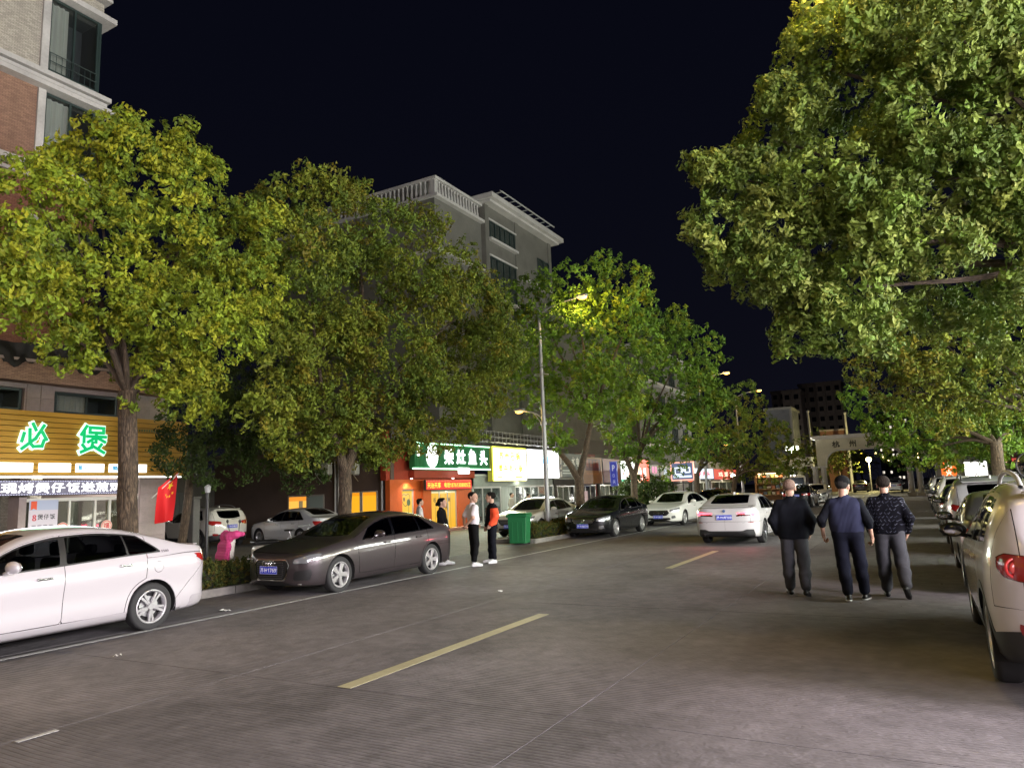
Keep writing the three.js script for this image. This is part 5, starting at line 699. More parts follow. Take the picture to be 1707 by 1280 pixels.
  part(b, 'side_wall', metreUV(bx(12, 5.4, 0.3, -6.05, 2.7, -14.0)), B.stone); part(b, 'back_wall', metreUV(bx(0.3, 5.4, 26, -6.5, 2.7, -0.8)), B.stone); part(b, 'ceiling', bx(6.2, 0.12, 26, -3.2, 3.78, -0.8), B.trim);
  // shop front: piers, glazed front, lit room
  for (const [z0, z1] of [[-13.25, -14.15], [-10.02, -10.20], [-4, -8.6]]) part(b, 'pier', metreUV(bx(0.5, 3.85, z0 - z1, X - 0.25, 1.925, (z0 + z1) / 2)), B.stone);
  for (let i = 0; i < 6; i++) part(b, 'wall_panel', rbx(0.03, 0.40, 0.84, X + 0.012, 0.25 + i * 0.41, -13.7, 0.008), B.stone);
  const front = part(b, 'shop_front', merge([bx(0.08, 0.09, 3.1, X - 0.05, 1.98, -11.72), bx(0.08, 0.1, 3.1, X - 0.05, 0.05, -11.72), ...[-10.9, -11.3, -12.0, -12.42, -13.2].map((z) => bx(0.078, 1.85, 0.055, X - 0.05, 1.02, z))]), std(0.62, 0.62, 0.55, 0.4));
  for (const [z0, z1] of [[-10.22, -10.87], [-10.93, -11.27], [-11.33, -11.97], [-12.03, -12.39], [-12.45, -13.17]]) part(front, 'pane', bx(0.01, 1.84, z0 - z1, X - 0.06, 1.02, (z0 + z1) / 2), M.glass);
  part(front, 'door_curtain', curtain(0.34, 1.7, -12.45, 0.2, X - 0.25), std(0.42, 0.34, 0.22, 0.9)); part(front, 'door_curtain', curtain(0.3, 1.7, -11.36, 0.2, X - 0.28), std(0.55, 0.5, 0.42, 0.9));
  for (const z of [-11.13, -12.33]) { const c = part(front, 'paper_cutting', new THREE.CircleGeometry(0.16, 30).rotateY(Math.PI / 2), printed(canvasTex(128, 128, (x) => { x.fillStyle = '#d9c6b4'; x.fillRect(0, 0, 128, 128); x.strokeStyle = '#c4202c'; x.lineWidth = 7; x.beginPath(); x.arc(64, 64, 54, 0, 7); x.stroke(); strokes(x, '福', 32, 32, 64, 7); }))); c.position.set(X + 0.002, 1.22, z); }
  part(front, 'poster', bx(0.015, 1.75, 0.72, X + 0.01, 1.10, -10.62), std(0.6, 0.6, 0.62, 0.5)); const pf = part(front, 'poster_print', new THREE.PlaneGeometry(0.72, 1.75).rotateY(Math.PI / 2), printed(canvasTex(256, 620, (x) => { const gr = x.createLinearGradient(0, 0, 0, 620); x.fillStyle = '#cdc8d2'; x.fillRect(0, 0, 256, 620); x.fillStyle = '#aeb9d0'; x.fillRect(0, 0, 256, 90); x.fillStyle = '#e2552c'; x.beginPath(); x.moveTo(14, 8); x.lineTo(66, 8); x.lineTo(66, 88); x.lineTo(40, 74); x.lineTo(14, 88); x.fill(); x.fillStyle = '#c23040'; x.font = 'bold 76px sans-serif'; x.fillText('8', 28, 186); x.strokeStyle = '#2b2a30'; ['煲', '仔', '饭'].forEach((c, i) => strokes(x, c, 76 + i * 54, 128, 48, 5)); x.fillStyle = '#6b6672'; for (let i = 0; i < 4; i++) x.fillRect(30 + i * 50, 226, 36, 8); for (let j = 0; j < 8; j++) { x.fillStyle = j % 3 ? '#8d8792' : '#b0707a'; for (let i = 0; i < 4; i++) x.fillRect(18 + i * 58, 270 + j * 34, 40 + (i * j % 3) * 5, 7); } }))); pf.position.set(X + 0.02, 1.10, -10.62);
  part(b, 'shop_floor', bx(6, 0.1, 12, -3.3, 0.0, -8.3), std(0.4, 0.38, 0.35, 0.4)); const lamp = part(b, 'ceiling_light', bx(1.2, 0.05, 3.0, -2.0, 3.66, -11.6), glow(1, 0.97, 0.9, 3)); areaLight(3.0, 1.2, lin(1, 0.95, 0.86), 22, V(-22, 3.61, -11.6), V(0, -1, 0));
  part(b, 'serving_counter', rbx(0.7, 1.0, 2.6, -2.4, 0.5, -11.4, 0.03), std(0.5, 0.42, 0.3, 0.5)); for (let i = 0; i < 4; i++) part(b, 'bottle', new THREE.LatheGeometry([[0.035, 0], [0.037, 0.14], [0.014, 0.2], [0.014, 0.26], [0.001, 0.26]].map((q) => new THREE.Vector2(...q)), 10).translate(-2.15, 1.0, -11.2 - i * 0.22), std(0.3, 0.4, 0.32, 0.15));
}
{ // long yellow slatted sign of the claypot shop
  const s = thing('shop_sign', 'yellow slatted sign with glowing green characters over the leftmost shop', 'sign', [-19.35, 0, 0]);
  part(s, 'backing', bx(0.5, 1.58, 20.2, -0.3, 3.40, -4.25), std(0.10, 0.07, 0.02, 0.8)); const slat = std(0.58, 0.33, 0.035, 0.5), n = 12, h = 1.63 / n;
  for (let i = 0; i < n; i++) part(s, 'slat', rbx(0.05, h - 0.014, 20.2, -0.025, 2.585 + (i + 0.5) * h, -4.25, 0.012), slat);
  part(s, 'end_slats', merge(Array.from({ length: n }, (_, i) => rbx(0.5, h - 0.014, 0.03, -0.27, 2.585 + (i + 0.5) * h, -14.365, 0.008))), slat);
  const letter = (ch, z, y, size) => { const halo = part(s, 'letter_halo', strokeGeo(ch, size, size * 0.115, 0.03, 0.075).rotateY(Math.PI / 2).translate(0.012, y, z), glow(0.62, 1, 0.86, 1.1)); part(halo, 'letter', strokeGeo(ch, size, size * 0.115, 0.03).rotateY(Math.PI / 2).translate(0.062, y, z), new THREE.MeshStandardMaterial({ color: lin(0.0, 0.10, 0.04), emissive: lin(0.0, 0.46, 0.13), roughness: 0.5 })); };
  letter('必', -9.92, 3.55, 0.72); letter('煲', -11.40, 3.55, 0.74); areaLight(2.6, 0.7, lin(0.45, 1, 0.7), 2.2, V(-19.22, 3.55, -10.6), V(1, 0, 0));
  const tiny = part(s, 'small_lettering', bx(0.006, 0.10, 0.85, 0.008, 3.87, -13.0), printed(canvasTex(256, 32, (x) => { x.fillStyle = '#a9802c'; x.fillRect(0, 0, 256, 32); x.fillStyle = '#5f6f3c'; for (let i = 0; i < 11; i++) x.fillRect(6 + i * 23, 5, 15, 22); })));
  for (const [a, c, w] of [[-8.4, -9.02, 1], [-9.18, -9.96, 1], [-10.09, -10.89, 1], [-11.01, -11.78, 0.9], [-11.91, -13.03, 0.9]]) { const p = part(s, 'light_panel', rbx(0.03, 0.23, a - c, 0.018, 2.785, (a + c) / 2, 0.02), lit(canvasTex(256, 64, (x) => { x.fillStyle = '#f6fbff'; x.fillRect(0, 0, 256, 64); x.fillStyle = '#9fd0e8'; if (a < -11) { x.font = 'bold 34px sans-serif'; x.fillStyle = '#4fa6cf'; strokes(x, '美', 20, 14, 36, 5); x.strokeStyle = '#4fa6cf'; strokes(x, '饭', 20, 14, 36, 4); strokes(x, '仔', 64, 14, 36, 4); } }), 1.9)); areaLight(a - c, 0.22, lin(0.95, 1, 1), 5, V(-19.30, 2.785, (a + c) / 2), V(1, 0, 0)); }
  part(s, 'light_tube', bar(V(-0.05, 2.555, 5.5), V(-0.05, 2.555, -14.2), 0.022), glow(1, 0.98, 0.9, 3)); areaLight(6, 0.05, lin(1, 0.97, 0.88), 26, V(-19.40, 2.53, -11), V(0.35, -1, 0));
}
{ const s = thing('led_sign', 'white running-text board with nine characters above the shop window', 'sign', [-19.62, 0, 0]); part(s, 'casing', rbx(0.12, 0.40, 8.0, -0.06, 2.285, -9.0, 0.02), M.black); const t = canvasTex(1536, 96, (x) => { x.fillStyle = '#3a3848'; x.fillRect(0, 0, 1536, 96); x.fillStyle = '#8f8fa6'; for (let i = 0; i < 1536; i += 12) { x.fillRect(i, 1, 7, 5); x.fillRect(i, 90, 7, 5); } x.strokeStyle = '#ffffff'; let p = 846; for (const c of '现烤煲仔饭送煎鸡蛋') { strokes(x, c, p, 14, 68, 9); p += 76; } p = 20; for (const c of '煲仔饭现烤') { strokes(x, c, p, 14, 68, 9); p += 76; } }); part(s, 'screen', new THREE.PlaneGeometry(7.9, 0.36).rotateY(Math.PI / 2).translate(0.006, 2.285, -9.0), lit(t, 2.4)); areaLight(7.9, 0.36, lin(0.92, 0.93, 1), 3, V(-19.58, 2.285, -9.0), V(1, 0, 0)); }
{ // second building: grey flats with a balustraded terrace
  const b = thing('apartment_building', 'grey apartment building with a balustraded roof terrace above the trees', 'building', [-20, 0, 0]);
  part(b, 'corner_block', metreUV(bx(11, 11.6, 4.5, -5.5, 10.9, -30.95)), B.grey); part(b, 'main_wall', metreUV(bx(11.5, 13.0, 8.3, -5.52, 11.5, -37.4)), B.grey);
  const cap = (w, h, d, x, y, z) => part(b, 'cornice', metreUV(bx(w, h, d, x, y, z)), B.trim); cap(11.5, 0.16, 4.9, -5.48, 16.78, -31.0); cap(11.5, 0.12, 5, -5.46, 13.9, -30.95); cap(11.2, 0.14, 4.7, -5.47, 17.78, -31.0);
  for (let i = 0; i < 15; i++) part(b, 'baluster', new THREE.LatheGeometry([[0.07, 0], [0.05, 0.1], [0.085, 0.28], [0.05, 0.55], [0.045, 0.7], [0.07, 0.85]].map((q) => new THREE.Vector2(...q)), 8).translate(-0.06, 16.86, -28.95 - i * 0.285), B.trim);
  for (let i = 0; i < 22; i++) part(b, 'baluster', new THREE.LatheGeometry([[0.07, 0], [0.05, 0.1], [0.085, 0.28], [0.05, 0.55], [0.045, 0.7], [0.07, 0.85]].map((q) => new THREE.Vector2(...q)), 8).translate(-0.35 - i * 0.285, 16.86, -28.8), B.trim);
  part(b, 'balustrade_post', bx(0.3, 0.93, 0.3, -0.12, 17.25, -28.85), B.trim);
  part(b, 'eave', metreUV(bx(12.6, 0.28, 9.3, -5.3, 18.14, -37.5)), B.trim); part(b, 'eave_soffit', metreUV(bx(12.2, 0.14, 8.9, -5.36, 17.92, -37.5)), B.trim);
  for (const z of [-33.4, -36.9, -41.4]) part(b, 'pilaster', metreUV(bx(0.35, 12.9, 0.4, 0.12, 11.4, z)), B.grey);
  for (const [y0, y1, m] of [[16.0, 17.0, 4], [12.6, 14.9, 3], [8.8, 11.0, 3]]) { windowUnit(b, 0.28, -33.7, -36.6, y0, y1, m, { cw: 0.35, curtains: y0 < 16 }); part(b, 'window_sill', metreUV(bx(0.5, 0.14, 3.2, 0.22, y0 - 0.09, -35.15)), B.trim); part(b, 'window_head', metreUV(bx(0.3, 0.1, 3.2, 0.2, y1 + 0.06, -35.15)), B.trim); }
  windowUnit(b, 0.28, -39.6, -41.2, 14.6, 16.4, 1, {}); part(b, 'window_sill', metreUV(bx(0.45, 0.14, 4.2, 0.2, 14.5, -39.2)), B.trim);
  { const rail = []; for (let i = 0; i < 9; i++) rail.push(bar(V(0.9, 18.75, -34.2 - i * 0.8), V(-0.4, 18.72, -34.2 - i * 0.8), 0.035)); rail.push(bar(V(0.9, 18.75, -34.0), V(0.9, 18.75, -41.0), 0.045), bar(V(-0.4, 18.72, -34.0), V(-0.4, 18.72, -41.0), 0.045), ...[-34.2, -37.4, -40.6].map((z) => bar(V(-0.4, 18.28, z), V(-0.4, 18.72, z), 0.04))); part(b, 'roof_pergola', merge(rail), std(0.35, 0.36, 0.36, 0.5)); }
  part(b, 'podium_wall', metreUV(bx(10.7, 1.0, 33, -5.37, 4.66, -41.5)), B.greyDark); part(b, 'rear_block', metreUV(bx(9, 9, 20, -5.6, 9.6, -51.6)), B.grey);
}
{ const b = thing('apartment_building', 'pale apartment block showing its ledges beside the far trees', 'building', [-20, 0, -66]); part(b, 'wall', metreUV(bx(9, 13.5, 16, -4.5, 6.75, 0)), B.grey); for (let i = 0; i < 4; i++) { part(b, 'ledge', metreUV(bx(9.8, 0.2, 16.5, -4.3, 5.2 + i * 2.8, 0)), B.trim); for (let k = 0; k < 4; k++) windowUnit(b, 0.03, 6 - k * 3.6, 4.2 - k * 3.6, 5.6 + i * 2.8, 7.2 + i * 2.8, 1, { curtains: false }); } part(b, 'eave', metreUV(bx(10.2, 0.3, 17, -4.2, 13.7, 0)), B.trim); }
{ // side wall of the second building with two yellow windows, air conditioners and pipes
  const w = thing('annex_wall', 'dark side wall with glowing yellow windows left of the orange shop', 'wall', [0, 0, -25.0]);
  part(w, 'wall', metreUV(bx(11.5, 4.0, 0.25, -25.85, 2.0, -0.15)), withTex(0.17, 0.115, 0.095, 0.85, T.plaster)); part(w, 'coping', bx(11.6, 0.1, 0.4, -25.85, 4.05, -0.15), B.greyDark);
  const yw = lit(canvasTex(128, 128, (x) => { x.fillStyle = '#ffb318'; x.fillRect(0, 0, 128, 128); x.fillStyle = '#f39a0c'; x.fillRect(0, 0, 128, 14); x.strokeStyle = '#c8780a'; x.lineWidth = 3; x.beginPath(); x.arc(92, 120, 16, 3.1, 6.3); x.stroke(); }), 0.85);
  for (const [a, c] of [[-22.55, -21.75], [-21.7, -20.8]]) { const f = part(w, 'window', merge([bx(c - a, 0.05, 0.06, (a + c) / 2, 1.98, 0.02), bx(c - a, 0.05, 0.06, (a + c) / 2, 0.60, 0.02), bx(0.05, 1.34, 0.058, a + 0.025, 1.29, 0.02), bx(0.05, 1.34, 0.058, c - 0.025, 1.29, 0.02)]), std(0.4, 0.38, 0.34, 0.4)); part(f, 'pane', bx(c - a - 0.1, 1.33, 0.02, (a + c) / 2, 1.29, 0.0), yw); }
  areaLight(1.7, 1.3, lin(1, 0.68, 0.12), 1.4, V(-21.7, 1.3, -24.93), V(0, 0, 1));
  { const f = part(w, 'window', bx(2.3, 1.4, 0.05, -25.1, 1.25, 0.01), std(0.3, 0.28, 0.25, 0.5)); part(f, 'pane', bx(1.1, 1.25, 0.03, -25.6, 1.25, 0.03), lit(canvasTex(128, 128, (x) => { x.fillStyle = '#ffb84a'; x.fillRect(0, 0, 128, 128); x.fillStyle = '#fff2c8'; x.fillRect(10, 56, 54, 50); x.fillStyle = '#7a6a48'; x.fillRect(74, 20, 30, 90); x.fillStyle = '#e88f2a'; x.fillRect(0, 0, 128, 20); }), 1.0)); part(f, 'pane', bx(0.9, 1.25, 0.03, -24.45, 1.25, 0.03), std(0.30, 0.36, 0.34, 0.2)); }
  for (const x of [-20.5, -23.0, -23.2]) part(w, 'downpipe', bar(V(x, 0, 0.08), V(x, 3.4, 0.08), 0.05), B.trim);
}
for (const [x, y, lab] of [[-22.1, 2.75, 'pale air conditioner on the dark side wall, right of the forked trunk'], [-23.7, 2.8, 'shaded air conditioner on the dark side wall, left of the forked trunk']]) { const a = thing('air_conditioner', lab, 'air conditioner', [x, y, -24.7], 0, 'air conditioners on the side wall'); part(a, 'case', rbx(0.8, 0.56, 0.3, 0, 0.3, 0, 0.02), std(0.5, 0.5, 0.47, 0.5)); part(a, 'fan_grille', merge([new THREE.TorusGeometry(0.2, 0.012, 6, 24).translate(-0.14, 0.3, 0.155), new THREE.TorusGeometry(0.12, 0.008, 6, 20).translate(-0.14, 0.3, 0.155), bx(0.4, 0.012, 0.012, -0.14, 0.3, 0.157), bx(0.012, 0.4, 0.012, -0.14, 0.3, 0.158)]), M.black); part(a, 'bracket', merge([bx(0.04, 0.04, 0.36, -0.3, -0.01, -0.02), bx(0.04, 0.04, 0.36, 0.3, -0.01, -0.02), bar(V(0.3, -0.03, 0.13), V(0.3, -0.3, -0.17), 0.015), bar(V(-0.3, -0.03, 0.13), V(-0.3, -0.3, -0.17), 0.015)]), M.steel); }
{ // dark yard between the buildings
  const w = thing('yard_wall', 'dark yard wall with a sheet gate in the gap between the buildings', 'wall', [-31.6, 0, -19.5]); part(w, 'wall', metreUV(bx(0.25, 3.4, 11, 0, 1.7, 0)), B.greyDark); part(w, 'gate', bx(0.08, 2.3, 2.8, 0.2, 1.15, -2.2), std(0.09, 0.09, 0.095, 0.6)); for (let i = 0; i < 12; i++) part(w, 'gate_rib', bx(0.03, 2.2, 0.04, 0.25, 1.15, -1.0 - i * 0.22), std(0.08, 0.08, 0.085, 0.6)); part(w, 'gate_post', bx(0.2, 2.6, 0.2, 0.25, 1.3, -0.7), B.greyDark);
  const f = thing('railing_fence', 'black railing fence behind the white people carrier', 'fence', [-30.6, 0, -17.5]); for (let i = 0; i < 22; i++) part(f, 'rail', bar(V(0, 0.1, 2.2 - i * 0.2), V(0, 1.75, 2.2 - i * 0.2), 0.018), M.black); for (const y of [0.35, 1.5]) part(f, 'cross_bar', bar(V(0, y, 2.3), V(0, y, -2.1), 0.025), M.black);
}
// ---------- row of shops on the left side of the street, along x = -20 ----------
function room(parent, z0, z1, h, wall, floor, depth = 4.5) { // open-fronted box behind a shop front, in the shop's own coordinates
  part(parent, 'shop_room', merge([bx(0.15, h, z0 - z1, -depth, h / 2, (z0 + z1) / 2), bx(depth, h, 0.12, -depth / 2, h / 2, z0 - 0.06), bx(depth, h, 0.12, -depth / 2, h / 2, z1 + 0.06), bx(depth, 0.1, z0 - z1 - 0.24, -depth / 2, h + 0.05, (z0 + z1) / 2)]), wall);
  part(parent, 'shop_floor', bx(depth, 0.06, z0 - z1 - 0.24, -depth / 2, 0.03, (z0 + z1) / 2), floor);
}
function roomLight(parent, z0, z1, h, col, k, gl = 2.5) { const m = part(parent, 'ceiling_light', bx(0.3, 0.05, (z0 - z1) * 0.7, -1.5, h - 0.06, (z0 + z1) / 2), glow(col[0], col[1], col[2], gl)); areaLight((z0 - z1) * 0.7, 0.3, lin(...col), k, V(-20 + parent.position.x + 20 - 1.5, h - 0.10, parent.position.z + (z0 + z1) / 2), V(0, -1, 0)); return m; }
function glazing(parent, z0, z1, y0, y1, n, frame, pane = M.glass) { const w = z0 - z1, f = part(parent, 'shop_front', merge([bx(0.08, 0.08, w, -0.04, y1 - 0.04, (z0 + z1) / 2), bx(0.08, 0.1, w, -0.04, y0 + 0.05, (z0 + z1) / 2), ...Array.from({ length: n + 1 }, (_, i) => bx(0.077, y1 - y0 - 0.18, 0.06, -0.04, (y0 + y1) / 2 + 0.01, z0 - 0.03 - (w - 0.06) * i / n))]), frame); for (let i = 0; i < n; i++) part(f, 'pane', bx(0.01, y1 - y0 - 0.19, (w - 0.06) / n - 0.065, -0.05, (y0 + y1) / 2 + 0.01, z0 - 0.03 - (w - 0.06) * (i + 0.5) / n), pane); return f; }
const alu = std(0.55, 0.55, 0.52, 0.35, { metalness: 0.5 });
{ // orange fish restaurant
  const s = thing('restaurant_front', 'bright orange restaurant front with yellow doors', 'shop front', [-20, 0, 0]), or = withTex(0.92, 0.17, 0.03, 0.5, T.plaster), red = withTex(0.50, 0.055, 0.02, 0.6, T.plaster), zs = [-24.85, -31.4];
  // wall with a window opening and a door opening
  const m = part(s, 'wall', wallZ(6.55, 2.45, [[0.85, 1.75, 0.75, 2.02], [3.05, 5.25, 0.12, 2.0]], 0.25), or); m.position.set(0, 0, -24.85);
  part(s, 'upper_wall', metreUV(bx(0.3, 2.2, 6.9, -0.28, 3.52, -28.2)), red); part(s, 'canopy', metreUV(bx(0.42, 0.36, 5.1, -0.02, 2.68, -28.9)), red); part(s, 'plinth', bx(0.5, 0.14, 6.6, 0.24, 0.07, -28.1), std(0.55, 0.30, 0.25, 0.6)); part(s, 'pier', metreUV(bx(0.12, 2.4, 0.5, 0.05, 1.2, -27.35)), or);
  const doorPrint = canvasTex(256, 256, (x) => { x.fillStyle = '#ffbe14'; x.fillRect(0, 0, 256, 256); x.strokeStyle = '#8a5a08'; x.lineWidth = 3; for (const p of [48, 96, 150, 200]) { x.beginPath(); x.moveTo(p, 20); x.lineTo(p, 256); x.stroke(); } x.strokeStyle = '#4a3208'; ['石', '火', '水', '锅'].forEach((c, i) => strokes(x, c, 28 + i * 46, 44, 30, 4)); ['人', '鱼', '州'].forEach((c, i) => strokes(x, c, 30 + i * 56, 98, 30, 4)); x.fillStyle = '#f2e8b0'; x.fillRect(0, 0, 256, 12); });
  const winPrint = canvasTex(128, 160, (x) => { x.fillStyle = '#ffc21a'; x.fillRect(0, 0, 128, 160); x.strokeStyle = '#5a4208'; x.lineWidth = 4; x.beginPath(); x.moveTo(6, 36); x.quadraticCurveTo(30, 8, 56, 30); x.quadraticCurveTo(90, 6, 104, 36); x.quadraticCurveTo(100, 80, 50, 96); x.quadraticCurveTo(6, 80, 6, 36); x.stroke(); strokes(x, '美', 20, 40, 26, 4); x.fillStyle = '#3c5a2a'; x.beginPath(); x.arc(88, 72, 22, 0, 7); x.fill(); x.fillRect(86, 92, 4, 60); });
  const d = part(s, 'door', merge([bx(0.08, 0.09, 2.2, -0.10, 1.94, -29.0), ...[-27.93, -28.63, -29.33, -30.07].map((z) => bx(0.075, 1.77, 0.06, -0.10, 1.01, z))]), alu); for (let i = 0; i < 3; i++) { const u0 = i / 3, q = new THREE.PlaneGeometry(0.64, 1.74).rotateY(Math.PI / 2); const uv = q.attributes.uv; for (let k = 0; k < uv.count; k++) uv.setX(k, u0 + uv.getX(k) / 3); part(d, 'pane', q.translate(-0.09, 1.01, -28.28 - i * 0.71), lit(doorPrint, 0.75)); } part(d, 'handle', bar(V(0.0, 0.7, -29.28), V(0.0, 1.3, -29.28), 0.015), M.steel);
  areaLight(2.0, 1.7, lin(1, 0.72, 0.15), 1.2, V(-20.0, 1.0, -29.0), V(1, 0, 0));
  const w = part(s, 'window', merge([bx(0.08, 0.08, 0.9, -0.10, 1.98, -26.15), bx(0.08, 0.06, 0.9, -0.10, 0.78, -26.15), bx(0.077, 1.13, 0.07, -0.10, 1.375, -25.735), bx(0.077, 1.13, 0.07, -0.10, 1.375, -26.565)]), alu); part(w, 'pane', new THREE.PlaneGeometry(0.76, 1.12).rotateY(Math.PI / 2).translate(-0.11, 1.38, -26.15), lit(winPrint, 0.8));
  for (const z of [-26.0, -29.3]) { part(s, 'downlight', cyl(0.05, 0.05, 0.04, 0.3, 2.46, z), glow(1, 0.95, 0.9, 6)); const l = new THREE.SpotLight(lin(1, 0.9, 0.8), 9, 0, 1.15, 0.9, 2); l.position.set(-19.70, 2.44, z); l.target.position.set(-19.9, 0, z); l.castShadow = true; scene.add(l, l.target); }
}
{ const s = thing('shop_sign', 'green sign with a white oval and white characters over the orange restaurant', 'sign', [-19.5, 0, 0]), gr = std(0.02, 0.20, 0.07, 0.5), z0 = -26.0, z1 = -32.45; part(s, 'backing', bx(0.3, 1.14, z0 - z1, -0.16, 3.49, (z0 + z1) / 2), gr); for (let i = 0; i < 64; i++) part(s, 'rib', bx(0.03, 1.10, 0.05, 0.004, 3.49, z0 - 0.05 - i * 0.1008), gr);
  const neon = glow(0.45, 1, 0.62, 2.4); part(s, 'light_tube', bar(V(0.03, 4.08, z0), V(0.03, 4.08, z1), 0.03), neon); part(s, 'light_tube', bar(V(0.03, 2.92, z0 + 0.2), V(0.03, 2.92, z1), 0.035), neon); areaLight(6.4, 0.5, lin(0.5, 1, 0.66), 13, V(-19.42, 3.1, -29.2), V(1, -0.2, 0));
  const ov = part(s, 'oval_badge', new THREE.CylinderGeometry(1, 1, 0.08, 40).rotateZ(-Math.PI / 2).scale(1, 0.52, 0.42).translate(0.06, 3.5, -27.25), glow(0.95, 1, 0.95, 1.8)); const br = []; for (const ch of ['鱼']) br.push(strokeGeo(ch, 0.34, 0.03, 0.01).rotateY(Math.PI / 2).translate(0.104, 3.55, -27.25)); part(ov, 'mark', merge(br), M.black);
  ['柴', '灶', '鱼', '头'].forEach((ch, i) => part(s, 'letter', strokeGeo(ch, 0.70, 0.105, 0.05).rotateY(Math.PI / 2).translate(0.03, 3.52, -28.62 - i * 1.05), glow(0.9, 1, 0.98, 2.2))); part(s, 'light_panel', rbx(0.06, 0.30, 1.0, 0.05, 2.84, -29.9, 0.03), glow(1, 1, 0.97, 2.4)); areaLight(4.6, 0.8, lin(0.92, 1, 0.97), 18, V(-19.38, 3.5, -29.8), V(1, 0, 0)); part(s, 'bulb', new THREE.CapsuleGeometry(0.07, 0.35, 4, 10).translate(0.06, 3.72, -26.2), glow(1, 1, 0.98, 3)); }
{ const s = thing('led_sign', 'red running-text board with yellow characters over the yellow doors', 'sign', [-19.48, 0, 0]); part(s, 'casing', rbx(0.12, 0.48, 3.9, -0.06, 2.18, -28.7, 0.02), M.black); part(s, 'screen', new THREE.PlaneGeometry(3.8, 0.42).rotateY(Math.PI / 2).translate(0.005, 2.18, -28.7), lit(canvasTex(1024, 112, (x) => { x.fillStyle = '#d81206'; x.fillRect(0, 0, 1024, 112); x.fillStyle = '#ff7a4a'; for (let i = 0; i < 1024; i += 34) x.fillRect(i, 2, 18, 10); x.strokeStyle = x.fillStyle = '#ffd23c'; write(x, '天治天享！', 20, 26, 70, 9, 0.04); write(x, '电话18761308005主', 376, 26, 66, 8, 0.02); }), 1.5)); areaLight(3.8, 0.42, lin(1, 0.2, 0.06), 4, V(-19.42, 2.18, -28.7), V(1, 0, 0)); }
{ // white-lit hot-pot restaurant
  const s = thing('restaurant_front', 'white-lit restaurant front under the glaring yellow and white signs', 'shop front', [-20, 0, 0]); room(s, -31.5, -41.0, 2.6, std(0.62, 0.64, 0.6, 0.7), std(0.4, 0.4, 0.38, 0.4), 5.5); roomLight(s, -31.6, -40.9, 2.6, [0.95, 1, 0.92], 42, 4); glazing(s, -31.55, -34.4, 0.1, 2.05, 3, alu); glazing(s, -36.0, -40.9, 0.5, 2.05, 5, alu); part(s, 'low_wall', metreUV(bx(0.16, 0.5, 4.9, -0.08, 0.25, -38.45)), B.grey); part(s, 'lintel', metreUV(bx(0.3, 0.5, 9.6, -0.15, 2.32, -36.3)), withTex(0.5, 0.55, 0.5, 0.7, T.plaster)); part(s, 'door_curtain', curtain(1.4, 1.9, -34.5, 0.1, -0.2), std(0.42, 0.45, 0.42, 0.6)); for (const z of [-32.4, -37.5, -39.4]) part(s, 'table', merge([rbx(0.7, 0.04, 1.1, -1.4, 0.74, z, 0.01), cyl(0.04, 0.04, 0.72, -1.4, 0, z)]), std(0.35, 0.2, 0.1, 0.5)); for (const z of [-33.9, -36.4, -38.6]) part(s, 'chair', merge([rbx(0.4, 0.04, 0.4, -0.8, 0.45, z, 0.01), rbx(0.04, 0.45, 0.4, -0.6, 0.72, z, 0.01), cyl(0.02, 0.02, 0.44, -0.95, 0, z - 0.16), cyl(0.02, 0.02, 0.44, -0.95, 0, z + 0.16), cyl(0.02, 0.02, 0.44, -0.62, 0, z - 0.16), cyl(0.02, 0.02, 0.44, -0.62, 0, z + 0.16)]), std(0.3, 0.08, 0.05, 0.5)); part(s, 'menu_board', bx(0.04, 1.0, 2.8, -5.3, 1.7, -35.5), printed(canvasTex(256, 96, (x) => { x.fillStyle = '#e9e2c4'; x.fillRect(0, 0, 256, 96); for (let i = 0; i < 6; i++) { x.fillStyle = ['#b84a2a', '#4a7a48', '#c49a2a'][i % 3]; x.fillRect(10 + i * 40, 10, 32, 38); x.fillStyle = '#55524a'; x.fillRect(10 + i * 40, 56, 32, 6); x.fillRect(10 + i * 40, 70, 24, 6); } }))); }
{ const s = thing('shop_sign', 'glaring yellow-white light box sign in the middle of the restaurant row', 'sign', [-19.45, 0, 0]); part(s, 'light_box', rbx(0.3, 1.86, 3.8, -0.16, 3.24, -34.55, 0.02), std(0.6, 0.55, 0.1, 0.5)); part(s, 'face', new THREE.PlaneGeometry(3.74, 1.80).rotateY(Math.PI / 2).translate(0.004, 3.24, -34.55), lit(canvasTex(512, 246, (x) => { x.fillStyle = '#fffbd6'; x.fillRect(0, 0, 512, 246); x.fillStyle = '#f0ff4a'; x.fillRect(0, 0, 512, 12); x.fillRect(0, 0, 14, 246); x.strokeStyle = '#f2d21a'; ['苏', '州', '石', '锅'].forEach((c, i) => strokes(x, c, 100 + i * 84, 34, 62, 9)); x.strokeStyle = '#b08c10'; ['美', '牛', '肉', '火', '锅'].forEach((c, i) => strokes(x, c, 84 + i * 76, 128, 60, 8)); x.fillStyle = '#f4e24a'; x.fillRect(60, 216, 80, 10); x.fillRect(330, 214, 120, 14); }), 2.8)); areaLight(3.74, 1.8, lin(1, 0.97, 0.6), 26, V(-19.42, 3.24, -34.55), V(1, 0, 0)); }
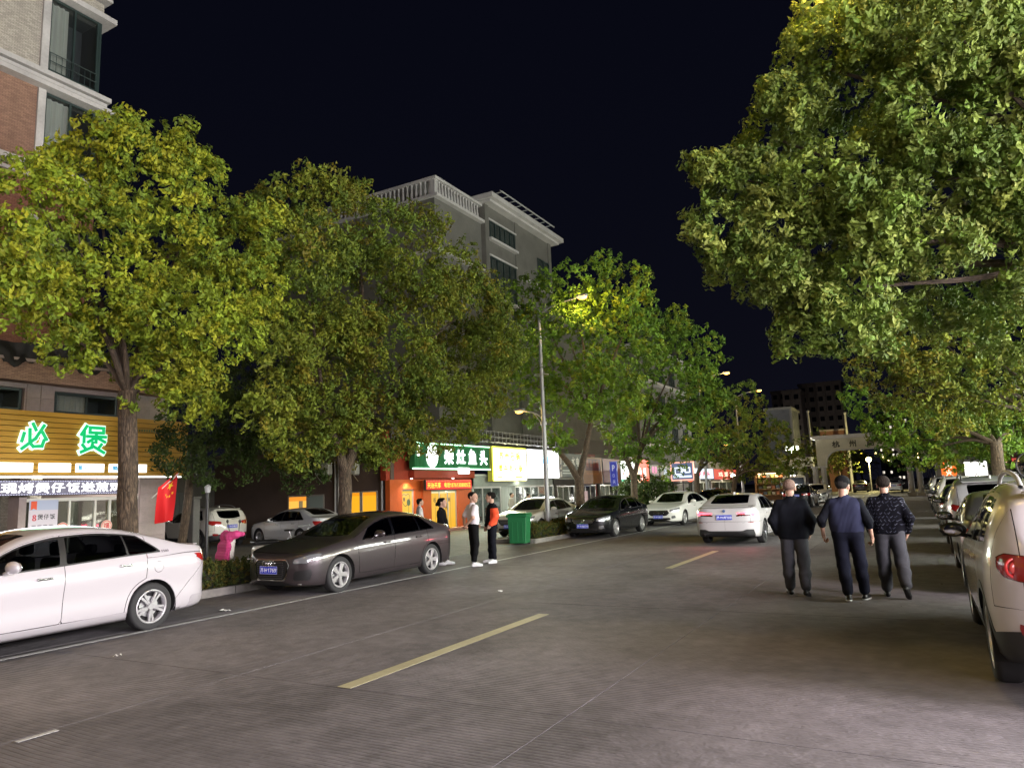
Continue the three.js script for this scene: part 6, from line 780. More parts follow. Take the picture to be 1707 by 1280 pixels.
{ const s = thing('shop_sign', 'glaring white light box sign with blue lettering behind the lamp post', 'sign', [-19.45, 0, 0]); part(s, 'light_box', rbx(0.3, 1.70, 4.2, -0.16, 3.30, -38.65, 0.02), std(0.6, 0.6, 0.6, 0.5)); part(s, 'face', new THREE.PlaneGeometry(4.14, 1.64).rotateY(Math.PI / 2).translate(0.004, 3.30, -38.65), lit(canvasTex(512, 204, (x) => { x.fillStyle = '#fdffff'; x.fillRect(0, 0, 512, 204); x.fillStyle = '#a8b4c8'; x.fillRect(0, 78, 100, 12); x.fillRect(400, 86, 112, 10); x.fillStyle = '#e8a8b0'; x.fillRect(0, 118, 80, 8); x.fillRect(400, 126, 112, 8); x.strokeStyle = '#4aa8dc'; ['一', '石', '电'].forEach((c, i) => strokes(x, c, 150 + i * 74, 40, 62, 8)); x.fillStyle = '#3a98d4'; x.font = 'bold 44px sans-serif'; x.fillText('2200581', 170, 156); }), 2.6)); areaLight(4.14, 1.64, lin(0.95, 0.98, 1), 26, V(-19.42, 3.30, -38.65), V(1, 0, 0)); }
const farShops = [ // z0, z1, sign y0, y1, colours, glow, room light, label
  [-41.0, -44.55, 2.5, 4.05, '#1f4038', 0.5, 0.6, 'dim green hardware shop sign behind the forked tree', (x) => { x.strokeStyle = '#dfe8e2'; strokes(x, '王', 70, 26, 80, 10); strokes(x, '水', 270, 26, 80, 10); strokes(x, '电', 370, 26, 80, 10); x.fillStyle = '#b8c8c0'; x.fillRect(60, 134, 180, 12); x.fillRect(60, 156, 240, 10); x.fillStyle = '#c8c8c0'; x.fillRect(0, 0, 46, 192); x.fillStyle = '#444'; x.fillRect(8, 90, 30, 24); x.fillRect(8, 130, 30, 20); }],
  [-44.6, -48.1, 2.05, 3.9, '#8a5c0c', 0.5, 0.15, 'ochre shop sign with a dark red upper panel', (x) => { x.fillStyle = '#4a1008'; x.fillRect(60, 10, 400, 86); x.fillStyle = '#a86a10'; x.font = 'bold 26px sans-serif'; for (let i = 0; i < 9; i++) x.fillRect(90 + i * 38, 112, 24, 16); x.strokeStyle = '#8a3a18'; ['美', '羊', '肉', '锅'].forEach((c, i) => strokes(x, c, 90 + i * 88, 18, 64, 8)); }],
  [-48.15, -51.6, 2.1, 3.85, '#6a1216', 0.5, 0.9, 'plain dark red shop sign', (x) => {}],
  [-51.7, -55.0, 2.05, 3.75, '#f4f8f0', 1.7, 1.6, 'white shop sign with small red characters', (x) => { x.fillStyle = '#2fa07a'; x.fillRect(0, 160, 512, 32); x.strokeStyle = '#b03a2a'; ['美', '鱼', '肉', '锅'].forEach((c, i) => strokes(x, c, 60 + i * 104, 92, 56, 7)); x.strokeStyle = '#8ab89a'; ['一', '石', '水'].forEach((c, i) => strokes(x, c, 120 + i * 100, 20, 50, 6)); }],
  [-55.1, -58.3, 2.05, 3.95, '#ef3a20', 1.6, 2.0, 'vivid orange-red shop sign with white characters', (x) => { x.strokeStyle = '#fff6ee'; ['火', '锅'].forEach((c, i) => strokes(x, c, 130 + i * 160, 70, 100, 16)); x.fillStyle = '#ffd9b0'; x.fillRect(0, 0, 130, 192); }],
  [-58.5, -61.0, 2.6, 3.55, '#3a3238', 0.7, 0.3, 'shop sign with glowing pink characters', (x) => { x.strokeStyle = '#ff3aa8'; ['煲', '美'].forEach((c, i) => strokes(x, c, 110 + i * 160, 26, 130, 20)); }],
  [-61.2, -65.8, 2.4, 3.5, '#22242c', 0.7, 0.8, 'dark shop sign beside the framed light box', (x) => { x.strokeStyle = '#c8d8f0'; ['路', '口'].forEach((c, i) => strokes(x, c, 120 + i * 150, 40, 100, 12)); }],
  [-66, -72, 2.3, 3.5, '#dfe8f4', 1.6, 1.6, 'white shop sign half hidden by the slim tree', (x) => { x.strokeStyle = '#4868a8'; ['天', '水', '石'].forEach((c, i) => strokes(x, c, 90 + i * 120, 50, 90, 12)); }],
  [-72.2, -80, 2.3, 3.4, '#c8d4e8', 1.5, 2.0, 'pale blue shop sign far down the row', (x) => { x.strokeStyle = '#d03030'; ['羊', '肉', '头'].forEach((c, i) => strokes(x, c, 90 + i * 120, 50, 90, 12)); }],
  [-80.2, -92, 2.2, 3.4, '#b82a2a', 1.2, 2.0, 'red shop sign far down the row near the arch', (x) => { x.strokeStyle = '#ffe6c8'; ['鸡', '蛋', '饭'].forEach((c, i) => strokes(x, c, 90 + i * 120, 50, 90, 12)); }]];
farShops.forEach(([z0, z1, y0, y1, bg, k, inside, lab, draw], i) => {
  const s = thing('street_shop', ['shuttered', 'maroon', 'pale-curtained', 'green-sashed', 'cream-lit', 'dim', 'narrow', 'brightly glazed', 'red-curtained', 'far glazed'][i] + ' shop front under the ' + lab.replace(/ behind.*| beside.*| half.*| far.*/, ''), 'shop front', [-20, 0, 0]), wallM = [B.greyDark, withTex(0.30, 0.06, 0.05, 0.7, T.plaster), B.grey, B.grey, B.stone][i % 5];
  room(s, z0, z1, 2.4, std(0.6, 0.6, 0.52, 0.8), std(0.35, 0.34, 0.32, 0.6), 4); part(s, 'lintel', metreUV(bx(0.25, Math.max(0.3, 4.2 - 2.0), z0 - z1, -0.2, 3.1, (z0 + z1) / 2)), wallM); part(s, 'pier', metreUV(bx(0.28, 2.1, 0.5, -0.14, 1.05, z0 - 0.25)), wallM); part(s, 'pier', metreUV(bx(0.28, 2.1, 0.4, -0.14, 1.05, z1 + 0.2)), wallM); glazing(s, z0 - 0.5, z1 + 0.4, 0.1, 2.0, 3, alu, inside < 0.4 ? M.windowDark : M.glass);
  if (inside > 0.4) roomLight(s, z0, z1, 2.4, i === 3 ? [0.8, 1, 0.9] : [1, 0.95, 0.75], inside * 15, inside * 2); part(s, 'goods', merge(Array.from({ length: 6 }, (_, q) => rbx(0.4, 0.5 + 0.3 * (q % 3), 0.4, -2.4, 0.3 + 0.15 * (q % 3), z0 - 0.6 - q * (z0 - z1 - 1.2) / 6, 0.02))), std([0.4, 0.1, 0.2][i % 3], 0.25, 0.15, 0.7));
  const g = thing('shop_sign', lab, 'sign', [-19.55, 0, 0]); part(g, 'box', rbx(0.26, y1 - y0, z0 - z1 - 0.06, -0.14, (y0 + y1) / 2, (z0 + z1) / 2, 0.02), std(0.2, 0.2, 0.2, 0.6)); part(g, 'face', new THREE.PlaneGeometry(z0 - z1 - 0.12, y1 - y0 - 0.06).rotateY(Math.PI / 2).translate(0.004, (y0 + y1) / 2, (z0 + z1) / 2), k > 0.6 ? lit(canvasTex(512, 192, (x) => { x.fillStyle = bg; x.fillRect(0, 0, 512, 192); draw(x); }), k) : printed(canvasTex(512, 192, (x) => { x.fillStyle = bg; x.fillRect(0, 0, 512, 192); draw(x); }))); const c = new THREE.Color(bg); if (k > 0.6) areaLight(z0 - z1, y1 - y0, c, k * 2.5, V(-19.5, (y0 + y1) / 2, (z0 + z1) / 2), V(1, 0, 0));
});
GLYPH['一'] = [[8, 50, 92, 50]]; GLYPH['人'] = [[50, 8, 46, 44, 8, 94], [48, 40, 92, 94]];
{ const s = thing('parking_sign', 'tall blue parking sign with a white P by the dark red shop', 'sign', [-18.9, 0, -48.6]); part(s, 'post', cyl(0.04, 0.04, 1.8, -0.05, 0, 0), M.galv); const f = rbx(0.55, 1.75, 0.12, 0, 2.72, 0, 0.02); part(s, 'panel', f, std(0.08, 0.10, 0.55, 0.4)); part(s, 'face', new THREE.PlaneGeometry(0.52, 1.7).translate(0, 2.72, 0.064), lit(canvasTex(128, 320, (x) => { x.fillStyle = '#2a38b8'; x.fillRect(0, 0, 128, 320); x.strokeStyle = '#aab4ff'; x.lineWidth = 6; x.strokeRect(5, 5, 118, 310); x.fillStyle = '#f2f4ff'; x.font = 'bold 110px sans-serif'; x.fillText('P', 30, 120); x.strokeStyle = '#d8dcff'; strokes(x, '口', 40, 160, 44, 7); strokes(x, '天', 40, 240, 52, 7); }), 0.45)); }  // sign is unlit; its face is given a faint glow
{ const s = thing('light_box_sign', 'square framed light box with blue-white characters and an orange rim', 'sign', [-16.5, 0, -57.5]); part(s, 'post', cyl(0.05, 0.05, 2.2, 0, 0, 0), M.black); part(s, 'frame', merge([bx(1.9, 0.1, 0.2, 0, 3.55, 0), bx(1.9, 0.1, 0.2, 0, 2.15, 0), bx(0.1, 1.3, 0.198, -0.9, 2.85, 0), bx(0.1, 1.3, 0.198, 0.9, 2.85, 0)]), glow(1, 0.3, 0.2, 0.9)); part(s, 'face', bx(1.7, 1.3, 0.16, 0, 2.85, 0), lit(canvasTex(160, 128, (x) => { x.fillStyle = '#3a4a68'; x.fillRect(0, 0, 160, 128); x.strokeStyle = '#e8f6ff'; strokes(x, '口', 14, 26, 70, 12); strokes(x, '羊', 50, 22, 56, 10); strokes(x, '口', 96, 30, 50, 10); x.fillStyle = '#c8dcf0'; x.fillRect(10, 98, 140, 16); }), 1.4)); }
{ const s = thing('window_rack', 'metal window-guard racks above the yellow and white signs', 'railing', [-19.9, 0, 0]); for (let r = 0; r < 2; r++) for (let k = 0; k < 3; k++) part(s, 'rail', bar(V(0.1 + r * 0.5, 4.35 + k * 0.28, -31), V(0.1 + r * 0.5, 4.35 + k * 0.28, -40.6), 0.02), M.galv); for (let i = 0; i < 24; i++) part(s, 'bar', bar(V(0.6, 4.3, -31.1 - i * 0.41), V(0.6, 4.95, -31.1 - i * 0.41), 0.016), M.galv); for (let i = 0; i < 8; i++) part(s, 'bracket', bar(V(-0.1, 4.3, -31.3 - i * 1.3), V(0.62, 4.32, -31.3 - i * 1.3), 0.025), M.galv); }
for (const [x, z, lab] of [[-18.9, -70.5, 'red lantern hanging beside the slim far tree'], [-18.9, -68.3, 'red lantern by the red shop column']]) { const l = thing('lantern', lab, 'lantern', [x, 2.3, z], 0, 'red lanterns'); part(l, 'globe', new THREE.SphereGeometry(0.32, 16, 12).scale(1, 0.85, 1), glow(1, 0.06, 0.02, 0.9)); part(l, 'cap', merge([cyl(0.1, 0.1, 0.06, 0, 0.26, 0), cyl(0.1, 0.1, 0.06, 0, -0.32, 0)]), std(0.5, 0.35, 0.05, 0.5)); part(l, 'cord', bar(V(0, 0.3, 0), V(0, 1.2, 0), 0.01), M.black); }
{ const t = thing('folding_screen', 'pink standing notice board outside the green shop', 'notice board', [-17.9, 0, -40.6], 0.9); part(t, 'board', rbx(0.75, 1.3, 0.05, 0, 0.95, 0, 0.15, 3), std(0.6, 0.42, 0.48, 0.6)); part(t, 'print', bx(0.6, 0.8, 0.01, 0, 0.8, 0.03), std(0.66, 0.5, 0.56, 0.6)); for (const k of [-1, 1]) part(t, 'foot', bx(0.05, 0.3, 0.3, k * 0.28, 0.15, 0), M.black); }
// ---------- street furniture ----------
const sodium = [1, 0.66, 0.16];
function streetLamp(label, x, z, side, k, far, reach = 1.8) { // tall post: one arm over the road, a lower one over the pavement
  const p = thing('street_lamp', label, 'street lamp', [x, 0, z], 0, 'street lamps along the road');
  part(p, 'post', new THREE.CylinderGeometry(0.06, 0.105, 9.0, 12).translate(0, 4.5, 0), M.galv); part(p, 'base', merge([cyl(0.16, 0.16, 0.03, 0, 0.14, 0), cyl(0.13, 0.12, 0.5, 0, 0.15, 0)]), M.galv);
  const arm = (dx, y, r, I, red) => { const a = part(p, 'arm', merge([tube([V(0, y - 0.45, 0), V(dx * 0.35, y - 0.18, 0), V(dx, y, 0)], 0.03), bar(V(0, y - 0.75, 0), V(dx * 0.4, y - 0.2, 0), 0.016)]), M.galv); part(a, 'lamp_head', rbx(0.46, 0.10, 0.2, dx + side * 0 + Math.sign(dx) * 0.12, y + 0.03, 0, 0.04), M.galv); part(a, 'lamp_glass', new THREE.SphereGeometry(r, 14, 8).scale(1.5, 0.6, 0.9).translate(dx + Math.sign(dx) * 0.14, y - 0.05, 0), glow(1, 0.46, 0.05, far ? 7 : 5)); lampLight(lin(...sodium), I, V(x + dx + Math.sign(dx) * 0.14, y - 0.06, z), 6); };
  arm(side * reach, 9.2, 0.13, k, 0); arm(-side * 0.95, 4.95, 0.11, k * 0.22, 0);
  part(p, 'collar', merge([cyl(0.13, 0.13, 0.12, 0, 4.3, 0), new THREE.TorusGeometry(0.28, 0.012, 6, 20).rotateX(Math.PI / 2).translate(0, 6.3, 0), bar(V(-0.28, 6.3, 0), V(0.28, 6.3, 0), 0.01)]), M.galv);
  return p;
}
streetLamp('two-armed lamp post standing in the planting by the green bin', -12.7, -25.4, 1, 42);
streetLamp('two-armed lamp post among the far trees on the left', -12.6, -49.5, 1, 40, true);
streetLamp('farthest left lamp post, its head glowing above the dark tree', -12.6, -61.0, 1, 45, true);
streetLamp('left lamp post out of view beside the white saloon, placed to light the nearest tree', -12.7, -0.6, 1, 66);  // out of view; gives the nearest crown its warm light
streetLamp('unseen right lamp post placed to light the leaves of the big overhanging tree', 2.9, -9.7, -1, 32, false, 3.2);  // unseen; set close to the crown to light its leaves yellow
streetLamp('right lamp post out of view behind the viewer, placed to light the near street', 2.9, 11.5, -1, 22);  // out of view; lights the near street from behind the camera
{ // wheeled bin
  const b = thing('litter_bin', 'green wheeled bin at the end of the planting', 'bin', [-11.75, 0, -21.35], 0.2), m = std(0.010, 0.14, 0.045, 0.5), s = new THREE.Shape([[-0.26, 0.06], [0.26, 0.06], [0.31, 0.92], [-0.31, 0.92]].map((q) => new THREE.Vector2(...q)));
  part(b, 'body', new THREE.ExtrudeGeometry(s, { depth: 0.5, bevelEnabled: true, bevelSize: 0.015, bevelThickness: 0.03, bevelSegments: 2 }).translate(0, 0, -0.25), m); for (const x of [-0.18, 0, 0.18]) part(b, 'rib', bx(0.05, 0.62, 0.03, x, 0.42, 0.285), m); part(b, 'rim', rbx(0.72, 0.08, 0.66, 0, 0.93, 0, 0.02), m); part(b, 'lid', rbx(0.70, 0.05, 0.66, 0, 1.0, 0, 0.03), m); for (const x of [-0.24, 0.24]) part(b, 'wheel', new THREE.CylinderGeometry(0.09, 0.09, 0.05, 18).rotateZ(Math.PI / 2).translate(x, 0.09, -0.3), M.rubber); part(b, 'handle', bar(V(-0.26, 0.98, -0.38), V(0.26, 0.98, -0.38), 0.018), m);
}
{ // electric scooter with a pink quilted cover, seen behind the hedge
  const s = thing('electric_scooter', 'white electric scooter wearing a pink quilted apron, behind the hedge', 'scooter', [-13.95, 0, -12.05], -0.3), w = paint(0.72, 0.7, 0.62), pk = std(0.62, 0.06, 0.22, 0.85);
  for (const z of [0.62, -0.62]) { const k = new THREE.Group(); k.name = 'wheel'; s.add(k); k.position.set(0, 0.22, z); part(k, 'tyre', new THREE.TorusGeometry(0.17, 0.05, 8, 24).rotateY(Math.PI / 2), M.rubber); part(k, 'rim', new THREE.CylinderGeometry(0.12, 0.12, 0.06, 18).rotateZ(Math.PI / 2), M.alloy); }
  part(s, 'body', merge([rbx(0.30, 0.12, 1.0, 0, 0.30, -0.05, 0.05), rbx(0.32, 0.36, 0.62, 0, 0.52, -0.42, 0.12, 3), rbx(0.38, 0.55, 0.16, 0, 0.66, 0.52, 0.07, 3).rotateX(-0.1)]), w); part(s, 'seat', rbx(0.3, 0.1, 0.62, 0, 0.76, -0.4, 0.05), M.black); part(s, 'fork', merge([bar(V(0.08, 0.22, 0.62), V(0.05, 0.7, 0.5), 0.022), bar(V(-0.08, 0.22, 0.62), V(-0.05, 0.7, 0.5), 0.022), bar(V(0, 0.6, 0.5), V(0, 1.02, 0.40), 0.03)]), M.steel); part(s, 'handlebar', tube([V(-0.34, 1.04, 0.30), V(-0.18, 1.05, 0.38), V(0, 1.0, 0.42), V(0.18, 1.05, 0.38), V(0.34, 1.04, 0.30)], 0.016), M.black); part(s, 'headlight', rbx(0.26, 0.16, 0.14, 0, 0.95, 0.46, 0.06, 3), w); for (const k of [-1, 1]) part(s, 'mirror', merge([bar(V(k * 0.26, 1.05, 0.34), V(k * 0.34, 1.26, 0.36), 0.008), new THREE.SphereGeometry(0.055, 12, 8).scale(1.2, 0.8, 0.3).translate(k * 0.35, 1.29, 0.36)]), M.black);
  part(s, 'apron', meshOf([[-0.12, 0.95, 0.50, 0.12, 0.12, 0.95, 0.50, 0.12, 0.6], [-0.19, 0.72, 0.56, 0.12, 0.19, 0.72, 0.56, 0.12, 0.6], [-0.22, 0.5, 0.60, 0.12, 0.22, 0.5, 0.60, 0.12, 0.6], [-0.3, 1.0, 0.40, 0.07, -0.38, 1.0, 0.30, 0.05, 1], [0.3, 1.0, 0.40, 0.07, 0.38, 1.0, 0.30, 0.05, 1], [-0.14, 0.95, 0.5, 0.1, -0.3, 1.0, 0.42, 0.08, 1], [0.14, 0.95, 0.5, 0.1, 0.3, 1.0, 0.42, 0.08, 1]], 0.014, 0.06, (d, x, y, z) => d + 0.006 * Math.sin(x * 50 + y * 50) * Math.sin(x * 50 - y * 50)), pk, 'pink quilted wind apron');
}
{ const b = thing('bicycle', 'bicycle whose saddle and wheel show behind the brown saloon bonnet', 'bicycle', [-14.6, 0, -14.2], 1.9); for (const z of [0.52, -0.52]) part(b, 'wheel', new THREE.TorusGeometry(0.31, 0.018, 8, 30).rotateY(Math.PI / 2).translate(0, 0.33, z), M.rubber); part(b, 'frame', merge([bar(V(0, 0.33, -0.52), V(0, 0.78, -0.18), 0.014), bar(V(0, 0.33, -0.05), V(0, 0.92, -0.2), 0.016), bar(V(0, 0.33, -0.05), V(0, 0.8, 0.36), 0.018), bar(V(0, 0.75, -0.17), V(0, 0.84, 0.34), 0.016), bar(V(0, 0.33, 0.52), V(0, 1.0, 0.32), 0.016), bar(V(0, 0.33, -0.52), V(0, 0.33, -0.05), 0.012)]), M.steel); part(b, 'saddle', rbx(0.14, 0.05, 0.26, 0, 0.94, -0.2, 0.025), M.black); part(b, 'handlebar', tube([V(-0.28, 1.05, 0.2), V(-0.12, 1.06, 0.32), V(0.12, 1.06, 0.32), V(0.28, 1.05, 0.2)], 0.012), M.steel); }
{ // national flag on an angled pole
  const f = thing('flag', 'red flag with gold stars hanging from an angled pole by the claypot shop', 'flag', [-19.6, 0, -13.55]); part(f, 'pole', bar(V(-0.2, 1.95, 0), V(0.85, 2.62, -0.1), 0.018), std(0.75, 0.75, 0.72, 0.4));
  const g = new THREE.PlaneGeometry(0.66, 1.05, 14, 20), p = g.attributes.position; for (let i = 0; i < p.count; i++) { const x = p.getX(i), y = p.getY(i), k = (0.52 - y) / 1.05; p.setZ(i, 0.05 * Math.sin(x * 14 + y * 2) * (0.3 + k)); p.setX(i, x * (1 - 0.15 * k) - 0.10 * k); p.setY(i, y + (x + 0.33) * 0.62 * (1 - k * 0.8)); } g.computeVertexNormals();
  const m = part(f, 'cloth', g, new THREE.MeshStandardMaterial({ map: canvasTex(128, 200, (x) => { x.fillStyle = '#d8141c'; x.fillRect(0, 0, 128, 200); x.fillStyle = '#f7d022'; const star = (cx, cy, r, a0) => { x.beginPath(); for (let i = 0; i < 10; i++) { const a = a0 + i * Math.PI / 5, q = i % 2 ? r * 0.4 : r; x[i ? 'lineTo' : 'moveTo'](cx + Math.cos(a) * q, cy + Math.sin(a) * q); } x.fill(); }; star(88, 40, 20, 0.3); star(60, 70, 8, 0); star(74, 84, 8, 0.5); star(92, 88, 8, 1); star(106, 78, 8, 0.2); }), roughness: 0.8, side: THREE.DoubleSide })); m.position.set(0.42, 1.72, -0.06); m.rotation.y = 0.25;
}
{ const l = thing('garden_lamp', 'slim dark lamp post in front of the white people carrier', 'lamp post', [-16.0, 0, -12.5]); part(l, 'post', new THREE.CylinderGeometry(0.035, 0.05, 2.0, 10).translate(0, 1.0, 0), M.black); part(l, 'head', merge([cyl(0.06, 0.08, 0.15, 0, 2.0, 0), cyl(0.09, 0.02, 0.06, 0, 2.15, 0)]), std(0.4, 0.4, 0.4, 0.5)); }
{ const l = thing('notice_post', 'pale concrete post beside the flag', 'post', [-20.6, 0, -15.6]); part(l, 'post', metreUV(rbx(0.26, 1.9, 0.26, 0, 0.95, 0, 0.03)), B.grey); part(l, 'cap', rbx(0.32, 0.08, 0.32, 0, 1.93, 0, 0.02), B.grey); }
{ const m = thing('convex_mirror', 'round convex mirror with a dark rim at the right edge', 'mirror', [2.0, 0.13, -17.6]); part(m, 'post', cyl(0.035, 0.035, 1.95, 0, 0, -0.06), M.galv); part(m, 'rim', new THREE.TorusGeometry(0.27, 0.022, 8, 30).translate(0, 1.72, 0), M.black); part(m, 'glass', new THREE.SphereGeometry(0.7, 24, 12, 0, Math.PI * 2, 0, 0.39).rotateX(Math.PI / 2).translate(0, 1.72, -0.63), M.chrome); }
// scraps lying on the road
[[-9.95, -8.15, 0.09, 'white paper scrap beside the edge line near the hedge'], [-8.35, -5.35, 0.045, 'tiny pale scrap on the road below the white saloon'], [-6.6, -11.2, 0.05, 'small scrap on the road beside the brown saloon']].forEach(([x, z, r, lab], i) => { const g = new THREE.PlaneGeometry(r * 2, r, 6, 4), p = g.attributes.position; for (let k = 0; k < p.count; k++) p.setZ(k, 0.012 + 0.012 * Math.sin(p.getX(k) * 60 + k)); g.computeVertexNormals(); g.rotateX(-Math.PI / 2); const m = part(thing('paper_scrap', lab, 'litter', [x, 0.008, z], i * 1.3), 'scrap', g, new THREE.MeshStandardMaterial({ color: lin(0.7, 0.7, 0.68), roughness: 0.8, side: THREE.DoubleSide })); });
{ const n = 260, r = mulberry(91), g = new THREE.PlaneGeometry(0.05, 0.022).rotateX(-Math.PI / 2), m = new THREE.InstancedMesh(g, new THREE.MeshStandardMaterial({ color: lin(1, 1, 1), roughness: 0.8, side: THREE.DoubleSide }), n); m.name = 'fallen_leaves'; for (let i = 0; i < n; i++) { const near = r() < 0.5, x = near ? -11.6 + r() * 2.0 : -0.9 + r() * 2.6, z = near ? 2 - r() * 34 : -9 - r() * 24, s = 0.5 + r() * 0.8; m.setMatrixAt(i, new THREE.Matrix4().compose(V(x, 0.012, z), new THREE.Quaternion().setFromEuler(new THREE.Euler(0.3 * (r() - 0.5), r() * 6.28, 0.3 * (r() - 0.5))), V(s, s, s))); const k = 0.5 + r(); m.setColorAt(i, new THREE.Color().setRGB(0.10 * k, 0.075 * k, 0.04 * k)); } tag(m, 'scattered fallen leaves along the kerbs', 'leaves', null, 'stuff'); scene.add(m); }
// ---------- vehicles ----------
function put(g, name, label, x, z, face, cat = 'car', y = 0) { g.name = numbered(name); g.position.set(x, y, z); g.rotation.y = face; tag(g, label, cat); scene.add(g); return g; }
const black = { paint: paint(0.006, 0.007, 0.009, 0.2, 0.25), text: 'H·A8760', grille: [[-0.46, 0.665], [0.46, 0.665], [0.36, 0.545], [-0.36, 0.545]], emblem: 'oval', ey: 0.615, bars: 3, barW: 0.72, H: 1.48 };
put(whiteSaloon(), 'parked_saloon', 'white saloon cut by the left edge, badge E500 behind its rear window', -10.46, -5.34, 0);
put(darkSaloon(), 'parked_saloon', 'brown-grey saloon with four rings on its grille', -10.44, -11.93, 0);
const sport = put(sportSaloon(), 'driving_saloon', 'white saloon driving away with red tail lights lit', -4.92, -23.35, Math.PI);
for (const sd of [1, -1]) { const l = new THREE.RectAreaLight(lin(1, 0.07, 0.12), 55, 0.4, 0.08); l.position.set(-4.92 + sd * 0.62, 0.88, -20.93); l.lookAt(-4.92 + sd * 0.62, 0.6, -10); scene.add(l); }
put(plainSaloon(black), 'parked_saloon', 'black saloon parked at the left kerb beyond the lamp post', -10.44, -26.0, 0);
const winged = plainSaloon({ paint: paint(0.76, 0.76, 0.74), text: 'H·5B218', grille: [[-0.44, 0.66], [0.44, 0.66], [0.52, 0.56], [0.36, 0.46], [-0.36, 0.46], [-0.52, 0.56]], emblem: 'wings', ey: 0.57, bars: 0, py: 0.40, lamp: [[0.56, 0.63], [0.58, 0.69], [0.95, 0.75], [1.3, 0.78], [1.15, 0.69], [0.9, 0.63]] });
put(winged, 'parked_saloon', 'white saloon with a winged grille emblem behind the black saloon', -9.95, -33.3, -0.05);
const silver = plainSaloon({ paint: paint(0.55, 0.54, 0.50, 0.25, 0.3), text: 'H·4X702', grille: [[-0.56, 0.66], [0.56, 0.66], [0.60, 0.60], [0.40, 0.48], [-0.40, 0.48], [-0.60, 0.60]], emblem: 'wings', ey: 0.58, bars: 4, py: 0.42 });
put(silver, 'parked_saloon', 'silver saloon behind the green bin and the lamp post', -13.75, -26.6, 0.0);
const grey = plainSaloon({ paint: paint(0.66, 0.68, 0.70, 0.2), text: 'H·77K36', grille: black.grille, emblem: 'oval', ey: 0.615, wheel: wheelFive }); grey.scale.setScalar(0.97);
put(grey, 'parked_saloon', 'white saloon parked nose-in behind the pink scooter', -22.0, -21.5, (90 + 8) * RAD + Math.PI - 8 * RAD * 0 );
grey.rotation.y = Math.PI + 82 * RAD;
const lightRed = new THREE.MeshPhysicalMaterial({ color: lin(0.42, 0.02, 0.02), roughness: 0.12, clearcoat: 1 });
const cross = whiteCrossover(); put(cross, 'parked_crossover', 'white tall crossover nearest on the right, cut by the edge', 1.27, -8.86, Math.PI);
const mpv = whiteCrossover({ plain: true, paint: paint(0.74, 0.73, 0.66), text: 'H·3N551', glass: M.tintDark, mirror: paint(0.74, 0.73, 0.66), tail: [[0.50, 0.96], [0.50, 1.06], [0.9, 1.10], [1.15, 1.11], [1.12, 0.98], [0.9, 0.93]], tailMat: lightRed }); mpv.scale.set(1, 0.95, 1.03);
put(mpv, 'people_carrier', 'white people carrier parked in the dark gap at left', -26.0, -20.0, Math.PI + 82 * RAD);
const tailBig = [[0.42, 0.93], [0.42, 1.0], [0.72, 1.06], [1.1, 1.10], [1.1, 1.0], [0.85, 0.93]];
const suv2 = whiteCrossover({ plain: true, paint: paint(0.42, 0.42, 0.43, 0.4), text: 'H·9P204', glass: M.tintDark, tail: tailBig, rail: M.black });
const dark2 = plainSaloon({ paint: paint(0.09, 0.085, 0.08, 0.5), text: 'H·60T17', grille: black.grille, emblem: 'oval', ey: 0.615, glass: M.tint });
put(dark2, 'parked_saloon', 'dark grey saloon parked in front of the nearest crossover', 1.32, -14.6, Math.PI);
put(suv2, 'parked_crossover', 'silver-grey crossover with a wide black rear window, third in the right-hand row', 1.35, -20.3, Math.PI);
const blackCopy = plainSaloon({ ...black, text: 'H·G5521' });
put(blackCopy, 'parked_saloon', 'black saloon fourth in the right-hand row', 1.30, -26.0, Math.PI);
const whiteSuvFar = copyOf(cross, [1.38, 0, -32.0], Math.PI, 'white crossover fifth in the right-hand row');
const rowKinds = [dark2, cross, blackCopy, suv2, winged, dark2], nth = ['sixth', 'seventh', 'eighth', 'ninth', 'tenth', 'eleventh'], rk = ['dark grey saloon', 'white crossover', 'black saloon', 'silver-grey crossover', 'white saloon', 'small dark saloon'];
rowKinds.forEach((k, i) => copyOf(k, [1.3 + rr(-0.08, 0.08), 0, -37.8 - i * 5.7], Math.PI, rk[i] + ' ' + nth[i] + ' in the right-hand row'));
copyOf(cross, [-14.6, 0, -40.5], Math.PI, 'white crossover seen from behind beside the slim twin trunk');
copyOf(blackCopy, [-9.9, 0, -40.2], Math.PI, 'black saloon parked just beyond the white saloon with the winged grille');
copyOf(blackCopy, [-7.0, 0, -52], 0, 'black oncoming saloon beyond the driving white one');
copyOf(winged, [-7.2, 0, -63], 0, 'white oncoming saloon by the left arch pillar');
copyOf(winged, [-2.6, 0, -96], Math.PI, 'white saloon driving away beyond the arch');
copyOf(dark2, [-6.6, 0, -104], 0, 'dark oncoming saloon beyond the arch');
copyOf(cross, [-3.0, 0, -122], Math.PI, 'white crossover driving away far beyond the arch');
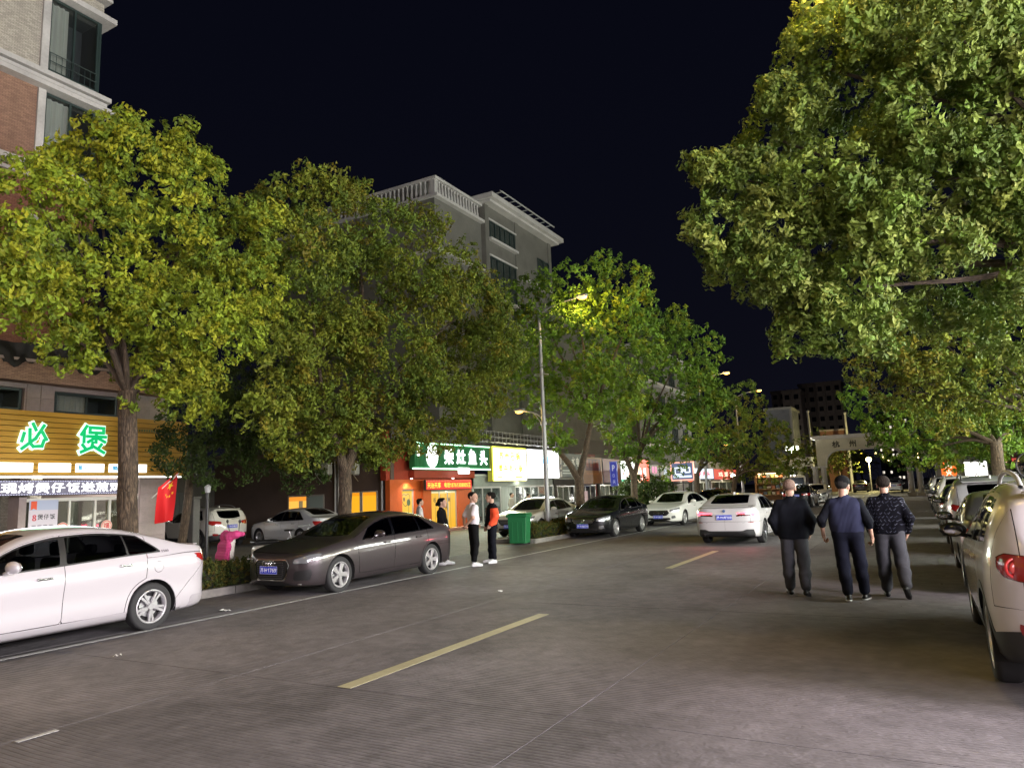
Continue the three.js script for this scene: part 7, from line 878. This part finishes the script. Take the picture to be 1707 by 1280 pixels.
{ // van waiting by the arch
  const v = thing('delivery_van', 'white van with a dark windscreen waiting by the left arch pillar', 'van', [-9.9, 0, -70], 0.15), w = paint(0.7, 0.7, 0.7); part(v, 'body', merge([rbx(1.9, 1.7, 4.6, 0, 1.35, -0.2, 0.18, 3), rbx(1.86, 0.6, 0.6, 0, 0.72, 2.2, 0.15, 3)]), w); part(v, 'windshield', rbx(1.6, 0.75, 0.06, 0, 1.65, 2.12, 0.03), M.windowDark); for (const sx of [-0.95, 0.95]) for (const z of [-1.5, 1.5]) part(v, 'wheel', new THREE.CylinderGeometry(0.33, 0.33, 0.2, 22).rotateZ(Math.PI / 2).translate(sx * 0.92, 0.33, z), M.rubber); for (const sx of [-0.68, 0.68]) { part(v, 'headlight', rbx(0.28, 0.18, 0.06, sx, 0.85, 2.5, 0.04), glow(1, 0.97, 0.9, 6)); } for (const sx of [-0.97, 0.97]) part(v, 'side_window', bx(0.02, 0.6, 1.2, sx * 0.988, 1.65, 1.1), M.windowDark); part(v, 'mirror', merge([rbx(0.16, 0.3, 0.1, 1.1, 1.5, 1.9, 0.04), rbx(0.16, 0.3, 0.1, -1.1, 1.5, 1.9, 0.04)]), M.black); lampLight(lin(1, 0.97, 0.9), 16, V(-9.6, 0.9, -67.2), 3);
}
// ---------- the people in the street ----------
const navy = cloth(0.008, 0.009, 0.013), blackCloth = cloth(0.007, 0.007, 0.008), greyCloth = cloth(0.055, 0.055, 0.064), hairBlack = cloth(0.009, 0.008, 0.007), hairCrop = cloth(0.020, 0.016, 0.014), shoeBlack = std(0.010, 0.010, 0.011, 0.4), shoeWhite = std(0.62, 0.62, 0.64, 0.6);
const slateCloth = cloth(0.026, 0.029, 0.058);
const patterned = (() => { const t = canvasTex(512, 512, (x) => { x.fillStyle = '#0d0d14'; x.fillRect(0, 0, 512, 512); x.lineWidth = 7; const rng = mulberry(4); for (let i = 0; i < 9; i++) for (let j = 0; j < 9; j++) { if (rng() < 0.18) continue; x.strokeStyle = ['#4a4c5a', '#3a3c4a', '#565864'][Math.floor(rng() * 3)]; x.save(); x.translate(i * 57 + (j % 2) * 28, j * 57 + 20); x.rotate(-0.75 + (rng() < 0.5 ? 0 : Math.PI / 2)); x.beginPath(); x.moveTo(-22, 0); x.lineTo(14, 0); x.lineTo(14, -16); x.stroke(); x.restore(); } }); t.wrapS = t.wrapT = THREE.RepeatWrapping; t.repeat.set(2.1, 2.1); return cloth(1, 1, 1, t); })();
const away = Math.PI, walkGroup = undefined;
// left walker: bald head, black jacket, hands in trouser pockets, grey trousers
placePerson({ height: 1.73, bulk: 1.07, torso: 1.12, low: 0.88, arm: 1.08, topMat: navy, top: 'jacket', collar: 0.03, trousers: greyCloth, hem: 0.88, leg: 1.22, shoes: shoeBlack, sleeve: 1.92, hair: true, hairMat: std(0.16, 0.10, 0.075, 0.8), hairCut: 0.04, nod: 0.06, hide: [], J: { elL: [0.285, 1.12, -0.06], elR: [-0.285, 1.12, -0.06], wrL: [0.235, 0.93, 0.045], wrR: [-0.235, 0.93, 0.045], kneeL: [0.115, 0.50, 0.04], ankL: [0.125, 0.085, 0.10], kneeR: [-0.11, 0.50, 0.0], ankR: [-0.115, 0.10, -0.12], footR: 0.22, toeL: 0.3, toeR: -0.15 } }, 'bald walker in a black jacket and grey trousers, leftmost of the three men', [-1.77, 0, -11.95], away + 0.06);
// middle walker: flat cap, slate body warmer over black shirt, bag in one hand
placePerson({ height: 1.73, bulk: 1.10, torso: 1.05, low: 0.99, arm: 1.05, topMat: slateCloth, top: 'vest', sleeveMat: navy, sleeve: 1.32, trousers: cloth(0.009, 0.010, 0.019), hem: 0.88, leg: 1.18, shoes: shoeBlack, sole: shoeWhite, cap: blackCloth, hair: true, hairMat: cloth(0.03, 0.028, 0.027), hairCut: -0.02, nod: 0.10, look: -0.25, gripL: 0.8, gripR: 0.6, J: { shL: [0.185, 1.37, -0.01], shR: [-0.185, 1.37, -0.01], elL: [0.32, 1.14, -0.09], elR: [-0.29, 1.12, -0.06], wrL: [0.33, 0.92, 0.05], wrR: [-0.30, 0.885, 0.09], hipL: [0.10, 0.92, 0], kneeL: [0.10, 0.50, 0.02], ankL: [0.06, 0.095, -0.10], footL: 0.12, kneeR: [-0.115, 0.52, 0.10], ankR: [-0.13, 0.085, 0.16], toeL: 0.12, toeR: -0.2 } }, 'walker in a black cap and slate-blue vest with rolled sleeves, middle of the three men', [-0.98, 0, -11.6], away - 0.02);
// right walker: patterned sweater, one foot lifting
placePerson({ height: 1.73, bulk: 1.08, torso: 1.08, low: 0.93, arm: 1.06, topMat: patterned, top: 'sweater', trousers: greyCloth, hem: 0.88, leg: 1.24, shoes: shoeBlack, sleeve: 1.9, collar: 0.02, hair: true, hairMat: hairCrop, hairCut: -0.005, nod: 0.03, J: { elL: [0.27, 1.12, -0.06], elR: [-0.29, 1.12, -0.07], wrL: [0.235, 0.93, 0.05], wrR: [-0.245, 0.92, 0.03], kneeL: [0.105, 0.505, 0.06], ankL: [0.10, 0.085, 0.04], kneeR: [-0.13, 0.50, -0.02], ankR: [-0.15, 0.17, -0.24], footR: 0.75, toeL: 0.1, toeR: -0.3 } }, 'walker in a dark sweater patterned with light dashes, rightmost of the three men', [-0.47, 0, -12.1], away + 0.03);
// the three who stand by the brown saloon
placePerson({ height: 1.74, bulk: 0.92, low: 0.97, topMat: std(0.62, 0.58, 0.62, 0.85), top: 'shirt', sleeve: 0.72, arm: 1.15, trousers: blackCloth, leg: 0.95, hem: 0.86, shoes: shoeWhite, sole: shoeWhite, hair: true, hairMat: hairBlack, hairCut: -0.03, look: -1.0, gripL: 0.5, gripR: 0.5, J: { elL: [0.27, 1.14, -0.12], elR: [-0.27, 1.14, -0.12], wrL: [0.045, 0.97, -0.21], wrR: [-0.045, 0.95, -0.22], toeL: 0.3, toeR: -0.3, ankL: [0.085, 0.085, 0.02], ankR: [-0.085, 0.085, -0.04] }, dirL: [-0.6, -0.5, -0.1], dirR: [0.6, -0.5, -0.1] }, 'person in a white t-shirt and black trousers with hands clasped behind their back', [-9.5, 0, -14.95], 2.55);
placePerson({ height: 1.62, bulk: 0.98, torso: 1.1, low: 0.80, topMat: blackCloth, top: 'coat', arm: 1.2, collar: 0.02, trousers: blackCloth, leg: 0.9, hem: 0.85, shoes: shoeWhite, sole: shoeWhite, hair: true, bun: true, hairMat: hairBlack, hairCut: -0.03, sleeve: 1.95, J: { elL: [0.24, 1.12, 0.02], wrL: [0.23, 0.90, 0.10], elR: [-0.24, 1.12, 0.02], wrR: [-0.23, 0.90, 0.10], ankL: [0.09, 0.085, 0.10], kneeL: [0.10, 0.5, 0.08], ankR: [-0.09, 0.085, -0.08] } }, 'person in a loose black coat with tied-back dark hair behind the brown saloon', [-10.55, 0, -15.15], 1.95);
{
  const g = placePerson({ height: 1.72, bulk: 1.0, low: 0.93, topMat: cloth(0.010, 0.010, 0.013), top: 'jacket', arm: 1.2, collar: 0.04, trousers: navy, leg: 0.98, hem: 0.9, shoes: shoeWhite, sole: shoeWhite, hair: true, hairMat: hairBlack, hairCut: -0.015, look: -0.55, sleeve: 1.92, J: { elL: [0.30, 1.14, -0.02], wrL: [0.22, 0.95, 0.09], elR: [-0.26, 1.13, 0.0], wrR: [-0.23, 0.90, 0.08], toeL: 0.35, toeR: -0.25, ankL: [0.12, 0.085, 0], ankR: [-0.11, 0.085, 0.03] } }, 'person in a black and orange jacket facing the one in white', [-9.45, 0, -15.75], -0.75);
  const s = 1, f = (d, x, y, z) => Math.max(d - 0.007 + Math.sin(y * 40 + x * 20) * 0.002, 0.165 - x + (y < 1.0 ? 0.02 : 0), -(y - 0.90) , y - 1.34);
  part(g, 'jacket_panel', meshOf([[0.178, 1.365, -0.015, 0.080, 0.30, 1.14, -0.02, 0.074, 1], [0.30, 1.14, -0.02, 0.074, 0.225, 0.96, 0.085, 0.062, 1], [0.09, 1.0, 0.005, 0.129, 0.105, 1.29, -0.01, 0.12, 0.9]], 0.0125, 0.03, f), std(0.78, 0.075, 0.02, 0.7), 'orange side and sleeve of the jacket');
}
placePerson({ height: 1.60, bulk: 0.95, low: 0.85, topMat: std(0.55, 0.54, 0.54, 0.85), top: 'shirt', sleeve: 0.8, trousers: blackCloth, shoes: shoeBlack, hair: true, hairLow: true, hairMat: hairBlack, hairCut: -0.06, noFace: true }, 'dark-haired person seen just above the brown saloon roof', [-14.9, 0, -20.1], 2.4);
// diners beside the white shop window
placePerson({ height: 1.66, bulk: 0.95, low: 0.9, topMat: cloth(0.35, 0.32, 0.28), top: 'sweater', trousers: blackCloth, shoes: shoeBlack, sleeve: 1.9, hair: true, hairMat: hairBlack, hairCut: -0.02 }, 'person in a pale sweater at the white restaurant door, left of the silver saloon', [-18.9, 0, -33.6], 1.6);
placePerson({ height: 1.60, bulk: 0.95, low: 0.9, topMat: cloth(0.03, 0.035, 0.06), top: 'sweater', trousers: blackCloth, shoes: shoeBlack, sleeve: 1.9, hair: true, hairMat: hairBlack, hairCut: -0.02 }, 'person in dark clothes just above the silver saloon bonnet', [-18.6, 0, -34.9], 2.6);
// ---------- arch over the road and what lies beyond ----------
{
  const a = thing('street_arch', 'pale stone arch across the road with four carved characters', 'arch', [0, 0, -76]), st = withTex(0.72, 0.70, 0.56, 0.75, T.plaster), x0 = -8.35, x1 = -0.25, h = 5.95;
  const s = new THREE.Shape(); s.moveTo(x0 - 0.05, 3.05); s.lineTo(x0 - 0.05, h - 0.35); s.lineTo(x1 + 0.05, h - 0.35); s.lineTo(x1 + 0.05, 3.05); s.lineTo(x1 - 0.75, 3.05); s.absarc(x1 - 2.05, 3.2, 1.3, 0, Math.PI / 2, false); s.lineTo(x0 + 2.05, 4.5); s.absarc(x0 + 2.05, 3.2, 1.3, Math.PI / 2, Math.PI, false); s.lineTo(x0 + 0.75, 3.05); s.closePath();
  part(a, 'beam', metreUV(new THREE.ExtrudeGeometry(s, { depth: 0.9, bevelEnabled: false }).translate(0, 0, -0.45)), st); part(a, 'cornice', metreUV(bx(x1 - x0 + 0.7, 0.2, 1.3, (x0 + x1) / 2, h - 0.24, 0)), B.trim); part(a, 'cornice', metreUV(bx(x1 - x0 + 1.0, 0.14, 1.5, (x0 + x1) / 2, h - 0.07, 0)), B.trim);
  for (const x of [x0 - 0.35, x0 + 0.4, x1 - 0.4, x1 + 0.35]) { part(a, 'pillar', cyl(0.27, 0.24, 2.9, x, 0, 0, 18), B.trim); part(a, 'capital', metreUV(bx(0.66, 0.16, 0.8, x, 2.97, 0)), B.trim); part(a, 'pillar_base', metreUV(bx(0.7, 0.3, 0.85, x, 0.15, 0)), B.trim); }
  const lip = []; for (const [cx, a0] of [[x1 - 2.05, 0], [x0 + 2.05, Math.PI / 2]]) lip.push(new THREE.TorusGeometry(1.3, 0.07, 6, 14, Math.PI / 2).rotateZ(a0).translate(cx, 3.2, 0.46)); lip.push(bar(V(x0 + 2.05, 4.5, 0.46), V(x1 - 2.05, 4.5, 0.46), 0.07)); part(a, 'arch_moulding', merge(lip), B.trim);
  ['杭', '州', '路', '口'].forEach((c, i) => part(a, 'letter', strokeGeo(c, 0.62, 0.085, 0.04).translate(x0 + 1.75 + i * 1.5, 5.05, 0.455), std(0.03, 0.028, 0.02, 0.6)));
  for (const x of [-11.2, 2.2]) part(a, 'side_beam', metreUV(bx(3.4, 0.9, 0.8, x + (x < 0 ? 0.6 : -0.1), 3.55, 0)), st); for (const x of [-12, 3.4]) part(a, 'pillar', cyl(0.27, 0.24, 3.1, x, 0, 0, 16), B.trim);
}
function tower(label, x, z, w, d, h, mat, cols, rows, seed, bright) { const r = mulberry(seed), t = thing('tower_block', label, 'building', [x, 0, z], 0); part(t, 'walls', metreUV(bx(w, h, d, 0, h / 2, 0)), mat); part(t, 'roof_parapet', bx(w + 0.6, 0.8, d + 0.6, 0, h + 0.4, 0), mat); const off = M.windowDark; for (let i = 0; i < cols; i++) for (let k = 0; k < rows; k++) { const on = r() < bright; part(t, 'window', bx(w / cols * 0.5, h / rows * 0.45, 0.12, -w / 2 + w / cols * (i + 0.5), h / rows * (k + 0.55), d / 2), on ? glow(1, 0.9, 0.75, 0.9) : off); } for (let i = 1; i < cols; i++) part(t, 'rib', bx(0.5, h, 0.5, -w / 2 + w / cols * i, h / 2, d / 2 + 0.1), mat); return t; }
const towerMat = withTex(0.30, 0.27, 0.26, 0.9, T.plaster);
tower('dark tower block with vertical ribs beyond the arch', -25.5, -262, 13, 12, 33, towerMat, 5, 10, 3, 0.03); tower('dark tower block left of the ribbed one', -38, -275, 10, 12, 33, towerMat, 4, 10, 5, 0.10); tower('lowest dark tower block beyond the arch', -33, -250, 5.5, 10, 30, towerMat, 2, 9, 8, 0.05);
tower('distant tower block with a few lit windows far down the road', -9, -420, 14, 12, 34, towerMat, 8, 12, 12, 0.22); tower('farthest tower block low on the road axis', -14, -520, 12, 12, 30, towerMat, 7, 10, 15, 0.20);
{ const p = thing('grey_block', 'grey blank-walled building left of the arch', 'building', [-16.6, 0, -112]); part(p, 'wall', metreUV(bx(3.4, 11.9, 8, 0, 5.95, 0)), withTex(0.42, 0.44, 0.50, 0.8, T.plaster)); part(p, 'edge_trim', bx(0.3, 11.9, 0.3, 1.75, 5.95, 4.05), B.trim); part(p, 'coping', bx(3.8, 0.3, 8.4, 0, 12.05, 0), B.trim); const q = thing('grey_block', 'low brown block just above the arch', 'building', [-10.4, 0, -118]); part(q, 'wall', metreUV(bx(3.2, 8.8, 6, 0, 4.4, 0)), B.brick); part(q, 'coping', bx(3.4, 0.25, 6.2, 0, 8.9, 0), B.stone); }
for (const [x, z, h, lab] of [[-12.6, -108, 11.3, 'tall pale mast left of the arch'], [-8.2, -112, 11.0, 'slim pale mast above the arch']]) { const m = thing('mast', lab, 'mast', [x, 0, z]); part(m, 'pole', cyl(0.22, 0.14, h, 0, 0, 0), B.trim); part(m, 'finial', new THREE.SphereGeometry(0.22, 10, 8).translate(0, h, 0), B.trim); }
{ const f = thing('floodlight', 'white floodlight glaring beside the left end of the arch', 'floodlight', [-10.9, 0, -77.5]); part(f, 'pole', cyl(0.07, 0.05, 4.9, 0, 0, 0), M.galv); for (const dx of [-0.5, 0.1, 0.55]) part(f, 'lamp', new THREE.SphereGeometry(0.2, 12, 8).translate(dx, 5.0, 0.2), glow(1, 1, 0.85, 9)); part(f, 'cross_arm', bar(V(-0.6, 4.9, 0), V(0.7, 4.9, 0), 0.04), M.galv); lampLight(lin(1, 0.98, 0.85), 260, V(-10.9, 5.0, -76.6), 8); }
{ const f = thing('floodlight', 'glaring white lamp over the far shop doors on the left', 'floodlight', [-13.4, 0, -61.5]); part(f, 'pole', cyl(0.05, 0.04, 2.2, 0, 0, 0), M.black); part(f, 'lamp', new THREE.SphereGeometry(0.17, 12, 8).translate(0, 2.35, 0.1), glow(1, 1, 0.95, 12)); part(f, 'bracket', bar(V(0, 2.2, 0), V(0, 2.35, 0.05), 0.03), M.black); lampLight(lin(1, 1, 0.95), 40, V(0 - 13.4, 2.35, -61.2), 5); }
const farTree = (lab, blobs, tones, seed, base) => { const t = thing('roadside_tree', lab, 'tree', base, 0, 'trees beyond the arch'); part(t, 'trunk', taper([V(0, 0, 0), V(0.1, 1.2, 0), V(0, 2.8, 0)], [0.26, 0.2, 0.15], 8, 8), M.bark); leafCloud(t, blobs, 24, 'far', tones, V(...base), seed); };
for (let i = 0; i < 7; i++) { const z = -86 - i * 11, x = -9.4 - (i % 2) * 0.4; farTree(['first', 'second', 'third', 'fourth', 'fifth', 'sixth', 'seventh'][i] + ' roadside tree on the left beyond the arch', [[x + 1.0, 4.4, z, 2.2], [x - 0.8, 4.0, z + 1, 2.0], [x, 5.6, z, 1.8]], leafTone.mix, 200 + i, [x, 0, z]); }
for (let i = 0; i < 5; i++) { const z = -48 - i * 13, x = 5.6; farTree(['nearest', 'second', 'third', 'fourth', 'farthest'][i] + ' of the far trees in the right-hand row', [[x - 1.4, 4.4, z, 1.9], [x + 0.9, 4.0, z, 2.2], [x, 5.4, z, 2.0]], leafTone.green, 230 + i, [x, 0.13, z]); }
{ // corner shops beyond the right-hand trees
  const s = thing('corner_shop', 'glaring white corner shop with an orange signboard beyond the right-hand cars', 'shop front', [4.2, 0.12, -84]); part(s, 'wall', metreUV(bx(5.2, 5, 4, 0, 2.5, -2.2)), B.grey); part(s, 'window', bx(2.2, 2.6, 0.1, 0.6, 1.5, -0.14), glow(1, 0.98, 0.92, 2.6)); areaLight(2.2, 2.6, lin(1, 0.98, 0.92), 7, V(4.8, 1.6, -83.95), V(0, 0, 1)); part(s, 'signboard', bx(1.3, 3.4, 0.12, -1.5, 2.2, -0.13), lit(canvasTex(96, 256, (x) => { x.fillStyle = '#e86a20'; x.fillRect(0, 0, 96, 256); x.strokeStyle = '#fff2d8'; ['羊', '肉', '火', '锅'].forEach((c, i) => strokes(x, c, 22, 12 + i * 60, 50, 7)); }), 1.2)); part(s, 'door_frame', merge([bx(0.1, 2.7, 0.16, -0.55, 1.45, -0.1), bx(0.1, 2.7, 0.16, 1.75, 1.45, -0.1)]), alu);
  const t = thing('corner_shop', 'dim shop with a red awning stripe and white lettering at the right', 'shop front', [10.4, 0.12, -82]); part(t, 'wall', metreUV(bx(6.4, 6, 4, 0, 3, -2.2)), B.grey); part(t, 'fascia', bx(6.2, 0.9, 0.2, 0, 3.5, -0.12), std(0.10, 0.10, 0.12, 0.6)); part(t, 'lettering', new THREE.PlaneGeometry(3.2, 0.7).translate(-0.6, 3.5, -0.01), lit(canvasTex(256, 64, (x) => { x.fillStyle = '#1c1c22'; x.fillRect(0, 0, 256, 64); x.fillStyle = '#ffffff'; x.font = 'bold 56px sans-serif'; x.textBaseline = 'middle'; x.fillText('OZU', 60, 34); }), 1.5)); part(t, 'awning', bx(6.2, 0.35, 0.7, 0, 2.75, 0.3), glow(0.9, 0.03, 0.02, 0.6)); part(t, 'window', bx(5.4, 2.0, 0.1, 0, 1.4, -0.15), M.windowDark);  // the red awning is given a glow of its own
}
{ const r = mulberry(44); for (let i = 0; i < 9; i++) { const z = -130 - i * 26, sd = i % 2 ? 1 : -1, p = thing('street_lamp', ['first', 'second', 'third', 'fourth', 'fifth', 'sixth', 'seventh', 'eighth', 'ninth'][i] + ' of the tiny distant street lamps down the road', 'street lamp', [sd > 0 ? 3 : -12.4, 0, z], 0, 'distant street lamps'); part(p, 'post', cyl(0.12, 0.07, 8.6, 0, 0, 0), M.galv); part(p, 'arm', bar(V(0, 8.5, 0), V(-sd * 2.2, 8.9, 0), 0.06), M.galv); part(p, 'lamp', new THREE.SphereGeometry(0.28, 10, 8).translate(-sd * 2.3, 8.8, 0), glow(1, 0.72, 0.3, 7)); lampLight(lin(1, 0.72, 0.3), 170, V((sd > 0 ? 3 : -12.4) - sd * 2.3, 8.75, z), 8); } }
{ const f = thing('floodlight', 'yellow lamp glaring on its post beyond the arch between two walkers', 'floodlight', [-5.6, 0, -108]); part(f, 'pole', cyl(0.09, 0.06, 3.9, 0, 0, 0), M.galv); part(f, 'lamp', new THREE.SphereGeometry(0.34, 12, 8).translate(0, 4.2, 0), glow(1, 0.85, 0.3, 14)); part(f, 'bracket', bar(V(0, 3.8, 0), V(0, 4.1, 0), 0.06), M.galv); lampLight(lin(1, 0.85, 0.35), 190, V(-5.6, 4.2, -107.4), 8); }
for (const [x, z, lab] of [[-21, -232, 'added pole lamp to brighten the ribbed tower block'], [-36, -228, 'added pole lamp to brighten the left tower block']]) { const f = thing('street_lamp', lab, 'street lamp', [x, 0, z], 0); part(f, 'post', cyl(0.12, 0.08, 8, 0, 0, 0), M.galv); part(f, 'lamp', new THREE.SphereGeometry(0.24, 10, 8).translate(0, 8.1, 0), glow(1, 0.8, 0.5, 6)); part(f, 'arm', bar(V(0, 7.9, 0), V(0, 8.1, 0), 0.06), M.galv); lampLight(lin(1, 0.85, 0.7), 80, V(x, 8.1, z), 8); }  // pole lamps added to brighten the dark tower fronts
{ // shelved kiosk by the far left shops
  const k = thing('kiosk', 'small orange-lit shelved kiosk beyond the driving saloon', 'kiosk', [-12.6, 0, -74]); part(k, 'frame', merge([bx(2.9, 0.2, 1.2, 0, 2.7, 0), bx(0.15, 2.6, 1.19, -1.35, 1.3, 0), bx(0.15, 2.6, 1.19, 1.35, 1.3, 0), bx(2.5, 2.6, 0.1, 0, 1.3, -0.55)]), std(0.30, 0.16, 0.06, 0.6));
  for (let i = 0; i < 4; i++) { part(k, 'shelf', bx(2.5, 0.06, 0.8, 0, 0.5 + i * 0.55, -0.1), std(0.4, 0.24, 0.1, 0.6)); for (let q = 0; q < 6; q++) part(k, 'carton', rbx(0.3, 0.2 + 0.05 * ((q * 7 + i) % 5), 0.3, -1.0 + q * 0.4, 0.66 + i * 0.55, -0.05, 0.02), std([0.5, 0.15, 0.3, 0.6][(q + i) % 4], [0.2, 0.2, 0.35, 0.55][(q + i) % 4], [0.1, 0.25, 0.12, 0.45][(q + i) % 4], 0.6)); }
  part(k, 'light_tube', bar(V(-1.2, 2.55, 0.3), V(1.2, 2.55, 0.3), 0.03), glow(1, 0.75, 0.4, 4)); areaLight(2.4, 0.15, lin(1, 0.7, 0.38), 22, V(-12.6, 2.48, -73.7), V(0, -1, -0.3)); }
// ---------- unseen shops on the right, placed to light the near road and trees ----------
{
  const b = thing('unseen_shop_terrace', 'unseen row of lit shops on the right, placed to light the near road and trees', 'building', [9.6, 0.12, 0]); part(b, 'wall', metreUV(bx(6, 9, 62, 3.2, 4.5, -10)), B.grey); part(b, 'parapet', bx(6.4, 0.4, 62.4, 3.2, 9.2, -10), B.trim);
  [[14, 1, 0.98, 1, [1, 0.92, 0.97], 25, 6.8], [6.5, 1, 0.8, 0.95, [1, 0.86, 0.95], 26, 6.4], [-0.2, 0.9, 0.92, 1, [0.95, 0.97, 1], 26, 3.6], [-4.6, 1, 0.92, 0.95, [1, 0.90, 0.96], 92, 3.6], [-8.8, 0.9, 1, 0.9, [0.96, 1, 0.9], 30, 6.4], [-16, 0.8, 1, 0.85, [0.92, 1, 0.84], 30, 6.8], [-23.5, 1, 0.98, 0.8, [1, 0.98, 0.78], 28, 6.8], [-31, 1, 1, 1, [0.95, 1, 0.9], 26, 6.8]].forEach(([z, r, g, bl, c, k, w], i) => { part(b, 'unseen_shop_window', bx(0.08, 2.3, 6.2, 0.17, 1.3, z - 3.4), glow(c[0], c[1], c[2] * 0.9, 0.8)); part(b, 'sign', rbx(0.25, 2.4, w, 0.05, 4.3, z - w / 2, 0.03), glow(r, g, bl, 1.6)); areaLight(w, 2.4, lin(...c), k, V(9.48, 4.42, z - w / 2), V(-1, 0, 0)); });
}
renderer.shadowMap.type = THREE.PCFSoftShadowMap;
renderer.render(scene, camera);
